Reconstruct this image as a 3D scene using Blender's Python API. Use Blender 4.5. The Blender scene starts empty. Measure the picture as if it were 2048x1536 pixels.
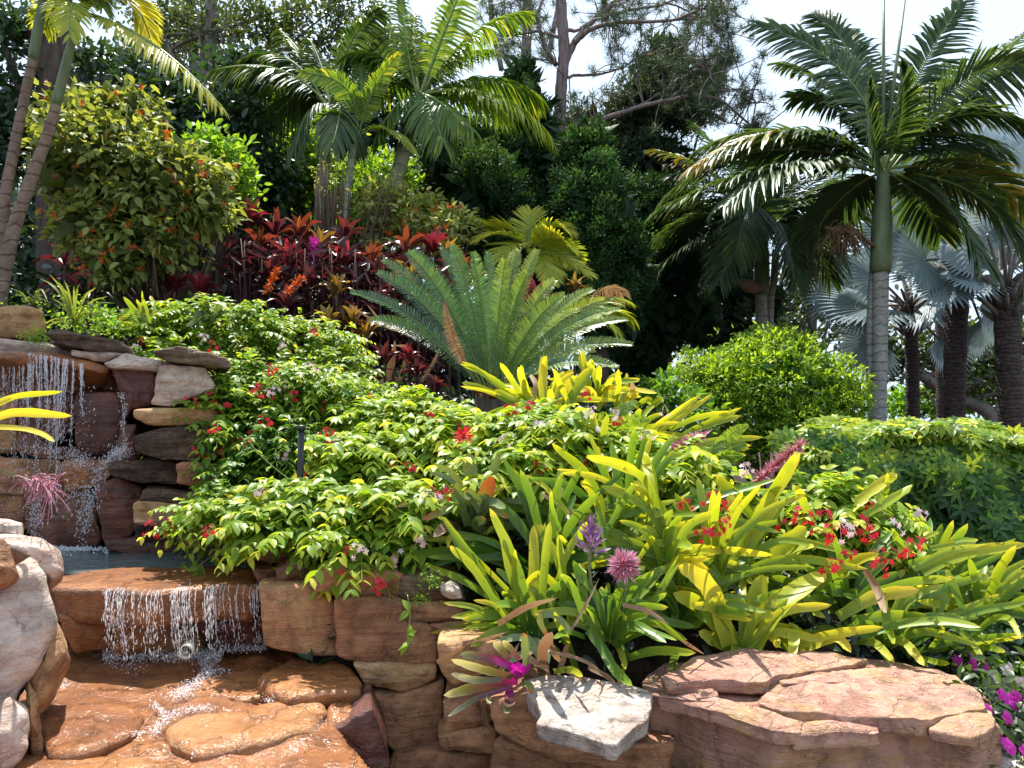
import bpy, math, random
import numpy as np
from mathutils import Vector, noise as mnoise

# ------------------------------------------------------------------ camera, world, sun, exposure
scene = bpy.context.scene
F = 1547.0            # focal length in pixels of the 2048 wide photograph
PITCH = math.radians(3.0)
CAMZ = 1.5
cam_d = bpy.data.cameras.new('camera')
cam_d.sensor_width = 36.0
cam_d.lens = 36.0 * F / 2048.0
cam_d.clip_start = 0.05
cam_d.clip_end = 2000
cam = bpy.data.objects.new('camera', cam_d)
scene.collection.objects.link(cam)
cam.location = (0, 0, CAMZ)
cam.rotation_euler = (math.pi / 2 + PITCH, 0, 0)
scene.camera = cam

SUN_EL = math.radians(66)
SUN_AZ = math.radians(-22)     # from straight ahead (+Y), negative = to the left
sun_dir = Vector((math.sin(SUN_AZ) * math.cos(SUN_EL), math.cos(SUN_AZ) * math.cos(SUN_EL), math.sin(SUN_EL)))
sl = bpy.data.lights.new('sun', 'SUN')
sl.energy = 5.0
sl.angle = math.radians(0.5)
sl.color = (1.0, 0.95, 0.86)
so = bpy.data.objects.new('sun', sl)
scene.collection.objects.link(so)
so.location = (0, 0, 30)
so.rotation_euler = (-sun_dir).to_track_quat('-Z', 'Y').to_euler()

w = bpy.data.worlds.new('World')
scene.world = w
w.use_nodes = True
nt = w.node_tree
nt.nodes.clear()
out = nt.nodes.new('ShaderNodeOutputWorld')
bg = nt.nodes.new('ShaderNodeBackground')
bg.inputs['Strength'].default_value = 0.062
sky = nt.nodes.new('ShaderNodeTexSky')
sky.sky_type = 'NISHITA'
sky.sun_disc = False
sky.sun_elevation = SUN_EL
sky.sun_rotation = SUN_AZ
sky.air_density = 1.0
sky.dust_density = 2.0
tc = nt.nodes.new('ShaderNodeTexCoord')
nz = nt.nodes.new('ShaderNodeTexNoise')
nz.inputs['Scale'].default_value = 1.6
nz.inputs['Detail'].default_value = 5
cr = nt.nodes.new('ShaderNodeValToRGB')
cr.color_ramp.elements[0].position = 0.38
cr.color_ramp.elements[0].color = (0.72, 0.72, 0.72, 1)
cr.color_ramp.elements[1].position = 0.62
cr.color_ramp.elements[1].color = (0.95, 0.95, 0.95, 1)
mx = nt.nodes.new('ShaderNodeMixRGB')
mx.inputs['Color2'].default_value = (7.3, 8.9, 11.0, 1)   # thin bright cloud veil
nt.links.new(tc.outputs['Generated'], nz.inputs['Vector'])
nt.links.new(nz.outputs['Fac'], cr.inputs['Fac'])
nt.links.new(cr.outputs['Color'], mx.inputs['Fac'])
nt.links.new(sky.outputs['Color'], mx.inputs['Color1'])
nt.links.new(mx.outputs['Color'], bg.inputs['Color'])
nt.links.new(bg.outputs['Background'], out.inputs['Surface'])

scene.view_settings.view_transform = 'Standard'
scene.view_settings.look = 'None'
scene.view_settings.exposure = 1.2
scene.view_settings.gamma = 1.0
scene.render.engine = 'CYCLES'
cy = scene.cycles
cy.max_bounces = 7
cy.diffuse_bounces = 4
cy.glossy_bounces = 2
cy.transmission_bounces = 5
cy.transparent_max_bounces = 6
cy.use_denoising = True
cy.caustics_reflective = False
cy.caustics_refractive = False
cy.sample_clamp_indirect = 6.0
scene.render.threads_mode = 'AUTO'

# ------------------------------------------------------------------ helpers
UP = np.array([0.0, 0.0, 1.0])
CP, SP = math.cos(PITCH), math.sin(PITCH)
CAM = np.array([0.0, 0.0, CAMZ])


def ray(u, v):
    a, b = (u - 1024) / F, (768 - v) / F
    return np.array([a, CP - b * SP, SP + b * CP])


def at(u, v, D):
    r = ray(u, v)
    return CAM + r * (D / r[1])


def on_z(u, v, z):
    r = ray(u, v)
    return CAM + r * ((z - CAMZ) / r[2])


def on_plane(u, v, p, n):
    r = ray(u, v)
    return CAM + r * (np.dot(p - CAM, n) / np.dot(r, n))


def zf(ox, oy, s=700 / 2048):
    return lambda x, y: (ox + x * s, oy + y * s)


def nrm(a):
    a = np.asarray(a, float)
    l = np.linalg.norm(a, axis=-1, keepdims=True)
    return a / np.maximum(l, 1e-9)


def sstep(a, b, x):
    t = np.clip((x - a) / (b - a), 0, 1)
    return t * t * (3 - 2 * t)


class Geo:
    def __init__(s):
        s.V, s.T, s.Q, s.R, s.mq, s.mt, s.n = [], [], [], [], [], [], 0

    def add(s, v, quads=None, tris=None, tint=0.5, mi=0):
        v = np.asarray(v, float).reshape(-1, 3)
        s.V.append(v)
        t = np.broadcast_to(np.asarray(tint, float), (len(v),)) if np.ndim(tint) < 2 else np.asarray(tint).ravel()
        s.T.append(t)
        if quads is not None and len(quads):
            q = np.asarray(quads, np.int64).reshape(-1, 4) + s.n
            s.Q.append(q); s.mq.append(np.full(len(q), mi))
        if tris is not None and len(tris):
            q = np.asarray(tris, np.int64).reshape(-1, 3) + s.n
            s.R.append(q); s.mt.append(np.full(len(q), mi))
        s.n += len(v)

    def build(s, name, mats, org=(0, 0, 0), smooth=True):
        me = bpy.data.meshes.new(name)
        V = np.concatenate(s.V) - np.asarray(org)
        Q = np.concatenate(s.Q) if s.Q else np.zeros((0, 4), int)
        R = np.concatenate(s.R) if s.R else np.zeros((0, 3), int)
        me.vertices.add(len(V)); me.vertices.foreach_set('co', V.ravel())
        lo = np.concatenate([Q.ravel(), R.ravel()]).astype(np.int32)
        me.loops.add(len(lo)); me.loops.foreach_set('vertex_index', lo)
        npg = len(Q) + len(R)
        tot = np.concatenate([np.full(len(Q), 4), np.full(len(R), 3)]).astype(np.int32)
        st = np.concatenate([[0], np.cumsum(tot)[:-1]]).astype(np.int32)
        me.polygons.add(npg)
        me.polygons.foreach_set('loop_start', st)
        me.polygons.foreach_set('loop_total', tot)
        mi = np.concatenate((s.mq or [np.zeros(0)]) + (s.mt or [np.zeros(0)])).astype(np.int32)
        me.polygons.foreach_set('material_index', mi)
        me.polygons.foreach_set('use_smooth', np.full(npg, smooth))
        a = me.attributes.new('tint', 'FLOAT', 'POINT')
        a.data.foreach_set('value', np.concatenate(s.T).astype(np.float32))
        me.update(calc_edges=True)
        for m in (mats if isinstance(mats, (list, tuple)) else [mats]):
            me.materials.append(m)
        return me


def part(name, G, mats, parent, label=None, smooth=True):
    o = bpy.data.objects.new(name, G.build(name, mats, np.array(parent.location), smooth))
    scene.collection.objects.link(o)
    o.parent = parent
    if label:
        o['label'] = label
    return o


def thing(name, loc, label, cat, group=None):
    o = bpy.data.objects.new(name, None)
    o.empty_display_size = 0.1
    scene.collection.objects.link(o)
    o.location = tuple(float(c) for c in loc)
    o['label'] = label
    o['category'] = cat
    if group:
        o['group'] = group
    return o


def solo(name, G, mats, loc, label=None, cat=None, group=None, kind=None, smooth=True):
    o = bpy.data.objects.new(name, G.build(name, mats, np.asarray(loc), smooth))
    scene.collection.objects.link(o)
    o.location = tuple(float(c) for c in loc)
    if label:
        o['label'] = label
    if cat:
        o['category'] = cat
    if group:
        o['group'] = group
    if kind:
        o['kind'] = kind
    return o


# ---- leaves -------------------------------------------------------
def tmpl(ts, ws, fold=0.15):
    """leaf template: rows along t, half widths; tip is a point. returns verts (t,s,h,tt) and faces"""
    v, rows = [], []
    for t, wd in zip(ts, ws):
        if wd <= 0.001:
            rows.append([len(v)]); v.append((t, 0, 0))
        else:
            rows.append([len(v), len(v) + 1, len(v) + 2])
            v += [(t, -wd, fold * wd * 2), (t, 0, 0), (t, wd, fold * wd * 2)]
    q, tr = [], []
    for a, b in zip(rows[:-1], rows[1:]):
        if len(a) == 3 and len(b) == 3:
            q += [(a[0], a[1], b[1], b[0]), (a[1], a[2], b[2], b[1])]
        elif len(a) == 1:
            tr += [(a[0], b[1], b[0]), (a[0], b[2], b[1])]
        else:
            tr += [(a[0], a[1], b[0]), (a[1], a[2], b[0])]
    return np.array(v, float), np.array(q, int).reshape(-1, 4), np.array(tr, int).reshape(-1, 3)


ELL = tmpl([0, .22, .58, 1], [0, .42, .44, 0])
BIG = tmpl([0, .12, .35, .62, .85, 1], [0, .3, .5, .44, .2, 0], .12)
DIA = tmpl([0, .45, 1], [0, .5, 0])
STRAP = tmpl([0, .3, .75, 1], [.22, .5, .4, 0], .25)
NEED = (np.array([(0, -.5, 0), (0, .5, 0), (1, 0, 0)], float), np.zeros((0, 4), int), np.array([(0, 1, 2)]))
LOBED = tmpl([0, .3, .6, .85, 1], [.3, .45, .5, .35, 0], .05)


def leaves(G, P, D, N, L, W, tint, T=ELL, curl=0.15, grav=0.0, mi=0, tipt=0.0):
    P, D, N = np.asarray(P, float), nrm(D), np.asarray(N, float)
    n = len(P)
    if n == 0:
        return
    S = nrm(np.cross(D, N))
    N = np.cross(S, D)
    L = np.broadcast_to(L, (n,)); W = np.broadcast_to(W, (n,))
    tv, q, tr = T
    t, s, h = tv[:, 0], tv[:, 1], tv[:, 2]
    X = (P[:, None, :] + D[:, None, :] * (L[:, None] * t)[..., None] + S[:, None, :] * (W[:, None] * s)[..., None]
         + N[:, None, :] * (W[:, None] * h - L[:, None] * curl * t * t)[..., None])
    if np.ndim(grav) or grav:
        X[..., 2] -= np.broadcast_to(grav, (n,))[:, None] * L[:, None] * t * t
    k = len(tv)
    off = (np.arange(n) * k)[:, None, None]
    tt = np.broadcast_to(np.asarray(tint, float), (n,))[:, None] + tipt * t[None, :]
    G.add(X.reshape(-1, 3), (q[None] + off).reshape(-1, 4), (tr[None] + off).reshape(-1, 3), tt.ravel(), mi)


def tube(G, pts, rad, sides=7, tint=0.5, mi=0, cap=True):
    pts = np.asarray(pts, float)
    n = len(pts)
    rad = np.broadcast_to(rad, (n,))
    tan = nrm(np.gradient(pts, axis=0))
    ref = np.array([0.3, 1, 0.1]) if abs(tan[0][2]) > .7 else UP
    s = nrm(np.cross(tan, ref)); b = np.cross(s, tan)
    an = np.arange(sides) / sides * 2 * math.pi
    X = pts[:, None, :] + rad[:, None, None] * (np.cos(an)[None, :, None] * s[:, None, :] + np.sin(an)[None, :, None] * b[:, None, :])
    i = np.arange(n - 1)[:, None] * sides; j = np.arange(sides)[None, :]; j2 = (j + 1) % sides
    q = np.stack([i + j, i + j2, i + sides + j2, i + sides + j], -1).reshape(-1, 4)
    V = X.reshape(-1, 3)
    tr = []
    if cap:
        V = np.concatenate([V, pts[[0, -1]]])
        a, b2 = n * sides, n * sides + 1
        for k in range(sides):
            tr.append((a, (k + 1) % sides, k))
            tr.append((b2, (n - 1) * sides + k, (n - 1) * sides + (k + 1) % sides))
    G.add(V, q, np.array(tr) if tr else None, tint, mi)


def curve(pts, n):
    """Catmull-Rom through points"""
    p = np.asarray(pts, float)
    if len(p) == 2:
        t = np.linspace(0, 1, n)[:, None]
        return p[0] * (1 - t) + p[1] * t
    p = np.concatenate([[2 * p[0] - p[1]], p, [2 * p[-1] - p[-2]]])
    m = len(p) - 3
    tt = np.linspace(0, m, n)
    i = np.minimum(tt.astype(int), m - 1)
    f = (tt - i)[:, None]
    a, b, c, d = p[i], p[i + 1], p[i + 2], p[i + 3]
    return 0.5 * (2 * b + (c - a) * f + (2 * a - 5 * b + 4 * c - d) * f ** 2 + (3 * b - a - 3 * c + d) * f ** 3)


def bez(a, b, c, n):
    t = np.linspace(0, 1, n)[:, None]
    return a * (1 - t) ** 2 + 2 * b * t * (1 - t) + c * t * t


def frond(G, a, b, c, n, ll, lw, rng, roll=0.0, lift=0.3, droop=0.25, start=0.15, tint=0.5, tipt=0.0, rr=0.012,
          ang=(75, 25), T=STRAP, tj=0.12, prof=None, mi_r=1, side_ref=None, miss=0.0):
    """pinnate frond along the bezier a-b-c: n leaflet pairs of length ll, width lw"""
    path = bez(a, b, c, 24)
    tube(G, path, np.linspace(rr, rr * .25, 24), 5, 0.5, mi_r)
    tt = np.linspace(start, 0.99, n)
    P = bez(a, b, c, 400)[(tt * 399).astype(int)]
    tan = nrm(np.gradient(bez(a, b, c, 400), axis=0))[(tt * 399).astype(int)]
    ref = UP if side_ref is None else side_ref
    S = np.cross(tan, np.broadcast_to(ref, tan.shape))
    bad = np.linalg.norm(S, axis=1) < .15
    S[bad] = S[bad] + np.array([.3, 0, 0])
    S = nrm(S)
    N = np.cross(S, tan)
    cr_, sr_ = math.cos(roll), math.sin(roll)
    S, N = S * cr_ + N * sr_, N * cr_ - S * sr_
    x = (tt - start) / (1 - start)
    pr = (np.sin(np.clip(x * .93 + .09, 0, 1) * math.pi) ** .5) if prof is None else prof(x)
    an = np.radians(ang[0] + (ang[1] - ang[0]) * x)
    for sg in (-1, 1):
        keep = rng.random(n) >= miss
        a2 = an + rng.normal(0, .05, n)
        lf = lift + rng.normal(0, .06, n)
        D = tan * np.cos(a2)[:, None] + (S * sg) * (np.sin(a2) * np.cos(lf))[:, None] + N * (np.sin(a2) * np.sin(lf))[:, None]
        NN = N * np.cos(lf)[:, None] - S * sg * np.sin(lf)[:, None]
        L = ll * np.maximum(pr, .15) * (1 + rng.normal(0, .05, n))
        g = droop * (0.7 + .6 * rng.random(n))
        leaves(G, P[keep], D[keep], NN[keep], L[keep], lw, (tint + rng.normal(0, tj, n) + tipt * x)[keep], T, .05, g[keep], 0, .12)


def fract(p, o=4):
    return mnoise.fractal(p, 1.0, 2.1, o)


# ---- rocks --------------------------------------------------------
def resample(o, m):
    o = np.asarray(o, float)
    for _ in range(1):  # one corner cutting pass
        nx = np.roll(o, -1, 0)
        o = np.stack([o * .92 + nx * .08, o * .08 + nx * .92], 1).reshape(-1, 3)
    c = np.concatenate([o, o[:1]])
    d = np.concatenate([[0], np.cumsum(np.linalg.norm(np.diff(c, axis=0), axis=1))])
    s = np.linspace(0, d[-1], m, endpoint=False)
    return np.stack([np.interp(s, d, c[:, k]) for k in range(3)], 1)


def rock(G, outline, n, thick, rnd=.03, bulge=.02, amp=.02, freq=5.0, m=72, seed=0, strata=0.0, under=.9, top=0.0, nin=8):
    """a stone whose visible face has the given outline; n is the outward normal of that face"""
    o = resample(outline, m)
    n = nrm(n)
    c = o.mean(0)
    size = np.linalg.norm(o - c, axis=1).mean()
    r = min(rnd, size * .4)
    k = r / size
    rings = [(under * .6, -thick), (under, -thick * .97)]
    for q in (.8, .6, .42, .27):
        if thick * q > r * 1.2:
            rings.append((1.0 - (1 - under) * (q ** 1.5), -thick * q))
    for a in (0, 30, 60, 90):
        ra = math.radians(a)
        rings.append((1 - k * (1 - math.cos(ra)), -r * (1 - math.sin(ra))))
    e = 1 - k
    for i in range(1, nin):
        s = e * (1 - i / nin)
        rings.append((s, bulge * (1 - (s / e) ** 2)))
    off = Vector((seed * 7.13, seed * 3.71, seed * 5.9))
    V = []
    for s, h in rings:
        ins = c + (o - c) * s + n * h
        V.append(ins)
    V = np.concatenate(V + [[c - n * thick], [c + n * bulge]])
    R = nrm(V - (c - n * thick * .5))
    for i in range(len(V)):
        p = Vector(V[i])
        q = p * freq + off
        d = mnoise.noise_vector(q) * 0.8 + mnoise.noise_vector(q * 2.7) * .35 + mnoise.noise_vector(q * 7.0) * .13
        V[i] += np.array(d) * amp
        if strata:
            st = fract(Vector((p.x * 1.5, p.y * 1.5, p.z * 26)) + off, 3)
            V[i] += R[i] * np.array([1, 1, .15]) * strata * st
        if top:   # broken, stepped upper face
            tv = fract(Vector((p.x * 3.2, p.y * 4.5, .3)) + off, 4)
            V[i][2] += top * (math.floor(tv * 3.0) / 3.0) * max(0.0, float(np.dot(R[i], n)))
    nr = len(rings)
    i = np.arange(nr - 1)[:, None] * m; j = np.arange(m)[None, :]; j2 = (j + 1) % m
    q = np.stack([i + j, i + j2, i + m + j2, i + m + j], -1).reshape(-1, 4)
    a, b = nr * m, nr * m + 1
    jj = np.arange(m)
    tr = np.concatenate([np.stack([np.full(m, a), (jj + 1) % m, jj], 1),
                         np.stack([np.full(m, b), (nr - 1) * m + jj, (nr - 1) * m + (jj + 1) % m], 1)])
    # orient: outline may be clockwise
    ar = np.dot(np.cross(o - c, np.roll(o, -1, 0) - c).sum(0), n)
    if ar < 0:
        q = q[:, ::-1]; tr = tr[:, ::-1]
    G.add(V, q, tr, 0.5)
    return c


# ------------------------------------------------------------------ materials
def mat(name):
    m = bpy.data.materials.new(name)
    m.use_nodes = True
    t = m.node_tree
    t.nodes.clear()
    o = t.nodes.new('ShaderNodeOutputMaterial')
    return m, t, o


def node(t, kind, **kw):
    n = t.nodes.new(kind)
    for k, v in kw.items():
        if k in n.inputs:
            n.inputs[k].default_value = v
        else:
            setattr(n, k, v)
    return n


def ramp(t, stops, interp='LINEAR'):
    r = t.nodes.new('ShaderNodeValToRGB')
    cr = r.color_ramp
    cr.interpolation = interp
    while len(cr.elements) < len(stops):
        cr.elements.new(.5)
    for e, (p, c) in zip(cr.elements, stops):
        e.position = p
        e.color = (*c, 1)
    return r


def leafmat(name, stops, trans=.45, tcol=1.6, rough=.42, spec=.5, spots=0.0, tshift=(1.15, 1.0, .35)):
    """leaf: colour picked by the leaf's own tint value; diffuse + gloss + light through the blade"""
    m, t, o = mat(name)
    at_ = node(t, 'ShaderNodeAttribute', attribute_name='tint')
    geo = t.nodes.new('ShaderNodeTexCoord')
    nz = node(t, 'ShaderNodeTexNoise', Scale=9.0, Detail=3.0)
    t.links.new(geo.outputs['Object'], nz.inputs['Vector'])
    ad = node(t, 'ShaderNodeMath', operation='MULTIPLY_ADD')
    t.links.new(nz.outputs['Fac'], ad.inputs[0]); ad.inputs[1].default_value = .35
    sb = node(t, 'ShaderNodeMath', operation='SUBTRACT')
    t.links.new(at_.outputs['Fac'], sb.inputs[0]); sb.inputs[1].default_value = .17
    t.links.new(sb.outputs[0], ad.inputs[2])
    r = ramp(t, stops)
    t.links.new(ad.outputs[0], r.inputs['Fac'])
    col = r.outputs['Color']
    if spots:
        nz2 = node(t, 'ShaderNodeTexNoise', Scale=42.0, Detail=2.0)
        t.links.new(geo.outputs['Object'], nz2.inputs['Vector'])
        r2 = ramp(t, [(0.66, (0, 0, 0)), (0.74, (spots,) * 3)])
        t.links.new(nz2.outputs['Fac'], r2.inputs['Fac'])
        mm = node(t, 'ShaderNodeMixRGB', Color2=(.12, .06, .02, 1))
        t.links.new(r2.outputs['Color'], mm.inputs['Fac']); t.links.new(col, mm.inputs['Color1'])
        col = mm.outputs['Color']
    p = node(t, 'ShaderNodeBsdfPrincipled', Roughness=rough)
    p.inputs['Specular IOR Level'].default_value = spec
    t.links.new(col, p.inputs['Base Color'])
    tl = t.nodes.new('ShaderNodeBsdfTranslucent')
    mu = node(t, 'ShaderNodeMixRGB', blend_type='MULTIPLY', Fac=1.0, Color2=(tcol * tshift[0], tcol * tshift[1], tcol * tshift[2], 1))
    t.links.new(col, mu.inputs['Color1']); t.links.new(mu.outputs['Color'], tl.inputs['Color'])
    mix = node(t, 'ShaderNodeMixShader', Fac=trans)
    t.links.new(p.outputs[0], mix.inputs[1]); t.links.new(tl.outputs[0], mix.inputs[2])
    t.links.new(mix.outputs[0], o.inputs['Surface'])
    return m


def rockmat(name, stops, rough=.75, bump=.5, scale=4.0, strata=18.0, wet=0.0, spec=.3, dark=.55, glint=0.0, pale=.0):
    m, t, o = mat(name)
    tcn = t.nodes.new('ShaderNodeTexCoord')
    oi = t.nodes.new('ShaderNodeObjectInfo')
    mp = node(t, 'ShaderNodeVectorMath', operation='ADD')
    sc = node(t, 'ShaderNodeVectorMath', operation='SCALE')
    cmb = t.nodes.new('ShaderNodeCombineXYZ')
    for i in range(3):
        t.links.new(oi.outputs['Random'], cmb.inputs[i])
    t.links.new(cmb.outputs[0], sc.inputs[0]); sc.inputs['Scale'].default_value = 37.0
    t.links.new(tcn.outputs['Object'], mp.inputs[0]); t.links.new(sc.outputs[0], mp.inputs[1])
    n1 = node(t, 'ShaderNodeTexNoise', Scale=scale, Detail=8.0, Roughness=.6, Distortion=.6)
    t.links.new(mp.outputs[0], n1.inputs['Vector'])
    # bedding: noise stretched along the horizontal
    st = node(t, 'ShaderNodeMapping')
    st.inputs['Scale'].default_value = (2.0, 2.0, strata)
    st.inputs['Rotation'].default_value = (.12, -.08, 0)
    t.links.new(mp.outputs[0], st.inputs['Vector'])
    n2 = node(t, 'ShaderNodeTexNoise', Scale=1.3, Detail=6.0, Roughness=.65)
    t.links.new(st.outputs[0], n2.inputs['Vector'])
    mixf = node(t, 'ShaderNodeMath', operation='MULTIPLY_ADD')
    t.links.new(n2.outputs['Fac'], mixf.inputs[0]); mixf.inputs[1].default_value = .6
    h = node(t, 'ShaderNodeMath', operation='MULTIPLY'); t.links.new(n1.outputs['Fac'], h.inputs[0]); h.inputs[1].default_value = .75
    t.links.new(h.outputs[0], mixf.inputs[2])
    rr = node(t, 'ShaderNodeMath', operation='MULTIPLY_ADD')
    t.links.new(oi.outputs['Random'], rr.inputs[0]); rr.inputs[1].default_value = .22
    t.links.new(mixf.outputs[0], rr.inputs[2])
    s2 = node(t, 'ShaderNodeMath', operation='SUBTRACT'); t.links.new(rr.outputs[0], s2.inputs[0]); s2.inputs[1].default_value = .28
    r = ramp(t, stops)
    t.links.new(s2.outputs[0], r.inputs['Fac'])
    # dark stains
    n3 = node(t, 'ShaderNodeTexNoise', Scale=scale * 2.3, Detail=7.0, Roughness=.7)
    t.links.new(mp.outputs[0], n3.inputs['Vector'])
    r3 = ramp(t, [(.36, (1 - dark,) * 3), (.56, (1, 1, 1))])
    t.links.new(n3.outputs['Fac'], r3.inputs['Fac'])
    mu = node(t, 'ShaderNodeMixRGB', blend_type='MULTIPLY', Fac=1.0)
    t.links.new(r.outputs['Color'], mu.inputs['Color1']); t.links.new(r3.outputs['Color'], mu.inputs['Color2'])
    p = node(t, 'ShaderNodeBsdfPrincipled', Roughness=rough)
    p.inputs['Specular IOR Level'].default_value = spec
    # fine dark fissures and lichen pale flecks
    vf = node(t, 'ShaderNodeTexVoronoi', feature='DISTANCE_TO_EDGE', Scale=scale * 1.3)
    df = node(t, 'ShaderNodeMixRGB', Fac=.3)
    t.links.new(st.outputs[0], df.inputs['Color1']); t.links.new(n1.outputs['Color'], df.inputs['Color2'])
    sf = node(t, 'ShaderNodeVectorMath', operation='MULTIPLY'); sf.inputs[1].default_value = (.6, .6, .25)
    t.links.new(df.outputs['Color'], sf.inputs[0]); t.links.new(sf.outputs[0], vf.inputs['Vector'])
    rf_ = ramp(t, [(0, (.3, .26, .24)), (.012, (1, 1, 1))])
    t.links.new(vf.outputs['Distance'], rf_.inputs['Fac'])
    mf = node(t, 'ShaderNodeMixRGB', blend_type='MULTIPLY', Fac=.75)
    t.links.new(mu.outputs['Color'], mf.inputs['Color1']); t.links.new(rf_.outputs['Color'], mf.inputs['Color2'])
    nl = node(t, 'ShaderNodeTexNoise', Scale=scale * 5, Detail=9.0, Roughness=.75)
    t.links.new(st.outputs[0], nl.inputs['Vector'])
    rl = ramp(t, [(.56, (0, 0, 0)), (.68, (pale,) * 3)])
    t.links.new(nl.outputs['Fac'], rl.inputs['Fac'])
    ml = node(t, 'ShaderNodeMixRGB', Color2=(.68, .6, .56, 1))
    t.links.new(rl.outputs['Color'], ml.inputs['Fac']); t.links.new(mf.outputs['Color'], ml.inputs['Color1'])
    t.links.new(ml.outputs['Color'], p.inputs['Base Color'])
    if wet:
        p.inputs['Coat Weight'].default_value = wet
        p.inputs['Coat Roughness'].default_value = .12
    n4 = node(t, 'ShaderNodeTexNoise', Scale=scale * 9, Detail=8.0, Roughness=.7)
    t.links.new(mp.outputs[0], n4.inputs['Vector'])
    hh = node(t, 'ShaderNodeMath', operation='ADD')
    t.links.new(n4.outputs['Fac'], hh.inputs[0])
    h2 = node(t, 'ShaderNodeMath', operation='MULTIPLY'); t.links.new(n2.outputs['Fac'], h2.inputs[0]); h2.inputs[1].default_value = 2.0
    t.links.new(h2.outputs[0], hh.inputs[1])
    # cracks
    vo = node(t, 'ShaderNodeTexVoronoi', feature='DISTANCE_TO_EDGE', Scale=scale * .9)
    dv = node(t, 'ShaderNodeMixRGB', Fac=.25)
    t.links.new(mp.outputs[0], dv.inputs['Color1']); t.links.new(n1.outputs['Color'], dv.inputs['Color2'])
    t.links.new(dv.outputs['Color'], vo.inputs['Vector'])
    rv = ramp(t, [(0, (0, 0, 0)), (.025, (1, 1, 1))])
    t.links.new(vo.outputs['Distance'], rv.inputs['Fac'])
    h3 = node(t, 'ShaderNodeMath', operation='MULTIPLY_ADD'); t.links.new(rv.outputs['Color'], h3.inputs[0]); h3.inputs[1].default_value = .5
    t.links.new(hh.outputs[0], h3.inputs[2])
    bp = node(t, 'ShaderNodeBump', Strength=bump, Distance=.03)
    t.links.new(h3.outputs[0], bp.inputs['Height'])
    t.links.new(bp.outputs[0], p.inputs['Normal'])
    if wet:
        n5 = node(t, 'ShaderNodeTexNoise', Scale=scale * 16, Detail=4.0)
        t.links.new(mp.outputs[0], n5.inputs['Vector'])
        b2 = node(t, 'ShaderNodeBump', Strength=.35 + glint, Distance=.012)
        t.links.new(n5.outputs['Fac'], b2.inputs['Height'])
        t.links.new(b2.outputs[0], p.inputs['Coat Normal'])
    t.links.new(p.outputs[0], o.inputs['Surface'])
    return m


def barkmat(name, c1, c2, ring=0.0, scale=14.0, rough=.85, ringw=.06):
    m, t, o = mat(name)
    tcn = t.nodes.new('ShaderNodeTexCoord')
    mp = node(t, 'ShaderNodeMapping')
    mp.inputs['Scale'].default_value = (1, 1, .25) if not ring else (1, 1, 1)
    t.links.new(tcn.outputs['Object'], mp.inputs['Vector'])
    n1 = node(t, 'ShaderNodeTexNoise', Scale=scale, Detail=7.0, Roughness=.65)
    t.links.new(mp.outputs[0], n1.inputs['Vector'])
    r = ramp(t, [(.3, c1), (.7, c2)])
    t.links.new(n1.outputs['Fac'], r.inputs['Fac'])
    p = node(t, 'ShaderNodeBsdfPrincipled', Roughness=rough)
    p.inputs['Specular IOR Level'].default_value = .25
    col = r.outputs['Color']
    bh = n1.outputs['Fac']
    if ring:
        sx = t.nodes.new('ShaderNodeSeparateXYZ')
        t.links.new(tcn.outputs['Object'], sx.inputs[0])
        n2 = node(t, 'ShaderNodeTexNoise', Scale=5.0)
        t.links.new(tcn.outputs['Object'], n2.inputs['Vector'])
        a = node(t, 'ShaderNodeMath', operation='MULTIPLY_ADD'); t.links.new(n2.outputs['Fac'], a.inputs[0]); a.inputs[1].default_value = .17
        t.links.new(sx.outputs['Z'], a.inputs[2])
        b = node(t, 'ShaderNodeMath', operation='MULTIPLY'); t.links.new(a.outputs[0], b.inputs[0]); b.inputs[1].default_value = 1 / ring
        f = node(t, 'ShaderNodeMath', operation='FRACT'); t.links.new(b.outputs[0], f.inputs[0])
        rr = ramp(t, [(0, (.35, .35, .35)), (ringw * 2, (1, 1, 1)), (.9, (.95, .95, .95)), (1.0, (.5, .5, .5))])
        t.links.new(f.outputs[0], rr.inputs['Fac'])
        mu = node(t, 'ShaderNodeMixRGB', blend_type='MULTIPLY', Fac=.85)
        t.links.new(col, mu.inputs['Color1']); t.links.new(rr.outputs['Color'], mu.inputs['Color2'])
        col = mu.outputs['Color']
        hs = node(t, 'ShaderNodeMath', operation='ADD'); t.links.new(rr.outputs['Color'], hs.inputs[0]); t.links.new(n1.outputs['Fac'], hs.inputs[1])
        bh = hs.outputs[0]
    t.links.new(col, p.inputs['Base Color'])
    bp = node(t, 'ShaderNodeBump', Strength=.6, Distance=.02)
    t.links.new(bh, bp.inputs['Height']); t.links.new(bp.outputs[0], p.inputs['Normal'])
    t.links.new(p.outputs[0], o.inputs['Surface'])
    return m


def plain(name, c, rough=.5, spec=.5):
    m, t, o = mat(name)
    p = node(t, 'ShaderNodeBsdfPrincipled', Roughness=rough)
    p.inputs['Base Color'].default_value = (*c, 1)
    p.inputs['Specular IOR Level'].default_value = spec
    tcn = t.nodes.new('ShaderNodeTexCoord')
    n1 = node(t, 'ShaderNodeTexNoise', Scale=30.0, Detail=4.0)
    t.links.new(tcn.outputs['Object'], n1.inputs['Vector'])
    r = ramp(t, [(.3, tuple(x * .75 for x in c)), (.7, tuple(min(1, x * 1.2) for x in c))])
    t.links.new(n1.outputs['Fac'], r.inputs['Fac']); t.links.new(r.outputs['Color'], p.inputs['Base Color'])
    t.links.new(p.outputs[0], o.inputs['Surface'])
    return m


M = {}
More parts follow.
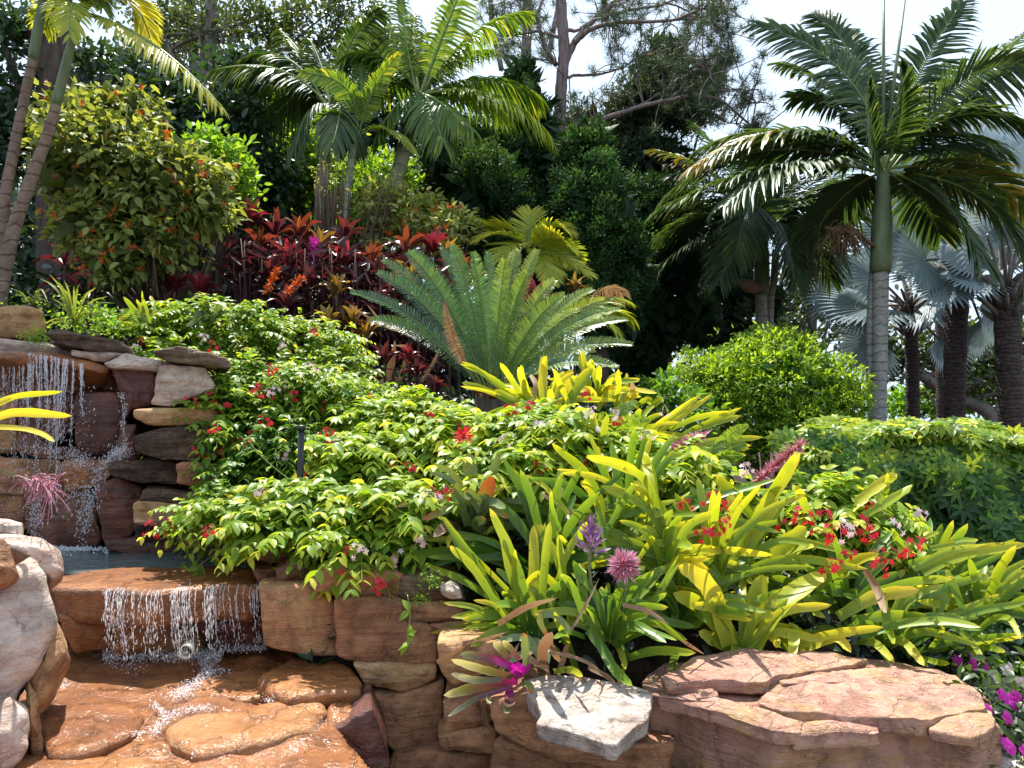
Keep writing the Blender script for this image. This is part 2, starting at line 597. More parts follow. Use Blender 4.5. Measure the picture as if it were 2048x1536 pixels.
# sandstone
M['rock'] = rockmat('sandstone', [(.1, (.12, .05, .03)), (.32, (.28, .125, .065)), (.5, (.43, .215, .11)), (.68, (.48, .29, .13)), (.9, (.58, .44, .34))], bump=.6, pale=.25)
M['pale'] = rockmat('pale_sandstone', [(.1, (0.312, 0.168, 0.12)), (.34, (0.504, 0.336, 0.264)), (.55, (0.66, 0.528, 0.444)), (.9, (0.792, 0.732, 0.696))], bump=.7, dark=.45, pale=.4)
M['pink'] = rockmat('layered_pink_sandstone', [(.12, (.2, .07, .045)), (.32, (.37, .165, .11)), (.48, (.49, .27, .2)), (.62, (.45, .26, .12)), (.85, (.6, .48, .43))], bump=.8, strata=24, dark=.45, pale=.85)
M['slab'] = rockmat('white_flecked_slab', [(.1, (0.253, 0.115, 0.0805)), (.35, (0.46, 0.287, 0.218)), (.55, (0.575, 0.46, 0.391)), (.85, (0.736, 0.69, 0.655))], bump=.9, strata=26, dark=.5, pale=.7, scale=6)
M['grey'] = rockmat('weathered_grey_stone', [(.1, (.05, .03, .024)), (.4, (.14, .085, .06)), (.62, (.27, .17, .105)), (.9, (.45, .33, .23))], bump=1.0, strata=30, pale=.6)
M['wet'] = rockmat('wet_red_stone', [(.1, (.035, .01, .01)), (.4, (.12, .034, .022)), (.62, (.22, .075, .04)), (.9, (.32, .16, .08))], rough=.5, wet=.45, bump=.7, spec=.4)
M['bed'] = rockmat('wet_orange_stone', [(.1, (0.115, 0.0322, 0.0092)), (.38, (0.287, 0.0978, 0.0253)), (.6, (0.414, 0.167, 0.0483)), (.9, (0.506, 0.276, 0.115))], rough=.42, wet=.45, bump=.85, spec=.4, dark=.35, glint=.35, strata=7)
M['soil'] = rockmat('dark_mulch', [(.1, (.01, .006, .004)), (.5, (.035, .02, .013)), (.9, (.08, .05, .03))], rough=.95, bump=1.0, scale=9, strata=9)
M['grass'] = rockmat('grassy_ground', [(.1, (.02, .03, .008)), (.5, (.05, .08, .02)), (.9, (.09, .12, .04))], rough=.95, bump=1.0, scale=3, strata=3)
M['bounce_paving'] = rockmat('pale_bounce_paving', [(.1, (.34, .29, .24)), (.5, (.46, .41, .34)), (.9, (.56, .5, .43))], rough=.85, bump=.4, scale=5, strata=5, dark=.2)
# bark
M['palm_ring'] = barkmat('ringed_palm_trunk', (.2, .19, .17), (.42, .4, .36), ring=.12)
M['palm_brown'] = barkmat('brown_palm_trunk', (.13, .08, .06), (.3, .22, .17), ring=.1)
M['palm_dark'] = barkmat('dark_palm_trunk', (.035, .025, .025), (.12, .085, .075), ring=.07, ringw=.2)
M['shaft'] = barkmat('green_crownshaft', (.07, .1, .05), (.2, .24, .13), scale=7, rough=.45)
M['pale_shaft'] = barkmat('pale_green_stem', (.22, .27, .17), (.42, .46, .34), ring=.16, scale=5, rough=.5, ringw=.04)
M['pine_bark'] = barkmat('pine_bark', (.1, .07, .07), (.33, .25, .24), scale=22)
M['bark'] = barkmat('dark_bark', (.03, .022, .018), (.12, .09, .07), scale=18)
M['grey_bark'] = barkmat('grey_bark', (.12, .1, .09), (.3, .26, .23), scale=16)
M['stem'] = barkmat('thin_stem', (.06, .04, .03), (.17, .12, .08), scale=30)
M['green_stem'] = plain('green_stem', (.16, .22, .05), .5)
M['dry'] = leafmat('dry_leaf', [(.1, (.16, .08, .045)), (.5, (.3, .19, .12)), (.9, (.48, .36, .25))], .25, 1.0, .7, .2, tshift=(1.1, .9, .6))
# leaves
M['creeper'] = leafmat('creeper_leaf', [(.05, (.03, .095, .014)), (.4, (.085, .19, .022)), (.7, (.22, .33, .035)), (1.0, (.46, .48, .06))], .45, 1.75, .42, .3)
M['brom_y'] = leafmat('yellow_bromeliad_leaf', [(.0, (.08, .17, .02)), (.35, (.21, .30, .025)), (.65, (.42, .44, .035)), (.95, (.64, .55, .06))], .42, 1.45, .4, .3, spots=.75)
M['brom_g'] = leafmat('green_bromeliad_leaf', [(.0, (.04, .11, .02)), (.4, (.13, .24, .03)), (.75, (.3, .37, .045)), (1, (.55, .46, .07))], .38, 1.5, .36, .35, spots=.7)
M['brom_dark'] = leafmat('banded_bromeliad_leaf', [(.0, (.09, .13, .06)), (.5, (.16, .22, .09)), (.8, (.2, .24, .07)), (1, (.35, .1, .04))], .25, 1.2, .4, .4, spots=.6)
M['brom_p'] = leafmat('purple_bromeliad_leaf', [(.0, (.35, .01, .22)), (.2, (.14, .02, .07)), (.55, (.13, .13, .05)), (1, (.55, .53, .34))], .25, 1.2, .3, .5)
M['cord_r'] = leafmat('crimson_cordyline_leaf', [(.0, (.04, .008, .012)), (.5, (.12, .016, .022)), (.8, (.28, .025, .04)), (1, (.45, .09, .04))], .35, 1.2, .32, .5, tshift=(1.2, .8, .8))
M['cord_o'] = leafmat('orange_cordyline_leaf', [(.0, (.045, .012, .012)), (.5, (.11, .026, .018)), (.85, (.27, .07, .022)), (1, (.4, .2, .045))], .35, 1.2, .32, .5, tshift=(1.2, .9, .6))
M['cord_y'] = leafmat('bronze_cordyline_leaf', [(.0, (.05, .025, .014)), (.5, (.13, .075, .022)), (.85, (.28, .19, .035)), (1, (.42, .32, .05))], .38, 1.3, .32, .5, tshift=(1.15, .95, .5))
M['cord_d'] = leafmat('maroon_cordyline_leaf', [(.0, (.025, .008, .012)), (.45, (.07, .016, .022)), (.8, (.15, .035, .03)), (1, (.24, .09, .04))], .35, 1.2, .35, .5, tshift=(1.2, .8, .7))
M['cycad'] = leafmat('cycad_leaflet', [(.0, (.035, .1, .065)), (.4, (.06, .15, .07)), (.75, (.13, .24, .045)), (1, (.3, .37, .05))], .3, 1.7, .28, .8)
M['palm'] = leafmat('palm_leaflet', [(.0, (.022, .06, .016)), (.45, (.05, .125, .024)), (.75, (.14, .23, .03)), (1, (.42, .38, .05))], .36, 1.75, .4, .4)
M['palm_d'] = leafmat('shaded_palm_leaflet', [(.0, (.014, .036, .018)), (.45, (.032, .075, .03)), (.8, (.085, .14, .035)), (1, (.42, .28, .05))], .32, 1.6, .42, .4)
M['palm_y'] = leafmat('yellow_palm_leaflet', [(.0, (.08, .16, .022)), (.5, (.22, .31, .035)), (.9, (.45, .45, .06))], .42, 1.65, .42, .35)
M['fan'] = leafmat('silver_fan_leaf', [(.0, (.12, .17, .18)), (.5, (.23, .31, .33)), (.9, (.42, .48, .5))], .25, 1.2, .45, .5, tshift=(1, 1, .9))
M['bush'] = leafmat('small_bush_leaf', [(.0, (.04, .11, .014)), (.4, (.13, .25, .024)), (.75, (.3, .43, .04)), (1, (.5, .55, .08))], .45, 1.75, .45, .3)
M['hedge'] = leafmat('hedge_leaf', [(.0, (.014, .05, .014)), (.45, (.04, .11, .022)), (.68, (.16, .26, .03)), (1, (.5, .52, .06))], .38, 1.75, .4, .3)
M['fire'] = leafmat('firebush_leaf', [(.0, (.05, .08, .02)), (.4, (.15, .2, .055)), (.75, (.31, .36, .11)), (1, (.5, .48, .18))], .36, 1.5, .55, .2)
M['cedar'] = leafmat('cedar_spray', [(.0, (.012, .035, .015)), (.45, (.035, .095, .028)), (.8, (.085, .19, .045)), (1, (.15, .27, .07))], .25, 1.4, .6, .25)
M['cedar_g'] = leafmat('greyish_cedar_spray', [(.0, (.02, .035, .022)), (.5, (.05, .085, .045)), (1, (.12, .16, .08))], .25, 1.3, .6, .3)
M['needle'] = leafmat('pine_needle', [(.0, (.02, .04, .025)), (.5, (.05, .09, .05)), (1, (.12, .18, .08))], .2, 1.3, .5, .4)
M['oak'] = leafmat('broad_leaf', [(.0, (.015, .03, .012)), (.5, (.04, .07, .022)), (1, (.1, .14, .04))], .32, 1.5, .4, .5)
M['lime'] = leafmat('bright_green_leaf', [(.0, (.035, .1, .014)), (.5, (.13, .27, .03)), (1, (.34, .46, .06))], .45, 1.8, .45, .3)
M['darkleaf'] = leafmat('deep_green_leaf', [(.0, (.01, .025, .014)), (.5, (.022, .055, .025)), (1, (.05, .11, .04))], .3, 1.5, .35, .6)
M['fern'] = leafmat('fern_leaflet', [(.0, (.05, .12, .02)), (.5, (.14, .24, .03)), (1, (.3, .38, .06))], .42, 1.6, .45, .4)
# flowers
M['red'] = leafmat('red_petal', [(.0, (.42, .01, .02)), (.6, (.62, .025, .045)), (1, (.75, .1, .12))], .3, 1.2, .5, .3, tshift=(1, .6, .6))
M['white'] = leafmat('pink_white_petal', [(.0, (.7, .4, .45)), (.6, (.8, .66, .68)), (1, (.85, .8, .8))], .3, 1.0, .5, .3, tshift=(1, .9, .9))
M['orange'] = leafmat('orange_petal', [(.0, (.45, .06, .01)), (1, (.68, .17, .02))], .3, 1.2, .5, .3, tshift=(1, .7, .4))
M['pinkfl'] = leafmat('pink_bract', [(.0, (.32, .07, .13)), (.5, (.55, .2, .27)), (1, (.62, .46, .6))], .2, 1.1, .5, .4, tshift=(1, .8, .9))
M['purplefl'] = leafmat('purple_bract', [(.0, (.13, .05, .13)), (.5, (.26, .11, .26)), (1, (.45, .3, .48))], .2, 1.1, .5, .4, tshift=(1, .8, 1))
M['magenta'] = leafmat('magenta_petal', [(.0, (.5, .02, .32)), (1, (.72, .06, .52))], .3, 1.1, .5, .3, tshift=(1, .6, 1))
M['black'] = plain('black_plastic', (.012, .012, .015), .45)
M['pvc'] = plain('grey_white_pipe', (.5, .48, .42), .4)

# water
m, t, o = mat('falling_water')
p = node(t, 'ShaderNodeBsdfPrincipled', Roughness=.08)
p.inputs['Base Color'].default_value = (.93, .94, .97, 1)
p.inputs['Specular IOR Level'].default_value = .8
tr_ = node(t, 'ShaderNodeBsdfTransparent')
tn = node(t, 'ShaderNodeBsdfTranslucent'); tn.inputs['Color'].default_value = (.95, .96, 1, 1)
m1 = node(t, 'ShaderNodeMixShader', Fac=.45); t.links.new(p.outputs[0], m1.inputs[1]); t.links.new(tn.outputs[0], m1.inputs[2])
m2 = node(t, 'ShaderNodeMixShader', Fac=.5); t.links.new(m1.outputs[0], m2.inputs[1]); t.links.new(tr_.outputs[0], m2.inputs[2])
t.links.new(m2.outputs[0], o.inputs['Surface'])
M['drops'] = m
m, t, o = mat('pool_water')
p = node(t, 'ShaderNodeBsdfPrincipled', Roughness=.06)
p.inputs['Base Color'].default_value = (.1, .13, .13, 1)
p.inputs['Specular IOR Level'].default_value = .9
tcn = t.nodes.new('ShaderNodeTexCoord')
mp = node(t, 'ShaderNodeMapping'); mp.inputs['Scale'].default_value = (5, 22, 5)
t.links.new(tcn.outputs['Object'], mp.inputs['Vector'])
n1 = node(t, 'ShaderNodeTexNoise', Scale=1.6, Detail=4.0)
t.links.new(mp.outputs[0], n1.inputs['Vector'])
bp = node(t, 'ShaderNodeBump', Strength=.55, Distance=.03)
t.links.new(n1.outputs['Fac'], bp.inputs['Height']); t.links.new(bp.outputs[0], p.inputs['Normal'])
t.links.new(p.outputs[0], o.inputs['Surface'])
M['pool'] = m
# ------------------------------------------------------------------ ground
z1 = zf(0, 0); z2 = zf(400, 0); z5 = zf(0, 400); z7b = zf(900, 400); z8b = zf(1348, 400)
b1 = zf(0, 700); b2 = zf(400, 700); b3 = zf(800, 800, 600 / 2048); b4 = zf(1348, 800)
z4 = zf(0, 1011); z6 = zf(400, 1011); z7 = zf(800, 1011); z8 = zf(1348, 1011)
full = lambda x, y: (x, y)


def h_arr(x, y):
    yb = np.interp(x, [-2.6, -1.7, -.5], [5.5, 7.6, 7.6])
    H = .55 - .33 * sstep(1.2, 2.2, x) + 1.6 * sstep(2.0, -1.6, x) * sstep(3.2, yb, y)
    H = .02 + (H - .02) * sstep(3.3, 3.55, y)
    xb = np.interp(y, [3.3, 3.7, 4.4, 4.85], [-.95, -1.0, -1.35, -1.7])
    ins = sstep(0, -.12, x - xb - .05) * (1 - sstep(4.95, 5.1, y))
    H = H * (1 - ins) + .1 * ins
    return H


def hz(x, y):
    return float(h_arr(np.array([float(x)]), np.array([float(y)]))[0])


def grid_sheet(name, xs, ys, f, mat_, kind='structure', loc=(0, 0, 0)):
    X, Y = np.meshgrid(xs, ys)
    Z = f(X, Y)
    G = Geo()
    n, m_ = len(xs), len(ys)
    i = np.arange(m_ - 1)[:, None] * n; j = np.arange(n - 1)[None, :]
    q = np.stack([i + j, i + j + 1, i + n + j + 1, i + n + j], -1).reshape(-1, 4)
    G.add(np.stack([X, Y, Z], -1).reshape(-1, 3), q)
    return solo(name, G, mat_, loc, kind=kind)


def ground_f(X, Y):
    Z = h_arr(X, Y)
    nz_ = np.array([mnoise.noise(Vector((x * 2.1, y * 2.1, 0))) for x, y in zip(X.ravel(), Y.ravel())]).reshape(X.shape)
    far = sstep(12, 40, np.hypot(X, Y))
    return Z * (1 - far) + .45 * far + nz_ * .04 * (1 - far)


xs = np.concatenate([[-1200, -400, -120, -50, -25, -15, -10, -8, -6.5], np.linspace(-5, 5, 101), [6.5, 8, 10, 15, 25, 50, 120, 400, 1200]])
ys = np.concatenate([[-1200, -300, -60, -15, -5, 0, 1, 2], np.linspace(2.6, 9, 97), [9.5, 10.5, 12, 14, 17, 20, 25, 35, 60, 120, 300, 1200]])
grid_sheet('ground', xs, ys, ground_f, M['soil'])


grid_sheet('path', np.linspace(-9, 9, 40), np.linspace(-9, 2.0, 40), lambda X, Y: X * 0 + .06, M['bounce_paving'])  # unseen pale paving, added to bounce sunlight onto the stone fronts


def bed_f(X, Y):
    Z = .380 + .022 * sstep(2.4, 3.7, Y)
    nz_ = np.array([fract(Vector((x * 4.5, y * 4.5, 3)), 5) for x, y in zip(X.ravel(), Y.ravel())]).reshape(X.shape)
    Z = Z + nz_ * .026 - .012
    # drops away at the right hand lip
    xr = np.interp(Y, [1.6, 2.6, 3.2, 3.8], [-.2, -.42, -.75, -.85])
    Z = Z - .4 * sstep(-.04, .05, X - xr)
    return Z


grid_sheet('stream_bed', np.linspace(-2.6, -.2, 150), np.linspace(1.5, 3.95, 150), bed_f, M['bed'])

# ------------------------------------------------------------------ stones
seedc = [0]


def stone(T, pts, D, label, mt='rock', thick=.3, tilt=0.0, yaw=0.0, group='stones of the waterfall and the retaining wall',
          name='wall_stone', plane=None, grow=1.02, **kw):
    seedc[0] += 1
    P = [T(*p_) for p_ in pts]
    cu = sum(p_[0] for p_ in P) / len(P); cv = sum(p_[1] for p_ in P) / len(P)
    if plane is not None:          # lies flat: upper face at this height
        n = np.array([0, 0, 1.0])
        n = nrm(n + np.array([yaw, -tilt, 0]))
        c0 = on_z(cu, cv, plane)
    else:                          # upright: face towards the camera side
        c0 = at(cu, cv, D)
        n = nrm(np.array([-c0[0] * .92 / D + yaw, -1.0, tilt]))      # the stones look in towards the viewer's path
    W = np.array([on_plane(u, v, c0, n) for u, v in P])
    W = W.mean(0) + (W - W.mean(0)) * grow
    G = Geo()
    kw.setdefault('amp', .012); kw.setdefault('rnd', .016); kw.setdefault('freq', 6)
    c = rock(G, W, n, thick, seed=seedc[0], **kw)
    org = W.mean(0) - n * thick * .5
    return solo(name, G, M[mt], org, label, 'stone', group)


# the high wall behind the fall
WALL = [
 (b1, [(-150, 35), (330, 62), (640, 112), (690, 235), (480, 245), (200, 255), (-150, 235)], 4.74, 'wet dark red stone just under the lip of the high fall', 'wet'),
 (b1, [(440, 250), (700, 245), (740, 430), (705, 585), (560, 605), (440, 565)], 4.72, 'wet maroon stone in the middle right of the high fall face', 'wet'),
 (b1, [(112, 255), (438, 250), (438, 440), (300, 565), (110, 435)], 4.76, 'wet brown stone behind the thickest strands of the high fall', 'wet'),
 (b1, [(-150, 240), (105, 245), (108, 605), (-150, 625)], 4.66, 'sunlit yellow brown block beside the strands of the high fall', 'rock'),
 (b1, [(110, 445), (300, 572), (450, 570), (620, 605), (560, 645), (350, 645), (108, 610)], 4.74, 'thin wet stone half way down the high fall', 'wet'),
 (b1, [(-150, 628), (350, 645), (378, 830), (100, 850), (-150, 825)], 4.62, 'broad tan stone splashed by drops below the yellow block', 'rock'),
 (b1, [(345, 655), (640, 640), (700, 700), (560, 795), (382, 835)], 4.60, 'bright rust red stone where the high fall breaks', 'bed'),
 (b1, [(-150, 832), (140, 838), (165, 1060), (-150, 1110)], 4.60, 'tan stone low in the fall behind the pink flower spike', 'rock'),
 (b1, [(140, 838), (540, 815), (600, 1140), (200, 1170), (160, 1050)], 4.64, 'large wet red stone at the foot of the high fall', 'wet'),
 (b1, [(545, 795), (690, 745), (835, 800), (790, 1080), (605, 1135)], 4.62, 'smooth reddish stone right of the foot of the high fall', 'wet'),
 (b1, [(655, 105), (885, 92), (925, 200), (880, 335), (770, 352), (735, 425), (695, 240)], 4.68, 'brown corner stone between the wet wall and the pale block', 'wet'),
 (b1, [(700, 430), (800, 440), (790, 500), (820, 600), (790, 660), (650, 670), (690, 590)], 4.68, 'dark wet gap stone left of the stacked grey slabs', 'wet'),
 (b1, [(930, 86), (1200, 100), (1260, 220), (1000, 335), (880, 320), (908, 210)], 4.48, 'pale cream block, brightest stone under the flowering creeper', 'pale'),
 (b1, [(780, 350), (868, 338), (1260, 348), (1270, 425), (1080, 445), (860, 440), (780, 392)], 4.42, 'flat tan slab right under the pale cream block', 'rock'),
 (b1, [(775, 500), (960, 458), (1200, 450), (1330, 500), (1300, 645), (960, 640), (800, 605)], 4.42, 'thick dark grey layered slab, largest of the stack', 'grey'),
 (b1, [(640, 662), (800, 650), (1036, 652), (1040, 782), (800, 772), (650, 742)], 4.46, 'brown slab with a pale mark under the thick grey slab', 'grey'),
 (b1, [(1042, 656), (1390, 680), (1390, 745), (1240, 795), (1044, 790)], 4.44, 'reddish slab with a white mark beside the creeper', 'rock'),
 (b1, [(825, 815), (1010, 822), (1240, 850), (1240, 905), (820, 890)], 4.42, 'thin violet grey slab near the bottom of the stack', 'grey'),
 (b1, [(785, 892), (1150, 910), (1150, 1045), (790, 1030)], 4.38, 'yellowish slab with a bright edge, lowest of the stack', 'rock'),
 (b1, [(780, 1035), (1180, 1045), (1150, 1130), (800, 1110)], 4.55, 'black shadowed stone below the lowest slab of the stack', 'grey'),
 (b1, [(600, 1120), (860, 1090), (1010, 1105), (1190, 1150), (1230, 1260), (800, 1200), (620, 1170)], 4.62, 'low red stone along the far edge of the pool', 'wet'),
 (b1, [(1000, 1085), (1390, 1060), (1440, 1140), (1390, 1260), (1180, 1215)], 4.25, 'dark stone on the pool edge under hanging creeper', 'wet'),
 (z5, [(-100, 640), (0, 625), (160, 620), (245, 650), (265, 760), (170, 808), (0, 800), (-100, 790)], 4.95, 'squared tan boulder with a dark hollow on top of the wall', 'rock'),
 (z5, [(275, 780), (330, 755), (700, 820), (770, 890), (560, 884), (330, 842)], 4.62, 'long dark reddish slab on top of the wall by the palms', 'grey'),
 (z5, [(890, 890), (1070, 852), (1340, 925), (1350, 985), (1000, 945)], 4.45, 'dark slab poking out under the upper creeper', 'grey'),
 (z5, [(20, 810), (250, 830), (300, 852), (445, 882), (420, 915), (-100, 880), (-100, 800)], 4.8, 'pale flat stone between the squared boulder and the lip', 'pale'),
 (z5, [(425, 880), (640, 890), (725, 902), (620, 955), (425, 915)], 4.66, 'pinkish brown stone under the long dark slab', 'pale'),
 (z5, [(610, 955), (725, 898), (1000, 950), (1000, 1010), (650, 985)], 4.6, 'cream tan stone above the brown corner stone', 'pale'),
]
for T, pts, D, lab, mm in WALL:
    stone(T, pts, D, lab, mm, thick=.45, rnd=.018, amp=.015, freq=7, strata=.024 if mm == 'grey' else .006, bulge=.012, m=90)
stone(b1, [(-160, -5), (300, 12), (560, 66), (645, 100), (610, 135), (560, 125), (300, 88), (-160, 52)], 4.56, 'orange stained lip stone the high fall runs over', 'bed', thick=.4, rnd=.02, tilt=.5, amp=.01)

# stones below the ledge
LOW = [
 (z4, [(325, 545), (440, 555), (600, 590), (650, 650), (330, 650)], 3.78, 'small dark stone in the shade under the ledge', 'wet'),
 (z4, [(335, 640), (520, 632), (645, 645), (665, 835), (440, 875), (360, 760)], 3.6, 'glossy orange boulder left of the lower fall', 'bed'),
 (z4, [(640, 640), (1095, 662), (1195, 765), (1195, 870), (640, 890)], 3.74, 'tan stone lit behind the lower fall', 'bed'),
 (z4, [(1095, 660), (1370, 645), (1530, 430), (1535, 830), (1280, 860), (1200, 780)], 3.72, 'dark wet stone behind the right end of the lower fall', 'wet'),
 (z4, [(600, 470), (1500, 440), (1500, 640), (1100, 660), (640, 640), (330, 560), (320, 470)], 3.95, 'black wet stone under the middle of the ledge', 'wet'),
]
for T, pts, D, lab, mm in LOW:
    stone(T, pts, D, lab, mm, thick=.3, rnd=.03, bulge=.03)
stone(z4, [(290, 425), (480, 375), (800, 358), (1250, 352), (1490, 368), (1515, 432), (1480, 470), (1300, 462), (1050, 480), (900, 502), (640, 482), (330, 470)], 0,
      'orange ledge slab the lower fall pours over', 'bed', thick=.17, plane=.762, rnd=.03, amp=.012, under=.97, name='ledge_stone', bulge=.0, freq=4)

WALLR = [
 (z6, [(205, 245), (260, 180), (420, 210), (580, 300), (420, 355), (250, 295)], 3.72, 'reddish stone at the pool outlet under the creeper', 'rock'),
 (z6, [(440, 380), (560, 310), (695, 320), (640, 462), (450, 462)], 3.55, 'small dark red stone between the ledge and the big tan stone', 'wet'),
 (z6, [(300, 360), (440, 378), (440, 474), (340, 474)], 3.62, 'small brown stone at the right tip of the ledge', 'wet'),
 (z6, [(645, 432), (720, 350), (960, 335), (1180, 400), (1210, 440), (1160, 545), (900, 540), (680, 512)], 3.42, 'rounded tan stone right under red creeper flowers', 'rock'),
 (z6, [(1170, 420), (1300, 375), (1530, 440), (1550, 560), (1300, 565), (1165, 548)], 3.45, 'mossy dark stone beside the strappy bromeliad', 'grey'),
 (z6, [(345, 480), (440, 478), (640, 470), (780, 548), (810, 880), (600, 885), (370, 815), (355, 640)], 3.42, 'large olive brown stone right of the lower fall', 'rock'),
 (z6, [(785, 550), (1185, 562), (1200, 690), (1330, 700), (1395, 785), (1385, 942), (870, 912), (800, 870)], 3.36, 'largest smooth terracotta stone of the retaining wall', 'rock'),
 (z6, [(1190, 565), (1300, 568), (1545, 580), (1525, 682), (1210, 690)], 3.44, 'narrow brown stone under the mossy one', 'rock'),
 (z6, [(1340, 700), (1515, 688), (1560, 700), (1540, 790), (1400, 785)], 3.42, 'little stone with a pale chipped corner', 'rock'),
 (z6, [(890, 932), (1100, 942), (1385, 945), (1372, 1022), (1190, 1102), (960, 1045)], 3.32, 'shallow terracotta stone with a lit grainy patch', 'rock'),
 (z6, [(1000, 1105), (1190, 1112), (1425, 1045), (1425, 1180), (1385, 1432), (1130, 1452), (1080, 1385)], 3.3, 'greyish violet stone in the low middle of the wall', 'rock'),
 (z6, [(1130, 1475), (1380, 1442), (1720, 1465), (1720, 1640), (1060, 1640)], 3.22, 'brown stone cut by the bottom edge of the view', 'rock'),
 (z6, [(1395, 800), (1560, 795), (1790, 805), (1790, 900), (1720, 980), (1480, 1065), (1400, 965)], 3.12, 'square red brown stone behind the purple bromeliad', 'rock'),
 (z6, [(1430, 1130), (1700, 1050), (1710, 1290), (1420, 1345)], 3.16, 'shaded block under the purple bromeliad leaves', 'rock'),
 (z6, [(1385, 1350), (1720, 1300), (1740, 1455), (1392, 1442)], 3.14, 'shaded flat stone near the bottom of the retaining wall', 'rock'),
 (z6, [(730, 1350), (1000, 1180), (1090, 1400), (1110, 1560), (1060, 1660), (700, 1660)], 2.95, 'dark olive wedge with white mineral streaks by the stream', 'wet'),
 (z7, [(560, 1370), (900, 1480), (1580, 1420), (1700, 1700), (500, 1700)], 3.1, 'shadowed brown stone below the pale flat slab', 'rock'),
]
for T, pts, D, lab, mm in WALLR:
    stone(T, pts, D, lab, mm, thick=.4, rnd=.02, bulge=.018, amp=.012, freq=7, m=96, grow=1.025, strata=.003)
solo_pts = [(z7(*p_)) for p_ in [(520, 1150), (760, 1125), (800, 1280), (1250, 1405), (1620, 1400), (1560, 1600), (900, 1490), (700, 1425), (560, 1345)]]
stone(full, solo_pts, 2.92, 'long orange brown slab carrying the white flat stone', 'rock', thick=.5, rnd=.03, amp=.02, strata=.01)
stone(z7, [(752, 1020), (860, 995), (1100, 1005), (1470, 1085), (1450, 1240), (1370, 1285), (1260, 1395), (1000, 1320), (800, 1262), (835, 1210), (742, 1100)], 0,
      'white sunlit flat stone with a broken front edge', 'slab', thick=.06, plane=.50, rnd=.006, amp=.008, under=.97, m=150, name='flat_stone', bulge=.0, freq=9, top=.012)

# stones lying in the stream
BED = [
 (z6, [(420, 935), (560, 885), (700, 878), (880, 930), (945, 1000), (935, 1075), (500, 1115), (425, 1085), (330, 1010)], .45, 'flat tan stone with a ragged front at the stream side', 'bed', .07),
 (z6, [(740, 1170), (800, 1120), (960, 1108), (1005, 1160), (900, 1250), (760, 1245)], .40, 'small rounded tan stone near the retaining wall', 'bed', .07),
 (z4, [(965, 1300), (1100, 1230), (1500, 1165), (1895, 1105), (1915, 1190), (1850, 1285), (1500, 1380), (1150, 1440), (1020, 1390)], .41, 'largest wet orange slab in the stream with water spilling off', 'bed', .10),
 (z4, [(210, 1250), (350, 1090), (700, 1115), (835, 1200), (805, 1315), (480, 1440), (320, 1440), (225, 1370)], .41, 'rounded wet orange stone at the near left of the stream', 'bed', .07),
 (z4, [(335, 905), (640, 890), (1000, 900), (1150, 960), (1150, 1030), (1000, 1105), (600, 1110), (350, 1060)], .385, 'low wet stone the foam washes over', 'bed', .07),
 (z6, [(-60, 1030), (150, 960), (420, 935), (430, 1090), (300, 1120), (-40, 1110)], .40, 'wet orange stone right of the white rivulet', 'bed', .07),
 (z4, [(1230, 1490), (1900, 1320), (2100, 1420), (2050, 1620), (1200, 1640)], .33, 'wet orange stone at the bottom edge of the stream', 'bed', .06),
 (z4, [(200, 1490), (700, 1450), (1120, 1490), (1100, 1640), (180, 1640)], .385, 'smooth wet stone lowest in the stream', 'bed', .06),
]
for T, pts, z_, lab, mm, th in BED:
    stone(T, pts, 0, lab, mm, thick=th, plane=z_, rnd=.028, amp=.017, freq=7, under=.97, bulge=.004, grow=1.0, top=.01, name='stream_stone', group='stones in the stream bed', m=110, nin=12)

# big pale boulders at the near left
BOULD = [
 (z4, [(-200, 430), (0, 425), (110, 350), (200, 312), (272, 400), (312, 560), (332, 690), (285, 830), (205, 950), (85, 1100), (60, 1350), (-200, 1420)], 2.75, 'huge pale pink boulder at the left edge', 'pale', .5),
 (z4, [(-200, 165), (60, 160), (200, 170), (312, 235), (358, 370), (285, 425), (190, 318), (60, 255), (-200, 245)], 3.05, 'bright white capstone with a rounded end by the pool', 'pale', .4),
 (z4, [(-200, 80), (40, 82), (112, 92), (118, 170), (60, 190), (-200, 190)], 3.2, 'lilac grey stone perched behind the white capstone', 'pale', .3),
 (z4, [(300, 690), (340, 700), (390, 890), (335, 1000), (300, 1110), (210, 1225), (165, 1000), (285, 850)], 2.85, 'yellowish stone between the pink boulder and the stream', 'rock', .3),
 (z4, [(150, 1015), (205, 1100), (215, 1240), (245, 1470), (160, 1455), (140, 1250)], 2.72, 'narrow tan stone under the yellowish one', 'rock', .3),
 (z4, [(-200, 1340), (60, 1100), (150, 1180), (165, 1400), (50, 1560), (-200, 1650)], 2.55, 'cracked white stone in the bottom left corner', 'pale', .4),
 (z4, [(-200, 190), (0, 185), (45, 250), (90, 380), (60, 430), (0, 460), (-200, 460)], 2.62, 'orange tan stone leaning on the pink boulder', 'rock', .2),
]
for T, pts, D, lab, mm, th in BOULD:
    stone(T, pts, D, lab, mm, thick=th, rnd=.07 if th >= .4 else .03, tilt=.35, amp=.03, freq=4.5, bulge=.03, m=110, nin=12, under=.95, name='boulder', group='pale boulders at the pool edge')

# the big layered stone at the near right: one stone, three shelves
seedc[0] += 1


def flat_outline(T, pts, z_):
    return np.array([on_z(*T(*p_), z_) for p_ in pts])


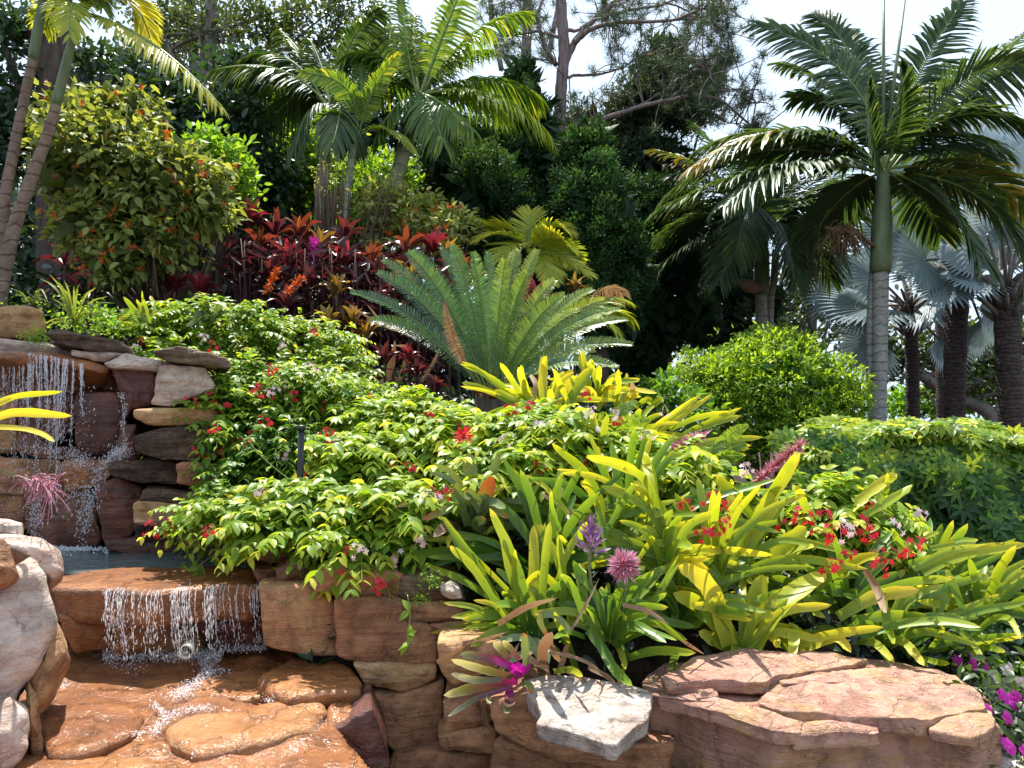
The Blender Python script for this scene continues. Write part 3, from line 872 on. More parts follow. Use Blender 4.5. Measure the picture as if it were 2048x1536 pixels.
G = Geo()
UPN = np.array([0, 0, 1.0])
body = flat_outline(z8, [(-150, 1110), (-125, 1000), (100, 885), (400, 840), (1000, 875), (1640, 985), (1830, 1130), (1900, 1300), (1740, 1370), (1480, 1295), (1230, 1315), (760, 1345), (600, 1350), (300, 1240), (0, 1130)], .455)
rock(G, body, UPN, .42, rnd=.008, amp=.024, freq=5, m=320, seed=91, strata=.036, under=1.0, nin=18, top=.022)
SHELF = [
 (.500, .055, [(495, 1160), (560, 1050), (700, 995), (1100, 955), (1640, 988), (1795, 1095), (1840, 1185), (1480, 1262), (1140, 1235), (640, 1205)]),
 (.532, .05, [(-70, 1000), (100, 888), (400, 838), (900, 862), (1150, 900), (900, 955), (620, 990), (565, 1010), (545, 1028), (200, 1018), (-30, 1045)]),
 (.480, .045, [(-110, 1120), (100, 1080), (330, 1160), (520, 1230), (760, 1262), (740, 1325), (580, 1325), (280, 1220), (0, 1135)]),
 (.512, .03, [(600, 1010), (900, 960), (1300, 950), (1500, 985), (1200, 1020), (820, 1040), (640, 1050)]),
 (.470, .05, [(640, 1270), (900, 1260), (1180, 1290), (1190, 1320), (900, 1330), (700, 1345)]),
 (.480, .04, [(1480, 1300), (1500, 1230), (1700, 1180), (1850, 1200), (1890, 1290), (1740, 1350)]),
 (.505, .02, [(100, 1095), (250, 1080), (270, 1110), (130, 1130)]), (.492, .02, [(300, 1170), (420, 1160), (480, 1200), (340, 1215)]),
]
for q_, (z_, th_, pts_) in enumerate(SHELF):
    rock(G, flat_outline(z8, pts_, z_), UPN, th_, rnd=.004, amp=.011, freq=9, m=220, seed=92 + q_, strata=.012, under=.98, nin=12, top=.012)
org = body.mean(0); org[2] = .05
solo('layered_boulder', G, M['pink'], org, 'broad layered pink sandstone boulder in front of the yellow bromeliads', 'stone')
stone(z8, [(1700, 1640), (1790, 1475), (1900, 1395), (1990, 1400), (2120, 1470), (2120, 1640)], 0, 'cream cracked stone by the magenta flowers', 'pale', thick=.25, plane=.32, rnd=.03, name='boulder')
stone(z7, [(232, 470), (290, 452), (345, 490), (365, 560), (300, 560), (240, 520)], 3.36, 'small whitish chip of rock on the mossy stone', 'pale', thick=.07, rnd=.02, name='boulder', group=None)

# ------------------------------------------------------------------ water
pg = flat_outline(z4, [(290, 395), (480, 372), (800, 352), (1510, 362), (1530, 400), (1500, 330), (1180, 250), (560, 205), (250, 205), (100, 300)], .745)
pc = pg.mean(0)
pxs = np.linspace(-3.4, -.9, 60); pys = np.linspace(3.93, 4.95, 50)


def pool_f(X, Y):
    return .750 + np.array([mnoise.noise(Vector((x * 5, y * 16, 0))) for x, y in zip(X.ravel(), Y.ravel())]).reshape(X.shape) * .005


grid_sheet('water', pxs, pys, pool_f, M['pool'])

OCT_V = np.array([(1, 0, 0), (-1, 0, 0), (0, 1, 0), (0, -1, 0), (0, 0, 1), (0, 0, -1)], float)
OCT_F = np.array([(0, 2, 4), (2, 1, 4), (1, 3, 4), (3, 0, 4), (2, 0, 5), (1, 2, 5), (3, 1, 5), (0, 3, 5)])


def beads(G, P, r, stretch=1.0):
    P = np.asarray(P, float)
    n = len(P)
    r = np.broadcast_to(r, (n,))
    V = P[:, None, :] + OCT_V[None] * r[:, None, None] * np.array([1, 1, 1.0]) 
    V[..., 2] += (np.broadcast_to(stretch, (n,)) - 1)[:, None] * r[:, None] * OCT_V[None, :, 2]
    G.add(V.reshape(-1, 3), None, (OCT_F[None] + (np.arange(n) * 6)[:, None, None]).reshape(-1, 3))


rng = np.random.default_rng(5)
# high fall: strands breaking into drops
G = Geo()
strands = [(20, 15, 380, 18), (84, 25, 660, 60), (135, 30, 470, 125), (172, 30, 640, 150), (215, 35, 520, 240), (236, 35, 760, 225), (262, 40, 360, 270),
           (275, 40, 640, 285), (325, 50, 800, 300), (372, 60, 720, 330), (395, 60, 540, 370), (430, 70, 640, 405), (478, 85, 420, 475), (60, 22, 300, 50), (300, 45, 560, 290),
           (195, 32, 420, 180), (345, 50, 900, 330), (110, 25, 350, 105), (-60, 15, 600, -70), (-110, 15, 500, -115)]
for x0, y0, y1, x1 in strands + [(s_[0] + rng.normal(0, 9), s_[1], s_[2] * rng.uniform(.5, .9), s_[3] + rng.normal(0, 12)) for s_ in strands[::3]]:
    a = at(*b1(x0, y0 - 6), 4.50); e = at(*b1(x1, y1), 4.46)
    n = int((y1 - y0) / 3.6)
    tt = np.sort(rng.random(n)) ** .95
    P = a + (e - a) * tt[:, None]
    P[:, 0] += np.cumsum(rng.normal(0, .0008, n)) + rng.normal(0, .001 + .005 * tt, n)
    P[:, 1] += rng.normal(0, .01, n)
    beads(G, P, .0009 + .0017 * rng.random(n) ** 1.5, 2.5 + 6 * rng.random(n) * (1 - tt * .6))
    for _ in range(2):      # unbroken threads of water near the lip
        k = 46; f_ = rng.uniform(.3, .8)
        tp = a + (e - a) * np.linspace(0, f_, k)[:, None]
        tp[:, 0] += np.cumsum(rng.normal(0, .0007, k)) + rng.normal(0, .003)
        tube(G, tp, (np.abs(rng.normal(.0011, .0011, k)) + .0003) * np.linspace(1.5, .6, k), 5)
# scattered drops in the fall
n = 900
x = rng.uniform(-150, 560, n); y = 200 + 800 * rng.random(n) ** .8
P = np.array([at(*b1(a, b_), 4.46 - .1 * rng.random()) for a, b_ in zip(x, y)])
beads(G, P, .001 + .0022 * rng.random(n), 1 + rng.random(n))
# cascade running down the right of the wall
cas = np.array([(690, 235), (728, 330), (715, 430), (725, 560), (660, 620), (590, 690), (565, 790), (520, 900), (500, 1000), (470, 1110)], float)
ci = curve(np.c_[cas, np.zeros(len(cas))], 300)[:, :2]
ws = np.interp(np.linspace(0, 1, 300), [0, .15, .3, .45, .7, 1], [26, 22, 14, 45, 60, 70])
n = 2600
k = rng.integers(0, 300, n)
keep = rng.random(n) < np.interp(k / 300, [0, .15, .3, .4, .6, 1], [.15, .4, .25, .9, 1, .6])
k = k[keep]
uv = ci[k] + rng.normal(0, 1, (len(k), 2)) * np.c_[ws[k], ws[k] * .5] * .5
P = np.array([at(*b1(*q_), 4.50 + rng.normal(0, .02)) for q_ in uv])
beads(G, P, .0012 + .0042 * rng.random(len(P)) ** 3, 1 + rng.random(len(P)))
for cx, cy_, wx, wy, nn in [(200, 960, 25, 90, 500), (460, 650, 50, 30, 450), (470, 850, 60, 40, 300), (690, 600, 40, 35, 400), (250, 590, 90, 20, 260), (170, 700, 110, 60, 300)]:
    P = np.array([at(*b1(cx + rng.normal() * wx, cy_ + rng.normal() * wy), 4.47 + rng.normal(0, .02)) for _ in range(nn)])
    beads(G, P, .001 + .0032 * rng.random(nn) ** 2, 1 + rng.random(nn))
# froth where it lands
n = 1500
P = np.array([on_z(*z4(rng.uniform(230, 640), 205 + abs(rng.normal(0, 26))), .755 + abs(rng.normal(0, .01))) for _ in range(n)])
P[:, 1] = np.minimum(P[:, 1], 4.62)
beads(G, P, .003 + .008 * rng.random(n) ** 2)
solo('waterfall', G, M['drops'], at(100, 700, 4.5), kind='structure')

# low fall
G = Geo()
lipx = [(630, 492), (700, 488), (800, 494), (900, 506), (1000, 494), (1050, 484), (1200, 474), (1300, 466), (1400, 470), (1480, 470)]
lx, ly = zip(*lipx)
dens = [(640, 20), (668, 8), (690, 10), (715, 8), (740, 8), (770, 14), (800, 10), (850, 6), (880, 8), (905, 12), (930, 12), (960, 18), (1035, 10), (1060, 12), (1085, 14), (1110, 12), (1130, 12),
        (1160, 14), (1215, 10), (1235, 12), (1262, 12), (1285, 8), (1310, 8), (1350, 14), (1400, 16), (1440, 14), (1478, 10), (1500, 8), (1515, 8), (655, 6), (1050, 6), (1245, 6), (1270, 6), (720, 6), (1095, 8)]
dens = dens + [(x_ + rng.normal(0, 12), s_) for x_, s_ in dens[::2]]
for x0, jit in dens:
    yl = np.interp(x0, lx, ly)
    a = on_z(*z4(x0, yl - 8), .765)
    x1 = x0 + rng.normal(0, jit) + (20 if x0 > 1450 else 0)
    e = at(*z4(x1, np.interp(x0, [600, 1200, 1520], [880, 900, 820]) + rng.normal(0, 10)), a[1] - .16)
    k = 40
    tt = np.linspace(0, 1, k)
    P = a + (e - a) * np.c_[tt, tt ** .5, tt ** 1.1]
    P[:, 0] += np.cumsum(rng.normal(0, .0012, k))
    r = np.abs(rng.normal(.0009, .0009, k)) + .0002
    cut = int(k * rng.uniform(.35, 1.0))
    tube(G, P[:cut], r[:cut], 5)
    n = 34
    ti = rng.random(n)
    Q = a + (e - a) * np.c_[ti, ti ** .5, ti ** 1.1]
    Q += rng.normal(0, .006, (n, 3))
    beads(G, Q, .0006 + .0014 * rng.random(n) ** 2, 2 + 7 * rng.random(n))
n = 2600
P = np.array([on_z(*z4(rng.uniform(600, 1300), 868 + rng.normal(0, 20)), .405 + abs(rng.normal(0, .012))) for _ in range(n)])
beads(G, P, .002 + .0045 * rng.random(n) ** 2)
n = 500
P = np.array([on_z(*z4(rng.uniform(1280, 1560), 832 + rng.normal(0, 12)), .43 + abs(rng.normal(0, .012))) for _ in range(n)])
beads(G, P, .002 + .004 * rng.random(n) ** 2)
solo('waterfall', G, M['drops'], on_z(*z4(1000, 870), .4), kind='structure')

# rivulets over the stream bed
G = Geo()
for pts, wd, nn in [([(1180, 890), (1215, 940), (1190, 1000), (1110, 1050), (1080, 1090), (1000, 1110)], 26, 1300), ([(1180, 890), (1230, 960), (1330, 965)], 20, 450),
                    ([(890, 1150), (940, 1190), (960, 1220)], 14, 220), ([(1250, 1175), (1100, 1190), (1000, 1222), (940, 1270), (900, 1320), (780, 1330)], 16, 700),
                    ([(620, 880), (700, 930), (850, 960)], 30, 260), ([(340, 1040), (420, 1040)], 8, 60), ([(1540, 1120), (1600, 1150)], 14, 80), ([(1900, 1250), (1750, 1400), (1700, 1420)], 20, 150)]:
    c_ = curve(np.c_[np.array(pts, float), np.zeros(len(pts))], 200)[:, :2]
    k = rng.integers(0, 200, nn)
    uv = c_[k] + rng.normal(0, 1, (nn, 2)) * [wd, wd * .6]
    P = np.array([on_z(*z4(*q_), .412) for q_ in uv])
    P[:, 2] = .40 + .02 * rng.random(nn)
    beads(G, P, .0012 + .0034 * rng.random(nn) ** 2, .6)
for x0 in np.concatenate([rng.uniform(1120, 1500, 50), rng.uniform(1500, 1880, 16)]):
    yt = np.interp(x0, [1120, 1500, 1880], [1445, 1385, 1285])
    a = on_z(*z4(x0, yt), .40); e = a + np.array([rng.normal(0, .01), -.02, -.09 - .06 * rng.random()])
    nn = 16
    P = a + (e - a) * rng.random(nn)[:, None] + rng.normal(0, .003, (nn, 3))
    beads(G, P, .001 + .0028 * rng.random(nn), 1.6)
solo('foam', G, M['drops'], on_z(*z4(1000, 1100), .4), kind='stuff')

# pipe in the low fall
G = Geo()
c0 = at(*z4(1088, 858), 3.45)
a_ = np.linspace(0, 2 * math.pi, 25)[:-1]
L_ = []
for r_, d_ in [(.030, .0), (.026, 0), (.026, .12), (.030, .12)]:
    L_.append(np.stack([c0[0] + r_ * np.cos(a_) + d_ * -.25, np.full(24, c0[1] + d_), c0[2] + r_ * np.sin(a_)], 1))
Vp = np.concatenate(L_)
qs = []
for i_ in range(4):
    for j_ in range(24):
        qs.append((i_ * 24 + j_, i_ * 24 + (j_ + 1) % 24, ((i_ + 1) % 4) * 24 + (j_ + 1) % 24, ((i_ + 1) % 4) * 24 + j_))
G.add(Vp, qs)
solo('drain_pipe', G, M['pvc'], c0, 'short pale plastic pipe end poking out at the foot of the lower fall', 'pipe')
# ------------------------------------------------------------------ strap leaved bromeliads
def strap(G, pts, wid, rng, tint0=.4, tint1=.7, roll=0.0, chan=.22, rows=20, blunt=True, mi=0):
    P = curve(pts, rows)
    tan = nrm(np.gradient(P, axis=0))
    view = nrm(P - CAM)
    S = nrm(np.cross(tan, view))
    N = np.cross(S, tan)
    fl = np.sign(np.sum(N * -view, 1, keepdims=True)); S = S * fl; N = N * fl
    c, s_ = math.cos(roll), math.sin(roll)
    S, N = S * c + N * s_, N * c - S * s_
    x = np.linspace(0, 1, rows)
    pr = np.interp(x, [0, .12, .45, .76, .9, .97, 1], [.85, .82, 1, .95, .74, .42, .03]) if blunt else np.interp(x, [0, .1, .45, .8, 1], [.8, .8, 1, .55, .03])
    wv = wid * .5 * pr / max(.5, abs(c)) * (1 + .05 * np.sin(x * 23 + rng.random() * 6))
    ss = np.array([-1, -.55, 0, .55, 1])
    hh = chan * (ss ** 2)
    edge = rng.normal(0, .035, (rows, 5)) * (np.abs(ss) > .9)
    X = P[:, None] + S[:, None] * (wv[:, None] * (ss[None] + edge))[..., None] + N[:, None] * (wv[:, None] * hh[None])[..., None]
    i = np.arange(rows - 1)[:, None] * 5; j = np.arange(4)[None]
    q = np.stack([i + j, i + j + 1, i + 6 + j, i + 5 + j], -1).reshape(-1, 4)
    tt = tint0 + (tint1 - tint0) * x[:, None] ** 1.3 + .09 * (np.abs(ss) > .9)[None] + 0 * x[:, None]  # green blades: sunlit yellow tip over shaded base put into the tint
    if rng.random() < .55:
        tt[-2:] += .25
    G.add(X.reshape(-1, 3), q, None, tt.ravel(), mi)


full2 = lambda x, y: (x, y)


def brom(name, label, T, base, Db, leafs, mats, seed, dspread=.22, wscale=.74, tint=(.3, .7), group='bromeliads of the flower bed', fill=8, more=1, fl=.46, fw=.036, cat='bromeliad'):
    """leafs: (list of pixel points from base to tip, width in pixels[, material key or index])"""
    r = np.random.default_rng(seed)
    bx = at(*T(*base), Db)
    t = thing(name, bx, label, cat, group)
    sc = 700 / 2048 if T is not b3 else 600 / 2048
    extra = [([(x_ + r.normal(0, 26) * (.25 + k_ / len(l_[0])) , y_ + r.normal(0, 22) * (.25 + k_ / len(l_[0]))) for k_, (x_, y_) in enumerate(l_[0])], l_[1] * r.uniform(.6, .9), None, .12) for l_ in leafs for _q in range(more) if len(l_[0]) < 5 and (len(l_) < 3 or l_[2] != 'dry')]
    for lf in list(leafs) + extra:
        pts, wd = lf[0], lf[1]
        key = lf[2] if len(lf) > 2 else None
        tip_u = T(*pts[-1])[0]; bu = T(*base)[0]; bv = T(*base)[1]; tv = T(*pts[-1])[1]
        # leaves that sit low in the picture lean towards the viewer, high ones stand up or lean away
        horiz = abs(tip_u - bu); vert = bv - tv
        lean = -.30 * math.exp(-max(vert, 0) / 60.0) if vert < 120 else 0
        dd = float(np.clip(r.normal(lean + .02, dspread * .6), -dspread * 1.4, dspread * 1.4))
        n = len(pts)
        d0 = Db + r.normal(0, .03) + (lf[3] if len(lf) > 3 else 0)
        W = np.array([at(*T(*p_), d0 + dd * (k / (n - 1)) ** 1.4) for k, p_ in enumerate(pts)])
        G = Geo()
        tt = r.normal(0, .12) - (.14 if len(lf) > 3 else 0)
        strap(G, W, wd * sc / F * (d0 + dd) * wscale, r, tint[0] + tt, tint[1] + tt, r.normal(0, .35), mi=0)
        part('leaf', G, M[key] if key else mats, t)
    for _ in range(int(fill * 1.7)):   # leaves seen only in the gaps
        az = r.uniform(0, 2 * math.pi); el = r.uniform(.35, 1.25); L = fl * r.uniform(.6, 1.0)
        d = np.array([math.cos(az) * math.cos(el), math.sin(az) * math.cos(el) * .8 + .15, math.sin(el)])
        p1 = bx + d * L * .55; p2 = bx + d * L + np.array([d[0] * .1, d[1] * .1, -.1])
        G = Geo()
        q_ = r.normal(-.12, .16); strap(G, [bx + d * .02, p1, p2], fw * r.uniform(.7, 1.15), r, tint[0] + q_, tint[1] + q_, r.normal(0, .4))
        part('leaf', G, mats, t)
    return t, bx


def spike_ball(name_part, parent, c, R, n, m, rng, flat=1.0, up=None):
    G = Geo()
    d = nrm(rng.normal(0, 1, (n, 3)) + np.array([0, -.25, .25]))
    d[:, 2] *= flat
    leaves(G, c + d * R * .25, d, nrm(np.cross(d, rng.normal(0, 1, (n, 3)))), R * (.7 + .35 * rng.random(n)), R * .16, rng.random(n) * .5, DIA, 0, 0, 0, .55)
    tube(G, [np.array(c) - [0, 0, R * .3], np.array(c) + [0, 0, R * .3]], R * .22, 6, .3)
    return part(name_part, G, m, parent)


tA, bA = brom('bromeliad', 'green strappy bromeliad with one leaf folded over sharply, on the retaining wall', z7, (770, 800), 3.34, [
    ([(640, 700), (520, 470), (380, 250), (245, 65)], 58, 'brom_y'), ([(700, 560), (520, 380), (400, 260), (250, 65)], 40, 'brom_y'),
    ([(620, 680), (450, 370), (290, 150)], 72), ([(560, 560), (420, 350), (290, 235)], 66), ([(560, 560), (350, 430), (140, 340)], 46),
    ([(620, 760), (470, 610), (255, 570)], 46), ([(650, 720), (560, 590), (430, 555)], 40), ([(790, 760), (780, 480), (782, 300), (780, 115)], 84, 'brom_y'),
    ([(760, 620), (670, 330), (525, 15)], 78), ([(760, 680), (650, 400), (590, 105)], 66), ([(700, 600), (665, 400), (670, 255)], 46, 'brom_y'),
    ([(1010, 680), (930, 500), (840, 405), (770, 430), (690, 550), (610, 672)], 62, 'brom_y'), ([(820, 700), (850, 350), (880, 95)], 70),
    ([(1020, 700), (930, 320), (785, 95)], 58, 'brom_y'), ([(880, 600), (980, 280), (1095, 92)], 52, 'brom_y'), ([(960, 640), (950, 380), (925, 170)], 60),
    ([(620, 760), (540, 700), (380, 715)], 34), ([(700, 740), (640, 560), (600, 500)], 50), ([(860, 700), (800, 520), (740, 470)], 55), ([(1000, 720), (1060, 500), (1150, 440)], 26, 'dry'),
    ([(720, 780), (620, 680), (470, 640)], 30), ([(1060, 1040), (980, 800), (905, 620)], 60),
], M['brom_g'], 11, fill=14)

tB, bB = brom('bromeliad', 'deep green bromeliad with low arching leaves beside the pale flat stone', z7, (1230, 800), 3.25, [
    ([(1220, 790), (1200, 620), (1180, 475)], 74), ([(1250, 780), (1330, 670), (1455, 640)], 66), ([(1280, 800), (1400, 700), (1520, 690), (1665, 795)], 54),
    ([(1240, 760), (1340, 600), (1545, 368)], 60, 'brom_y'), ([(1270, 750), (1420, 600), (1560, 510)], 56), ([(1240, 790), (1290, 850), (1320, 960)], 52),
    ([(1100, 730), (1180, 830), (1260, 960), (1360, 1055)], 84), ([(1080, 770), (980, 740), (900, 780)], 46), ([(1180, 760), (1130, 640), (1090, 580)], 46),
    ([(1340, 890), (1500, 850), (1730, 862)], 72), ([(1590, 960), (1600, 900), (1625, 858)], 60), ([(1060, 700), (1065, 480), (1055, 335)], 86, 'brom_y'),
    ([(1100, 720), (1010, 480), (940, 400)], 60), ([(1290, 740), (1420, 650), (1640, 330)], 40), ([(1260, 830), (1380, 760), (1480, 740), (1620, 790)], 36),
], M['brom_g'], 12, fill=12, tint=(.2, .5))
c_ = at(*z7(1118, 215), 3.22)
G = Geo(); tube(G, curve([at(*z7(1120, 480), 3.26), at(*z7(1108, 350), 3.24), c_], 8), .007, 6, .5); part('flower_stalk', G, M['brom_dark'], tB)
rf = np.random.default_rng(3)
G = Geo()
for k in range(17):      # upright purple spike of pointed bracts
    a = k * 2.4; hgt = k / 17
    d = nrm(np.array([math.cos(a) * (1.05 - hgt * .8), math.sin(a) * (1.05 - hgt * .8), .45 + hgt * .9]))
    p_ = c_ + np.array([0, 0, -.055 + .10 * hgt])
    for q_ in range(5):
        d2 = nrm(d + rf.normal(0, .2, 3))
        leaves(G, [p_ + d * .012 * q_], [d2], [nrm(np.cross(d2, rf.normal(0, 1, 3)))], .044, .014, rf.random() * .6, DIA, 0, 0, 0, .4)
part('flower_spike', G, M['purplefl'], tB)
c2 = at(*z7(1310, 355), 3.12)
G = Geo(); tube(G, curve([at(*z7(1300, 720), 3.26), at(*z7(1315, 520), 3.2), c2], 8), .007, 6, .5); part('flower_stalk', G, M['brom_dark'], tB)
spike_ball('flower_head', tB, c2, .066, 260, M['pinkfl'], rf)

tC, bC = brom('bromeliad', 'upright banded grey green bromeliad with a red tipped leaf among the creeper', b3, (510, 830), 3.72, [
    ([(500, 800), (495, 560), (460, 365)], 84), ([(530, 800), (580, 660), (640, 525)], 92), ([(560, 760), (510, 670), (445, 605)], 66), ([(480, 830), (410, 750), (340, 665)], 66),
    ([(570, 720), (620, 520), (690, 365)], 56, 'brom_g'), ([(570, 900), (520, 840), (590, 812)], 62), ([(400, 870), (320, 860), (230, 935)], 60, 'dry'), ([(470, 860), (420, 700), (390, 560)], 56),
], M['brom_dark'], 13, fill=8, tint=(.3, .85), wscale=1.15)
spike_ball('flower_head', tC, at(*b3(435, 245), 3.66), .05, 60, M['red'], rf)

tD, bD = brom('bromeliad', 'yellow green bromeliad in the middle of the bed beside the pink flower ball', b3, (1800, 1180), 3.5, [
    ([(1900, 1110), (1720, 780), (1560, 660), (1370, 585)], 82), ([(1780, 820), (1680, 550), (1480, 440), (1270, 388)], 78), ([(1770, 800), (1700, 520), (1670, 355)], 86),
    ([(1910, 1000), (1750, 700), (1590, 550)], 90), ([(1640, 1040), (1700, 850), (1722, 640)], 58, 'brom_g'), ([(1640, 1020), (1760, 880), (1860, 745)], 82, 'brom_g'),
    ([(1700, 980), (1880, 870), (2060, 825)], 70), ([(2060, 1090), (1900, 940), (1725, 905)], 78), ([(1430, 1120), (1390, 880), (1330, 640)], 70, 'brom_g'),
    ([(1240, 1020), (1180, 880), (1145, 780)], 58, 'brom_g'), ([(1260, 860), (1100, 720), (960, 640)], 40, 'dry'), ([(1350, 720), (1290, 600), (1235, 550)], 66), ([(1560, 640), (1330, 520), (1100, 500)], 52),
    ([(1500, 1250), (1700, 1150), (1850, 1100)], 70, 'brom_g'), ([(1600, 1240), (1850, 1140), (2100, 1070)], 80), ([(1620, 1100), (1700, 980), (1740, 940)], 50), ([(1200, 1060), (1120, 960), (1085, 920)], 44),
    ([(1330, 1150), (1230, 930), (1280, 830)], 46), ([(1100, 900), (1040, 740), (1030, 620)], 40, 'brom_g'),
    ([(1080, 900), (1060, 720), (1040, 630)], 26, 'dry'), ([(1420, 880), (1520, 700), (1610, 560)], 60, 'brom_g'), ([(1150, 780), (1000, 600), (860, 510)], 42),
], M['brom_y'], 14, fill=14)

tE, bE = brom('bromeliad', 'bright yellow broad leaved bromeliad right behind the layered boulder', z8, (400, 850), 3.42, [
    ([(320, 820), (250, 580), (160, 430), (25, 355)], 118), ([(345, 830), (240, 680), (130, 570), (-5, 512)], 100), ([(420, 835), (470, 640), (520, 405)], 118),
    ([(470, 840), (600, 620), (740, 490), (890, 395)], 108), ([(390, 840), (260, 800), (145, 735)], 74), ([(378, 815), (378, 870), (385, 948)], 104),
    ([(640, 840), (690, 720), (700, 780), (690, 890)], 72), ([(600, 790), (610, 740), (620, 720)], 60), ([(730, 820), (850, 770), (1000, 740), (1225, 712)], 56),
    ([(740, 860), (860, 800), (960, 780), (1035, 860)], 60), ([(560, 760), (600, 800), (580, 810)], 50),
], M['brom_y'], 15, more=0, fill=8, tint=(.5, .85), dspread=.12, wscale=.95)

tF, bF = brom('bromeliad', 'tallest yellow green bromeliad, its longest leaf reaching up towards the hedge', b4, (520, 1230), 3.72, [
    ([(340, 1080), (470, 800), (610, 585)], 96), ([(330, 1060), (460, 740), (600, 520), (740, 308)], 92), ([(540, 1000), (630, 860), (775, 742)], 118), ([(380, 1170), (560, 960), (700, 870), (860, 842)], 82),
    ([(690, 1270), (880, 1060), (1040, 950), (1200, 900)], 82), ([(500, 720), (370, 570), (245, 440)], 88), ([(350, 720), (342, 620), (330, 550)], 72), ([(610, 712), (400, 760), (200, 880)], 52),
    ([(780, 660), (750, 570), (722, 503)], 66), ([(1070, 600), (1200, 500), (1305, 432)], 84), ([(1110, 680), (1250, 590), (1385, 515)], 62), ([(1190, 600), (1225, 520), (1250, 445)], 60),
    ([(580, 1200), (600, 1000), (640, 880)], 74, 'brom_g'), ([(300, 900), (350, 800), (470, 730)], 66), ([(100, 740), (0, 800), (-100, 830)], 60), ([(480, 1080), (380, 960), (250, 880), (170, 870)], 60),
    ([(330, 1180), (260, 1040), (120, 960)], 70, 'brom_g'), ([(260, 1120), (200, 900), (80, 640)], 60, 'brom_g'), ([(40, 900), (170, 860), (300, 800), (420, 745)], 54),
], M['brom_y'], 16, fill=16, tint=(.3, .72), fl=.5)

tG_, bG = brom('bromeliad', 'wide spreading bromeliad at the right end with long leaves reaching sideways', b4, (1240, 1450), 3.52, [
    ([(1050, 1410), (1300, 1320), (1550, 1295), (1795, 1330)], 68), ([(1100, 1420), (1400, 1330), (1650, 1240), (1905, 1135)], 50), ([(1380, 1440), (1700, 1260), (2060, 1185)], 62),
    ([(1400, 1210), (1600, 1090), (1840, 1022)], 58), ([(1200, 1110), (1400, 1060), (1640, 1040)], 66), ([(1450, 1010), (1700, 900), (2060, 842)], 88, 'brom_y'), ([(1400, 990), (1620, 880), (1895, 858)], 56),
    ([(1500, 1330), (1570, 1170), (1640, 1035)], 78), ([(1370, 960), (1480, 930), (1595, 928)], 60), ([(1120, 990), (1190, 1100), (1245, 1245)], 66, 'dry'), ([(960, 1270), (1180, 1150), (1435, 1110)], 104),
    ([(1040, 1290), (1250, 1260), (1480, 1270)], 84), ([(1040, 1412), (1170, 1420), (1290, 1535)], 66), ([(1230, 1390), (1350, 1420), (1465, 1555)], 72), ([(1360, 1490), (1650, 1410), (2060, 1370)], 54),
    ([(1560, 1290), (1720, 1390), (1815, 1540)], 46, 'brom_y'), ([(1720, 1420), (1850, 1290), (1960, 1280), (2030, 1400)], 50), ([(1740, 1440), (1850, 1450), (1940, 1472)], 48), ([(1430, 1500), (1520, 1530), (1615, 1545)], 48, 'brom_y'),
    ([(1600, 1320), (1780, 1220), (1905, 1135)], 46), ([(1690, 1230), (1640, 1100), (1590, 990)], 54), ([(1500, 870), (1650, 840), (1770, 828)], 50, 'brom_y'), ([(1440, 820), (1500, 790), (1550, 772)], 30, 'brom_y'),
    ([(1300, 1420), (1420, 1330), (1640, 1300)], 56), ([(1480, 1480), (1540, 1400), (1580, 1330)], 40),
], M['brom_g'], 17, fill=12, tint=(.35, .8), fl=.5)

tH, bH = brom('bromeliad', 'yellow bromeliad with upright leaves in front of the cycad', z7b, (570, 1270), 5.0, [
    ([(470, 1220), (330, 1120), (200, 1020), (68, 946)], 48), ([(400, 1210), (230, 1120), (70, 1068)], 48), ([(440, 1190), (360, 1050), (292, 952)], 50), ([(480, 1190), (430, 1070), (400, 978)], 62),
    ([(550, 1250), (545, 1060), (548, 910)], 72), ([(520, 1330), (515, 1240), (508, 1165)], 76), ([(640, 1285), (730, 1130), (835, 985)], 72), ([(600, 1270), (590, 1170), (580, 1105)], 60),
    ([(690, 1170), (640, 1070), (618, 1008)], 50), ([(725, 1160), (695, 1090), (680, 1030)], 50), ([(540, 1310), (650, 1285), (730, 1285)], 60), ([(620, 1320), (700, 1310), (780, 1300)], 50),
    ([(430, 1200), (320, 1140), (260, 1120)], 46), ([(480, 1180), (500, 1080), (470, 1020)], 40, 'dry'),
], M['brom_y'], 18, fill=14, tint=(.45, .85))
brom('bromeliad', 'smaller amber tipped bromeliad right of the upright yellow one', z7b, (880, 1200), 5.35, [
    ([(820, 1080), (785, 980), (758, 905)], 52), ([(850, 1060), (830, 980), (822, 930)], 40), ([(865, 1090), (870, 1020), (870, 970)], 46), ([(970, 1220), (985, 1110), (990, 1020)], 50), ([(1005, 1210), (1022, 1110), (1027, 1035)], 44),
    ([(1072, 1170), (1070, 1110), (1064, 1065)], 42, 'dry'), ([(860, 1130), (930, 1095), (975, 1112)], 40), ([(1080, 1210), (1140, 1170), (1185, 1165)], 44), ([(1000, 1220), (1060, 1160), (1105, 1130)], 40), ([(900, 1170), (780, 1120), (745, 1020)], 36, 'dry'),
    ([(1130, 1250), (1220, 1180), (1240, 1160)], 40), ([(860, 1230), (920, 1120), (940, 1070)], 44)], M['brom_y'], 19, fill=12, tint=(.45, .88))
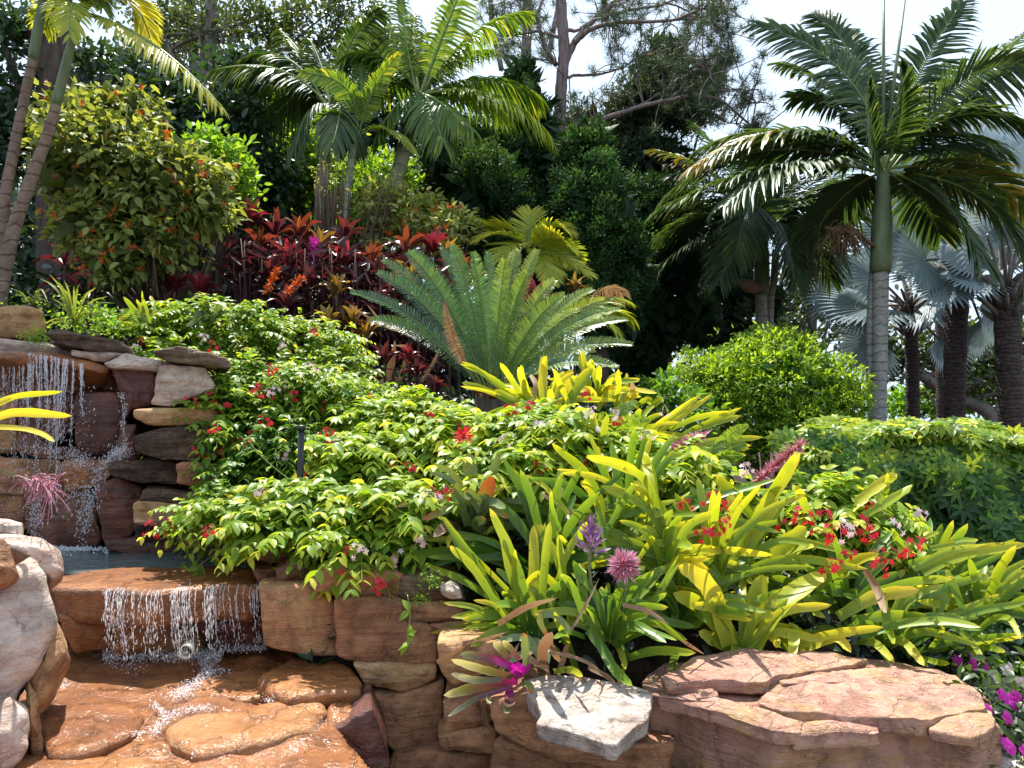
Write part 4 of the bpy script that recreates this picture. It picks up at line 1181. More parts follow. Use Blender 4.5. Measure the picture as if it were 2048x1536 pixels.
brom('bromeliad', 'bromeliad with long olive yellow leaves leaning right under the round shrub', z7b, (1080, 1480), 4.75, [
    ([(1050, 1450), (1230, 1310), (1460, 1145)], 56), ([(1130, 1430), (1320, 1290), (1535, 1138)], 42), ([(1020, 1440), (1150, 1400), (1285, 1420)], 50), ([(1210, 1390), (1160, 1345), (1095, 1330)], 40),
    ([(1240, 1490), (1440, 1340), (1705, 1262)], 58), ([(1290, 1510), (1500, 1420), (1835, 1388)], 58), ([(1430, 1510), (1600, 1450), (1765, 1436)], 50), ([(1290, 1340), (1450, 1270), (1645, 1238)], 46),
    ([(1140, 1560), (1140, 1500), (1143, 1465)], 70), ([(1030, 1560), (1020, 1480), (1000, 1410)], 50), ([(1200, 1520), (1350, 1480), (1500, 1470)], 50), ([(1500, 1560), (1620, 1500), (1720, 1490)], 46),
    ([(1250, 1560), (1420, 1520), (1640, 1510)], 50), ([(900, 1510), (1000, 1440), (1090, 1410)], 46),
], M['brom_y'], 20, fill=14, tint=(.35, .8))

# more strappy ones filling the bed between the traced plants
for lab, T_, base_, D_, seed_, hgt_, n_, key_ in [
    ('dark green strappy bromeliad between the folded leaf one and the yellow green one', full, (1090, 1170), 3.62, 27, 260, 26, 'brom_g'), ('tall strappy bromeliad behind the pink flower ball', full, (1250, 1130), 3.8, 28, 270, 26, 'brom_g'),
    ('yellow striped strappy bromeliad below the red creeper stars', full, (1420, 1190), 3.62, 29, 250, 24, 'brom_y'), ('low green bromeliad between the flat white stone and the layered boulder', full, (1360, 1260), 3.5, 30, 150, 20, 'brom_g'),
    ('dark green strappy bromeliad under the right end creeper', full, (1700, 1240), 3.66, 31, 190, 26, 'brom_g'), ('long leaved bromeliad right under the hedge corner', full, (1850, 1240), 3.85, 32, 200, 26, 'brom_g'),
    ('yellowish bromeliad at the far right edge of the bed', full, (1960, 1260), 3.7, 33, 170, 20, 'brom_y'), ('bromeliad of slim yellow blades among the ferns', full, (1190, 1000), 4.2, 34, 170, 20, 'brom_y')]:
    q = np.random.default_rng(seed_)
    lf_ = []
    for k_ in range(n_):
        th_ = q.uniform(-1.25, 1.25); L_ = hgt_ * q.uniform(.65, 1.1) * (1 + .25 * abs(th_))
        dx, dy = math.sin(th_) * L_, -math.cos(th_) * L_ * .95
        bend = q.uniform(.02, .3) * abs(dx)
        lf_.append(([(base_[0] + q.normal(0, 12), base_[1] - 5), (base_[0] + dx * .45, base_[1] + dy * .62), (base_[0] + dx, base_[1] + dy + bend)], q.uniform(15, 25) / (700 / 2048), 'brom_y' if q.random() < .18 else None))
    brom('bromeliad', lab, full2, base_, D_, lf_, M[key_], seed_ + 100, more=0, fill=6, tint=(.1, .48))

# purple hearted one on the wall
tP, bP = brom('bromeliad', 'purple hearted bromeliad with pale tipped leaves hanging over the retaining wall', z7, (700, 985), 2.98, [
    ([(690, 1020), (500, 1045), (255, 1110)], 82), ([(660, 1000), (500, 960), (300, 900)], 64), ([(650, 940), (520, 890), (350, 870)], 66), ([(660, 1060), (450, 1130), (280, 1235)], 40), ([(640, 1080), (640, 1150), (615, 1215)], 84),
    ([(600, 1080), (530, 1120), (510, 1160)], 60), ([(600, 1020), (430, 1020), (300, 985)], 56), ([(740, 960), (730, 850), (722, 745)], 62, 'brom_dark'), ([(720, 1040), (760, 1060), (755, 1100)], 60, 'brom_dark'),
    ([(640, 900), (590, 840), (545, 800)], 60), ([(700, 900), (640, 830), (600, 790)], 50),
], M['brom_p'], 21, more=0, fill=0, tint=(.22, 1.0), dspread=.12)
G = Geo()
for k in range(7):
    a = k / 7 * 6.28
    d = np.array([math.cos(a) * .8, math.sin(a) * .8 - .3, .75])
    strap(G, [bP, bP + d * .02, bP + d * .05], .028, rf, .05, .05, .5)
part('heart', G, M['magenta'], tP)
tQ, bQ = brom('bromeliad', 'dying bromeliad with one orange brown curled leaf above the purple one', z7, (850, 950), 3.08, [
    ([(830, 940), (840, 830), (890, 740)], 90, 'dry'), ([(1000, 740), (920, 650), (840, 640), (820, 680), (870, 780)], 52, 'brom_dark'), ([(900, 970), (1000, 960), (1070, 1000)], 52, 'brom_y'), ([(870, 960), (760, 900), (750, 860)], 50, 'dry')],
    M['brom_dark'], 22, more=0, fill=3, fl=.25)
# dead blades lying about
G = Geo()
rb = np.random.default_rng(8)
for pts in [[(870, 780), (910, 870), (950, 930)], [(970, 820), (940, 930), (905, 1080)], [(850, 890), (870, 1000), (915, 1115)], [(960, 960), (1060, 1010), (1110, 1085)], [(1100, 950), (1220, 1010), (1290, 1090)],
            [(1150, 1030), (1260, 1110), (1350, 1170)], [(1270, 1030), (1380, 1080), (1460, 1095)], [(215, 915), (430, 810), (640, 735)], [(570, 690), (740, 590), (925, 540)], [(1000, 735), (1090, 580), (1165, 425)],
            [(560, 1000), (640, 900), (700, 800)], [(500, 1100), (600, 1050), (670, 1000)], [(1340, 1070), (1360, 1120), (1340, 1170)], [(450, 1160), (480, 1210), (460, 1270)], [(480, 1120), (500, 1260), (550, 1330)],
            [(870, 860), (1000, 880), (1130, 940)], [(1300, 580), (1450, 620), (1580, 700)], [(1640, 780), (1700, 820), (1780, 870)], [(1000, 880), (1100, 920), (1200, 990)]]:
    D0 = 3.0 + .1 * rb.random()
    strap(G, [at(*z7(*p_), D0 + .04 * i_) for i_, p_ in enumerate(pts)], .011 + .016 * rb.random(), rb, .3, .7, rb.normal(0, .5), blunt=False)
solo('leaf_litter', G, M['dry'], at(*z7(960, 1000), 3.0), kind='stuff')

# small amber one by the pool, one on the upper bank, off-edge one at left
brom('bromeliad', 'small amber bromeliad tucked into the creeper above the pool', b2, (400, 990), 4.0, [
    ([(410, 980), (420, 900), (455, 822)], 44), ([(390, 980), (395, 900), (390, 850)], 42), ([(370, 985), (330, 900), (290, 820)], 36), ([(360, 985), (270, 900), (140, 840)], 32), ([(360, 990), (260, 945), (190, 960)], 30), ([(370, 1000), (300, 960), (230, 925)], 30),
    ([(440, 980), (490, 920), (510, 880)], 42), ([(430, 990), (470, 960), (475, 940)], 44), ([(400, 1000), (350, 1010), (320, 1020)], 40), ([(440, 1000), (540, 800), (560, 730)], 60), ([(410, 990), (440, 910), (420, 860)], 40)], M['brom_y'], 23, fill=6, fl=.25, tint=(.55, .95), dspread=.1)
brom('bromeliad', 'narrow leaved bromeliad left of the upper creeper, above the wall', z5, (870, 740), 5.3, [
    ([(850, 740), (790, 640), (730, 570)], 26), ([(860, 730), (830, 640), (800, 580)], 26), ([(850, 745), (770, 690), (700, 690)], 24), ([(840, 750), (760, 720), (690, 720)], 24), ([(850, 740), (780, 660), (710, 640)], 24), ([(890, 720), (900, 620), (880, 560)], 30),
    ([(850, 750), (780, 740), (710, 760)], 22), ([(880, 720), (850, 610), (830, 570)], 22)], M['brom_g'], 24, fill=8, fl=.25, tint=(.5, .9))
brom('bromeliad', 'grey green cupped bromeliad inside the upper creeper by the crest', z5, (1215, 720), 5.35, [
    ([(1215, 720), (1210, 650), (1205, 590)], 56), ([(1240, 710), (1260, 650), (1300, 620)], 40)], M['brom_dark'], 25, fill=5, fl=.2)
tL, bL = brom('bromeliad', 'bromeliad at the left edge whose yellow blades cross the high fall', b1, (-260, 520), 3.3, [
    ([(-260, 500), (-100, 455), (120, 460), (240, 490), (318, 538)], 44), ([(-260, 420), (-60, 330), (70, 280)], 46)], M['brom_y'], 26, more=0, fill=6, tint=(.8, .95))
G = Geo()
tube(G, curve([at(*b1(-250, 640), 3.3), at(*b1(-40, 690), 3.28), at(*b1(100, 735), 3.27), at(*b1(270, 800), 3.26)], 16), .0035, 5, .8)
part('flower_stalk', G, M['brom_dark'], tL)
G = Geo()
for sx, sy, n_, sp in [(135, 760, 18, 60), (235, 770, 46, 110), (290, 800, 36, 110), (200, 750, 14, 60)]:
    for _ in range(n_):
        a = at(*b1(sx + rf.normal(0, 10), sy + rf.normal(0, 8)), 3.27)
        e = at(*b1(sx + rf.normal(0, sp * .55) + 15, sy + rf.uniform(-.5, 1.2) * sp * (1 if sy < 790 else 1.6)), 3.27 + rf.normal(0, .04))
        q_ = (a + e) / 2 + np.array([0, 0, .015])
        tube(G, bez(a, q_, e, 6), .0016, 4, .3 + .4 * rf.random())
        tube(G, [e, e + [rf.normal(0, .004), 0, -.012]], [.003, .001], 4, .8)
part('flower_spray', G, M['pinkfl'], tL)
# pink bract sprays in the right of the bed
for lab, pts, D in [('salmon pink bromeliad flower spike lying over the olive yellow leaves', [(1180, 1560), (1330, 1450), (1480, 1380)], 4.5)]:
    T = z7b
    t_ = thing('bromeliad_flower', at(*T(*pts[0]), D), lab, 'flower')
    c_ = curve([at(*T(*p_), D) for p_ in pts], 30)
    G = Geo(); tube(G, c_, .008, 5, .2); part('stalk', G, M['pinkfl'], t_)
    G = Geo(); k = rf.integers(4, 30, 420); d = nrm(rf.normal(0, 1, (420, 3)) + [.2, -.1, .4])
    leaves(G, c_[k], d, nrm(np.cross(d, rf.normal(0, 1, (420, 3)))), .05 * (.5 + rf.random(420)), .010, rf.random(420) * .5, DIA, 0, 0, 0, .45)
    part('bracts', G, M['pinkfl'], t_)
t_ = thing('bromeliad_flower', at(*b4(480, 470), 4.3), 'red flower spike with pale tips between the yellow bromeliads and the hedge', 'flower')
c_ = curve([at(*b4(*p_), 4.3) for p_ in [(480, 480), (600, 380), (740, 260)]], 30)
G = Geo(); tube(G, c_, .007, 5, .2); part('stalk', G, M['red'], t_)
G = Geo(); k = np.repeat(np.arange(3, 30), 9); d = nrm(rf.normal(0, 1, (len(k), 3)) + [.1, -.1, .5])
leaves(G, c_[k], d, nrm(np.cross(d, rf.normal(0, 1, (len(k), 3)))), .06 * (.6 + .6 * rf.random(len(k))), .010, rf.random(len(k)) * .4, DIA, 0, 0, 0, .4)
part('bracts', G, M['pinkfl'], t_)

# ------------------------------------------------------------------ flowering creeper (opposite leaves along arching shoots, hanging clusters of stars)
STAR = None


def star_geo(rng, m_tint):
    G = Geo()
    return G


def creeper(label, blobs, n, seed, D_leaf=.06, nfl=8, cols=('red', 'red', 'white'), tmin=.25, fls=1.0, flpts=None):
    r = np.random.default_rng(seed)
    u0, v0, D0 = blobs[0][:3]
    c0 = at(u0, v0 + blobs[0][4] * .8, D0)
    t = thing('flowering_creeper', c0, label, 'flowering creeper', 'flowering creepers')
    G, GS = Geo(), Geo()
    wts = np.array([b_[3] * b_[4] for b_ in blobs], float); wts /= wts.sum()
    fl_sites = []
    for bi, (u, v, D, ru, rv, ry) in enumerate(blobs):
        c = at(u, v, D); R = np.array([ru * D / F * .86, ry * .9, rv * D / F * .8])
        ns = int(n * 1.3 * wts[bi])
        d = nrm(r.normal(0, 1, (ns, 3)))
        flip = (d[:, 2] < -.25) & (r.random(ns) < .7); d[flip, 2] *= -1
        fy = (d[:, 1] > .3) & (r.random(ns) < .5); d[fy, 1] *= -1
        rad = 1 - .5 * r.random(ns) ** 1.6
        for k in range(ns):
            nzv = mnoise.noise(Vector(d[k] * 2.3) + Vector((seed, bi, 0)))
            p0 = c + d[k] * R * rad[k] * (.86 + .3 * nzv)
            dr = nrm(d[k] * [1, 1, .55] + r.normal(0, .35, 3) + [0, -.12, .18])
            L = r.uniform(.12, .28)
            nl = int(L / .033)
            tt = np.linspace(0, 1, nl)
            path = p0 + dr * (L * tt)[:, None] + np.array([0, 0, -1.0]) * (L * .42 * tt ** 2)[:, None]
            if k % 2 == 0:
                tube(GS, path[::2] if nl > 4 else path, .0022, 3, .5, cap=False)
            tan = nrm(np.gradient(path, axis=0))
            S = nrm(np.cross(tan, UP))
            sg = np.where(np.arange(nl) % 2 == 0, 1, -1)[:, None]
            dl = nrm(tan * .55 + S * sg * .8 + r.normal(0, .18, (nl, 3)) + [0, 0, -.18])
            nn = nrm(UP + S * sg * .25 + r.normal(0, .3, (nl, 3)) + [0, -.25, 0])
            sz = D_leaf * (.75 + .45 * r.random(nl)) * np.interp(tt, [0, .3, .8, 1], [.8, 1.05, .9, .6])
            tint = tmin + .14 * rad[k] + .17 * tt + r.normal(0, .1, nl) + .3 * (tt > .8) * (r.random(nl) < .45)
            both = r.random(nl) < .75
            leaves(G, path, dl, nn, sz, sz * .5, tint, BIG, .12, .16)
            dl2 = nrm(tan * .55 - S * sg * .8 + r.normal(0, .18, (nl, 3)) + [0, 0, -.18])
            nn2 = nrm(UP - S * sg * .25 + r.normal(0, .3, (nl, 3)) + [0, -.25, 0])
            leaves(G, path[both], dl2[both], nn2[both], sz[both] * .95, sz[both] * .48, tint[both] + .03, BIG, .12, .16)
            if rad[k] > .85 and d[k][1] < .4 and d[k][2] > -.3:
                fl_sites.append(path[-1] + np.array([0, -.02, .015]))
    part('stems', GS, M['green_stem'], t)
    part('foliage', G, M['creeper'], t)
    sites = []
    if flpts:
        sites = [(at(fu, fv, fd), fc) for fu, fv, fd, fc in flpts]
    if fl_sites:
        idx = r.permutation(len(fl_sites))[:int(nfl * .6)]
        sites += [(fl_sites[i_], cols[r.integers(len(cols))]) for i_ in idx]
    for p_, col in sites:
        Gf = Geo()
        ns = r.integers(2, 7)
        for _ in range(ns):
            dv = nrm(np.array([r.normal(0, .8), r.normal(-.5, .4), r.normal(.05, .6)]))
            q_ = p_ + dv * r.uniform(.02, .05) * fls + np.array([0, -.015, 0])
            tube(Gf, bez(p_ + [0, 0, .03], (p_ + q_) / 2 + [0, 0, .025], q_, 5), .0014, 3, .2, cap=False)
            ax = nrm(dv + [0, -.9, -.1]); s_ = nrm(np.cross(ax, UP)); b_ = np.cross(s_, ax)
            a = np.arange(5) / 5 * 6.283 + r.random() * 6
            pd = nrm(s_ * np.cos(a)[:, None] + b_ * np.sin(a)[:, None] + ax * .15)
            leaves(Gf, np.repeat([q_], 5, 0), pd, np.repeat([ax], 5, 0), .0165 * fls, .009 * fls, .35 + .4 * r.random(), ELL, .1)
        part('flower_cluster', Gf, M[col], t)
    return t


creeper('highest flowering creeper mound, above the end of the wall', [(440, 668, 5.75, 165, 78, .5), (330, 693, 5.5, 80, 45, .35), (350, 733, 5.2, 75, 40, .3)], 400, 31, nfl=16, tmin=.3)
creeper('creeper mound sloping down below the cordylines', [(590, 697, 6.1, 150, 62, .5), (660, 747, 5.9, 110, 50, .45), (720, 787, 5.7, 70, 40, .4)], 340, 32, nfl=16, tmin=.32)
creeper('creeper mound in the middle of the slope over the pale block', [(540, 780, 5.1, 170, 72, .5), (470, 850, 4.8, 110, 78, .4), (640, 800, 5.2, 130, 60, .5)], 460, 33, nfl=22, tmin=.3,
        flpts=[(425, 800, 4.55, 'red'), (415, 812, 4.55, 'red'), (450, 815, 4.55, 'red'), (535, 790, 4.6, 'red'), (545, 785, 4.6, 'white'), (405, 900, 4.4, 'red'), (440, 905, 4.4, 'red'), (480, 885, 4.4, 'red'), (510, 870, 4.45, 'red'), (590, 790, 4.7, 'red')])
creeper('shaded creeper mound behind the black post', [(560, 900, 4.7, 150, 75, .4), (500, 960, 4.5, 80, 50, .3)], 230, 34, nfl=8, tmin=.12, flpts=[(655, 865, 4.4, 'red'), (660, 888, 4.4, 'red'), (625, 950, 4.2, 'red')])  # shade on this mound is put into a darker leaf tint
creeper('broad bright creeper mound in the centre of the bed', [(800, 856, 5.0, 150, 65, .5), (760, 926, 4.5, 150, 65, .45), (900, 886, 4.7, 120, 65, .45)], 480, 35, D_leaf=.082, nfl=16, tmin=.4,
        flpts=[(930, 870, 4.4, 'red'), (925, 855, 4.42, 'red'), (980, 910, 4.2, 'red'), (985, 895, 4.2, 'red'), (825, 940, 4.1, 'red'), (775, 935, 4.15, 'red')])
creeper('low creeper mound spilling over the retaining wall', [(680, 1016, 4.0, 160, 55, .35), (600, 1066, 3.8, 110, 40, .25), (780, 1036, 3.85, 120, 70, .35), (720, 1096, 3.65, 90, 45, .2)], 400, 36, D_leaf=.082, nfl=6, tmin=.34,
        flpts=[(715, 1030, 3.6, 'red'), (835, 985, 3.7, 'red'), (865, 990, 3.7, 'red'), (895, 985, 3.7, 'red'), (855, 1010, 3.65, 'red'), (820, 1020, 3.65, 'red'), (840, 1005, 3.62, 'white'), (870, 1000, 3.62, 'white'), (800, 1000, 3.66, 'white'),
               (840, 1080, 3.5, 'white'), (800, 1110, 3.48, 'white'), (855, 1075, 3.5, 'white'), (695, 1110, 3.4, 'red'), (705, 1145, 3.38, 'red'), (745, 1170, 3.36, 'red'), (755, 1168, 3.36, 'red'), (725, 1105, 3.4, 'white')])
creeper('creeper hanging over the corner of the pool', [(465, 1025, 4.05, 60, 34, .22), (415, 1042, 4.0, 36, 24, .18)], 100, 37, nfl=2, tmin=.34, flpts=[(340, 1045, 3.9, 'red'), (350, 1065, 3.9, 'red')])
creeper('creeper tangle with ferns between the upper and the lower bromeliads', [(1060, 886, 4.5, 120, 70, .45), (1000, 946, 4.1, 90, 60, .35), (1180, 906, 4.5, 110, 60, .4)], 360, 38, D_leaf=.082, nfl=16, cols=('red', 'white', 'red'), tmin=.4,
        flpts=[(1060, 815, 4.3, 'red'), (1020, 820, 4.3, 'red'), (1180, 790, 4.5, 'red'), (1225, 830, 4.4, 'white'), (1240, 845, 4.4, 'red'), (1330, 820, 4.4, 'white')])
creeper('creeper with white stars in the right middle of the bed', [(1330, 946, 4.3, 90, 50, .35), (1420, 1006, 4.25, 80, 50, .25)], 170, 39, D_leaf=.082, nfl=8, cols=('white', 'white', 'red'), tmin=.4,
        flpts=[(1420, 1000, 3.6, 'red'), (1435, 1010, 3.6, 'red'), (1445, 1000, 3.6, 'red'), (1425, 1065, 3.5, 'red'), (1405, 1068, 3.5, 'red'), (1435, 1060, 3.5, 'red'), (1370, 1010, 3.7, 'red'), (1440, 1050, 3.5, 'red')])
creeper('creeper covered in red stars at the right end of the bed', [(1660, 1021, 4.2, 115, 55, .25), (1740, 1076, 4.05, 85, 50, .2), (1620, 1086, 4.05, 60, 45, .2)], 220, 40, D_leaf=.082, nfl=12, cols=('red', 'red', 'red', 'white'), tmin=.4, fls=1.15,
        flpts=[(1600, 1030, 3.5, 'red'), (1635, 1035, 3.5, 'red'), (1670, 1065, 3.48, 'red'), (1720, 1045, 3.5, 'red'), (1735, 1060, 3.5, 'red'), (1640, 1075, 3.46, 'red'), (1815, 1090, 3.5, 'red'), (1830, 1085, 3.5, 'red'), (1745, 1115, 3.45, 'red'),
               (1755, 1128, 3.44, 'red'), (1780, 1108, 3.46, 'red'), (1685, 1115, 3.44, 'red'), (1680, 1060, 3.46, 'white'), (1700, 1070, 3.45, 'white'), (1660, 1130, 3.42, 'red'), (1780, 1050, 3.5, 'white')])

# trailing shoots
for lab, pts, D in [('trailing creeper shoot dangling into the pool', [(500, 1010), (450, 1090), (400, 1130), (395, 1145)], 3.95), ('bare creeper runner arching beside the black post', [(490, 870), (520, 910), (580, 960), (640, 1000)], 4.1),
                    ('thin creeper shoot hanging down the terracotta stone', [(815, 1190), (820, 1230), (815, 1270), (820, 1290)], 3.25)]:
    r = np.random.default_rng(len(lab)); t_ = thing('creeper_shoot', at(*pts[0], D), lab, 'creeper')
    c_ = curve([at(*p_, D - .03 * i_) for i_, p_ in enumerate(pts)], 24)
    G = Geo(); tube(G, c_, .0025, 4, .5); part('stem', G, M['green_stem'], t_)
    G = Geo(); k = np.array([6, 6, 11, 15, 15, 20, 22, 23]); d = nrm(r.normal(0, 1, (8, 3)) + [0, -.3, -.5])
    leaves(G, c_[k], d, nrm(r.normal(0, .4, (8, 3)) + [0, -.6, 1]), .05 + .02 * r.random(8), .03, .5 + .2 * r.random(8), BIG, .15, .1); part('foliage', G, M['creeper'], t_)

# ------------------------------------------------------------------ black riser post
t_ = thing('irrigation_riser', at(601, 950, 4.02), 'slim black pipe post standing upright in the creeper', 'post')
pb, pt = at(598, 955, 4.02), at(603, 858, 4.02)
pb[2] = .9
G = Geo(); tube(G, [pb, pb * .5 + pt * .5, pt], .0165, 14); part('pipe', G, M['black'], t_)
G = Geo(); tube(G, [pt + [0, 0, -.006], pt + [0, 0, .012], pt + [0, 0, .02]], [.022, .022, .016], 14); part('cap', G, M['black'], t_)

# ------------------------------------------------------------------ ferns
def fern(label, T, base, D, tips, seed, ll=.05, group='sword ferns in the bed', m='fern', n=34, lw=.013):
    r = np.random.default_rng(seed)
    b0 = at(*T(*base), D)
    t = thing('fern', b0, label, 'fern', group)
    for tp in tips:
        e = at(*T(*tp), D + r.normal(-.05, .12))
        c = (b0 + e) / 2 + np.array([0, r.normal(0, .05), .28 * np.linalg.norm(e - b0)])
        G = Geo()
        frond(G, b0, c, e, n, ll, lw, r, roll=r.normal(0, .5), lift=.1, droop=.1, start=.12, tint=.5, rr=.003, ang=(86, 60), T=ELL, side_ref=np.array([0.2, -1, .3]), prof=lambda x: np.interp(x, [0, .2, .6, 1], [.7, 1, .85, .2]))
        part('frond', G, [M[m], M['green_stem']], t)
    return t


fern('sword fern with fronds drooping in front of the banded bromeliad', b3, (880, 560), 4.1, [(700, 640), (730, 400), (800, 640), (940, 860), (960, 260), (1010, 560), (860, 330), (640, 520), (900, 420)], 41)
fern('sword fern arching up between the red flowers and the olive leaves', z7b, (870, 1430), 4.55, [(1090, 1180), (1170, 1290), (1000, 1330), (800, 1280), (760, 1420), (1080, 1400), (900, 1240), (1040, 1500)], 42, ll=.06)
fern('yellow green sword fern beside the salmon flower spike', b4, (180, 420), 4.4, [(430, 150), (420, 260), (300, 240), (30, 300), (400, 330), (60, 440), (330, 390)], 43, ll=.06)
fern('small fern under the middle bromeliads', b3, (1500, 900), 3.7, [(1440, 640), (1560, 760), (1400, 780), (1640, 980), (1520, 640)], 44)
fern('little fern left of the tallest yellow bromeliad', b4, (250, 980), 3.6, [(170, 880), (160, 960), (280, 870), (200, 1060), (330, 940)], 45, n=20)

# lobed dark philodendrons at far right below the hedge
for lab, T, base, D, tips, sd in [('dark lobed leaf plant under the hedge at the right edge', b4, (1980, 1290), 4.6, [(1700, 1100), (1800, 1060), (1900, 1090), (2050, 1060), (1760, 1180), (2000, 1130), (1650, 1150), (2100, 1150)], 46),
                                  ('dark lobed leaf plant in the shade by the magenta flowers', b4, (1960, 1480), 4.3, [(1820, 1420), (1900, 1380), (2040, 1400), (1850, 1480), (2080, 1450), (1980, 1370)], 47)]:
    r = np.random.default_rng(sd); b0 = at(*T(*base), D); t_ = thing('lobed_leaf_plant', b0, lab, 'plant', 'lobed leaf plants')
    for tp in tips:
        e = at(*T(*tp), D + r.normal(-.05, .12)); c = (b0 + e) / 2 + np.array([0, 0, .15])
        G = Geo(); frond(G, b0, c, e, 8, .13, .045, r, lift=.05, droop=.2, start=.45, tint=.75, rr=.004, ang=(80, 30), T=LOBED, side_ref=np.array([0.2, -.8, .6]))
        part('leaf', G, [M['darkleaf'], M['green_stem']], t_)

# magenta impatiens
for lab, pos, n_, col, sd in [('magenta flowering impatiens beside the layered boulder', [(2010, 1390, 3.0), (2040, 1490, 2.8), (2035, 1410, 3.1), (2000, 1440, 2.9)], 140, 'magenta', 51), ('white flowering impatiens behind the magenta one', [(2010, 1350, 3.5), (1985, 1360, 3.4), (2050, 1370, 3.4)], 110, 'white', 52),
                              ('small magenta impatiens under the wide bromeliad', [(1935, 1325, 3.5), (1920, 1310, 3.6)], 70, 'magenta', 53)]:
    r = np.random.default_rng(sd); c0 = at(*pos[0]); t_ = thing('impatiens', c0 - [0, 0, .15], lab, 'flowering plant', 'impatiens')
    G = Geo()
    for u, v, D in pos:
        c = at(u, v, D); P = c + r.normal(0, 1, (n_, 3)) * [.09, .09, .06] + [0, .06, -.04]
        d = nrm(r.normal(0, 1, (n_, 3)) + [0, -.4, .1])
        leaves(G, P, d, nrm(r.normal(0, .4, (n_, 3)) + UP), .05 + .02 * r.random(n_), .026, .4 + .2 * r.random(n_), BIG, .2)
    part('foliage', G, M['oak'] if sd != 52 else M['creeper'], t_)
    for u, v, D in pos:
        for k_ in range(3 if col == 'magenta' else 5):
            Gf = Geo(); c = at(u + r.normal(0, 18), v + r.normal(0, 14), D - .08); ax = nrm(np.array([r.normal(0, .4), -1, .5])); s_ = nrm(np.cross(ax, UP)); b_ = np.cross(s_, ax)
            a = np.arange(5) / 5 * 6.283 + r.random()
            pd = s_ * np.cos(a)[:, None] + b_ * np.sin(a)[:, None]
            leaves(Gf, np.repeat([c], 5, 0), pd, np.repeat([ax], 5, 0), .026, .027, r.random(), ELL, .1)
            part('flower', Gf, M[col], t_)

# grassy plants on top of the wall at left
for lab, T, base, D, tips, sd in [('arching spider plant above the high fall', z5, (430, 720), 5.1, [(250, 480), (340, 460), (430, 480), (490, 490), (570, 520), (650, 600), (290, 590), (370, 750), (250, 770), (560, 790), (600, 600), (400, 500)], 61),
                                  ('smaller dry spider plant near the leaning palm trunks', z5, (190, 620), 5.5, [(90, 550), (140, 540), (240, 550), (280, 590), (120, 590), (250, 580)], 62)]:
    r = np.random.default_rng(sd); b0 = at(*T(*base), D); t_ = thing('spider_plant', b0, lab, 'plant', 'spider plants')
    for k_ in range(len(tips) * 2):
        tp = tips[k_ % len(tips)]
        e = at(T(*tp)[0] + r.normal(0, 12), T(*tp)[1] + r.normal(0, 8), D + r.normal(-.05, .15)); c = (b0 + e) / 2 + np.array([0, 0, .32 * np.linalg.norm(e - b0)])
        G = Geo(); strap(G, [b0, .25 * b0 + .5 * c + .25 * e, e], .012, r, .3, .75, r.normal(0, .5), blunt=False); part('leaf', G, M['fire'], t_)
    G = Geo(); n_ = 160; P = b0 + r.normal(0, 1, (n_, 3)) * [.16, .1, .06] + [.05, -.06, -.02]; d = nrm(r.normal(0, 1, (n_, 3)))
    leaves(G, P, d, nrm(r.normal(0, .4, (n_, 3)) + UP), .03, .017, .5 + .2 * r.random(n_), ELL); part('undergrowth', G, M['lime'], t_)

# low growth over the soil of the bed
G = Geo(); r = np.random.default_rng(69); n = 9000
x = r.uniform(-1.0, 3.6, n); y = r.uniform(3.42, 6.6, n); z = h_arr(x, y) + .22 * r.random(n) ** 1.5
leaves(G, np.stack([x, y, z], 1), nrm(r.normal(0, 1, (n, 3)) + UP * .4), nrm(r.normal(0, .6, (n, 3)) + UP), .07 + .06 * r.random(n), .035, r.random(n) * .5, ELL, .15, .1)
solo('ground_cover', G, M['darkleaf'], (.8, 4.6, .6), kind='stuff')
# moss tuft and little plants on the wall
G = Geo(); r = np.random.default_rng(70)
for u, v, D, n_, s_ in [(72, 673, 4.75, 260, .05), (860, 1160, 3.36, 90, .04), (840, 1200, 3.35, 60, .03)]:
    P = at(u, v, D) + r.normal(0, 1, (n_, 3)) * [s_, s_ * .6, s_ * .5]; d = nrm(r.normal(0, 1, (n_, 3)) + [0, -.3, .5])
    leaves(G, P, d, nrm(r.normal(0, 1, (n_, 3))), .022, .008, r.random(n_) * .6 + .2, ELL)
solo('moss', G, M['lime'], at(72, 673, 4.75), kind='stuff')
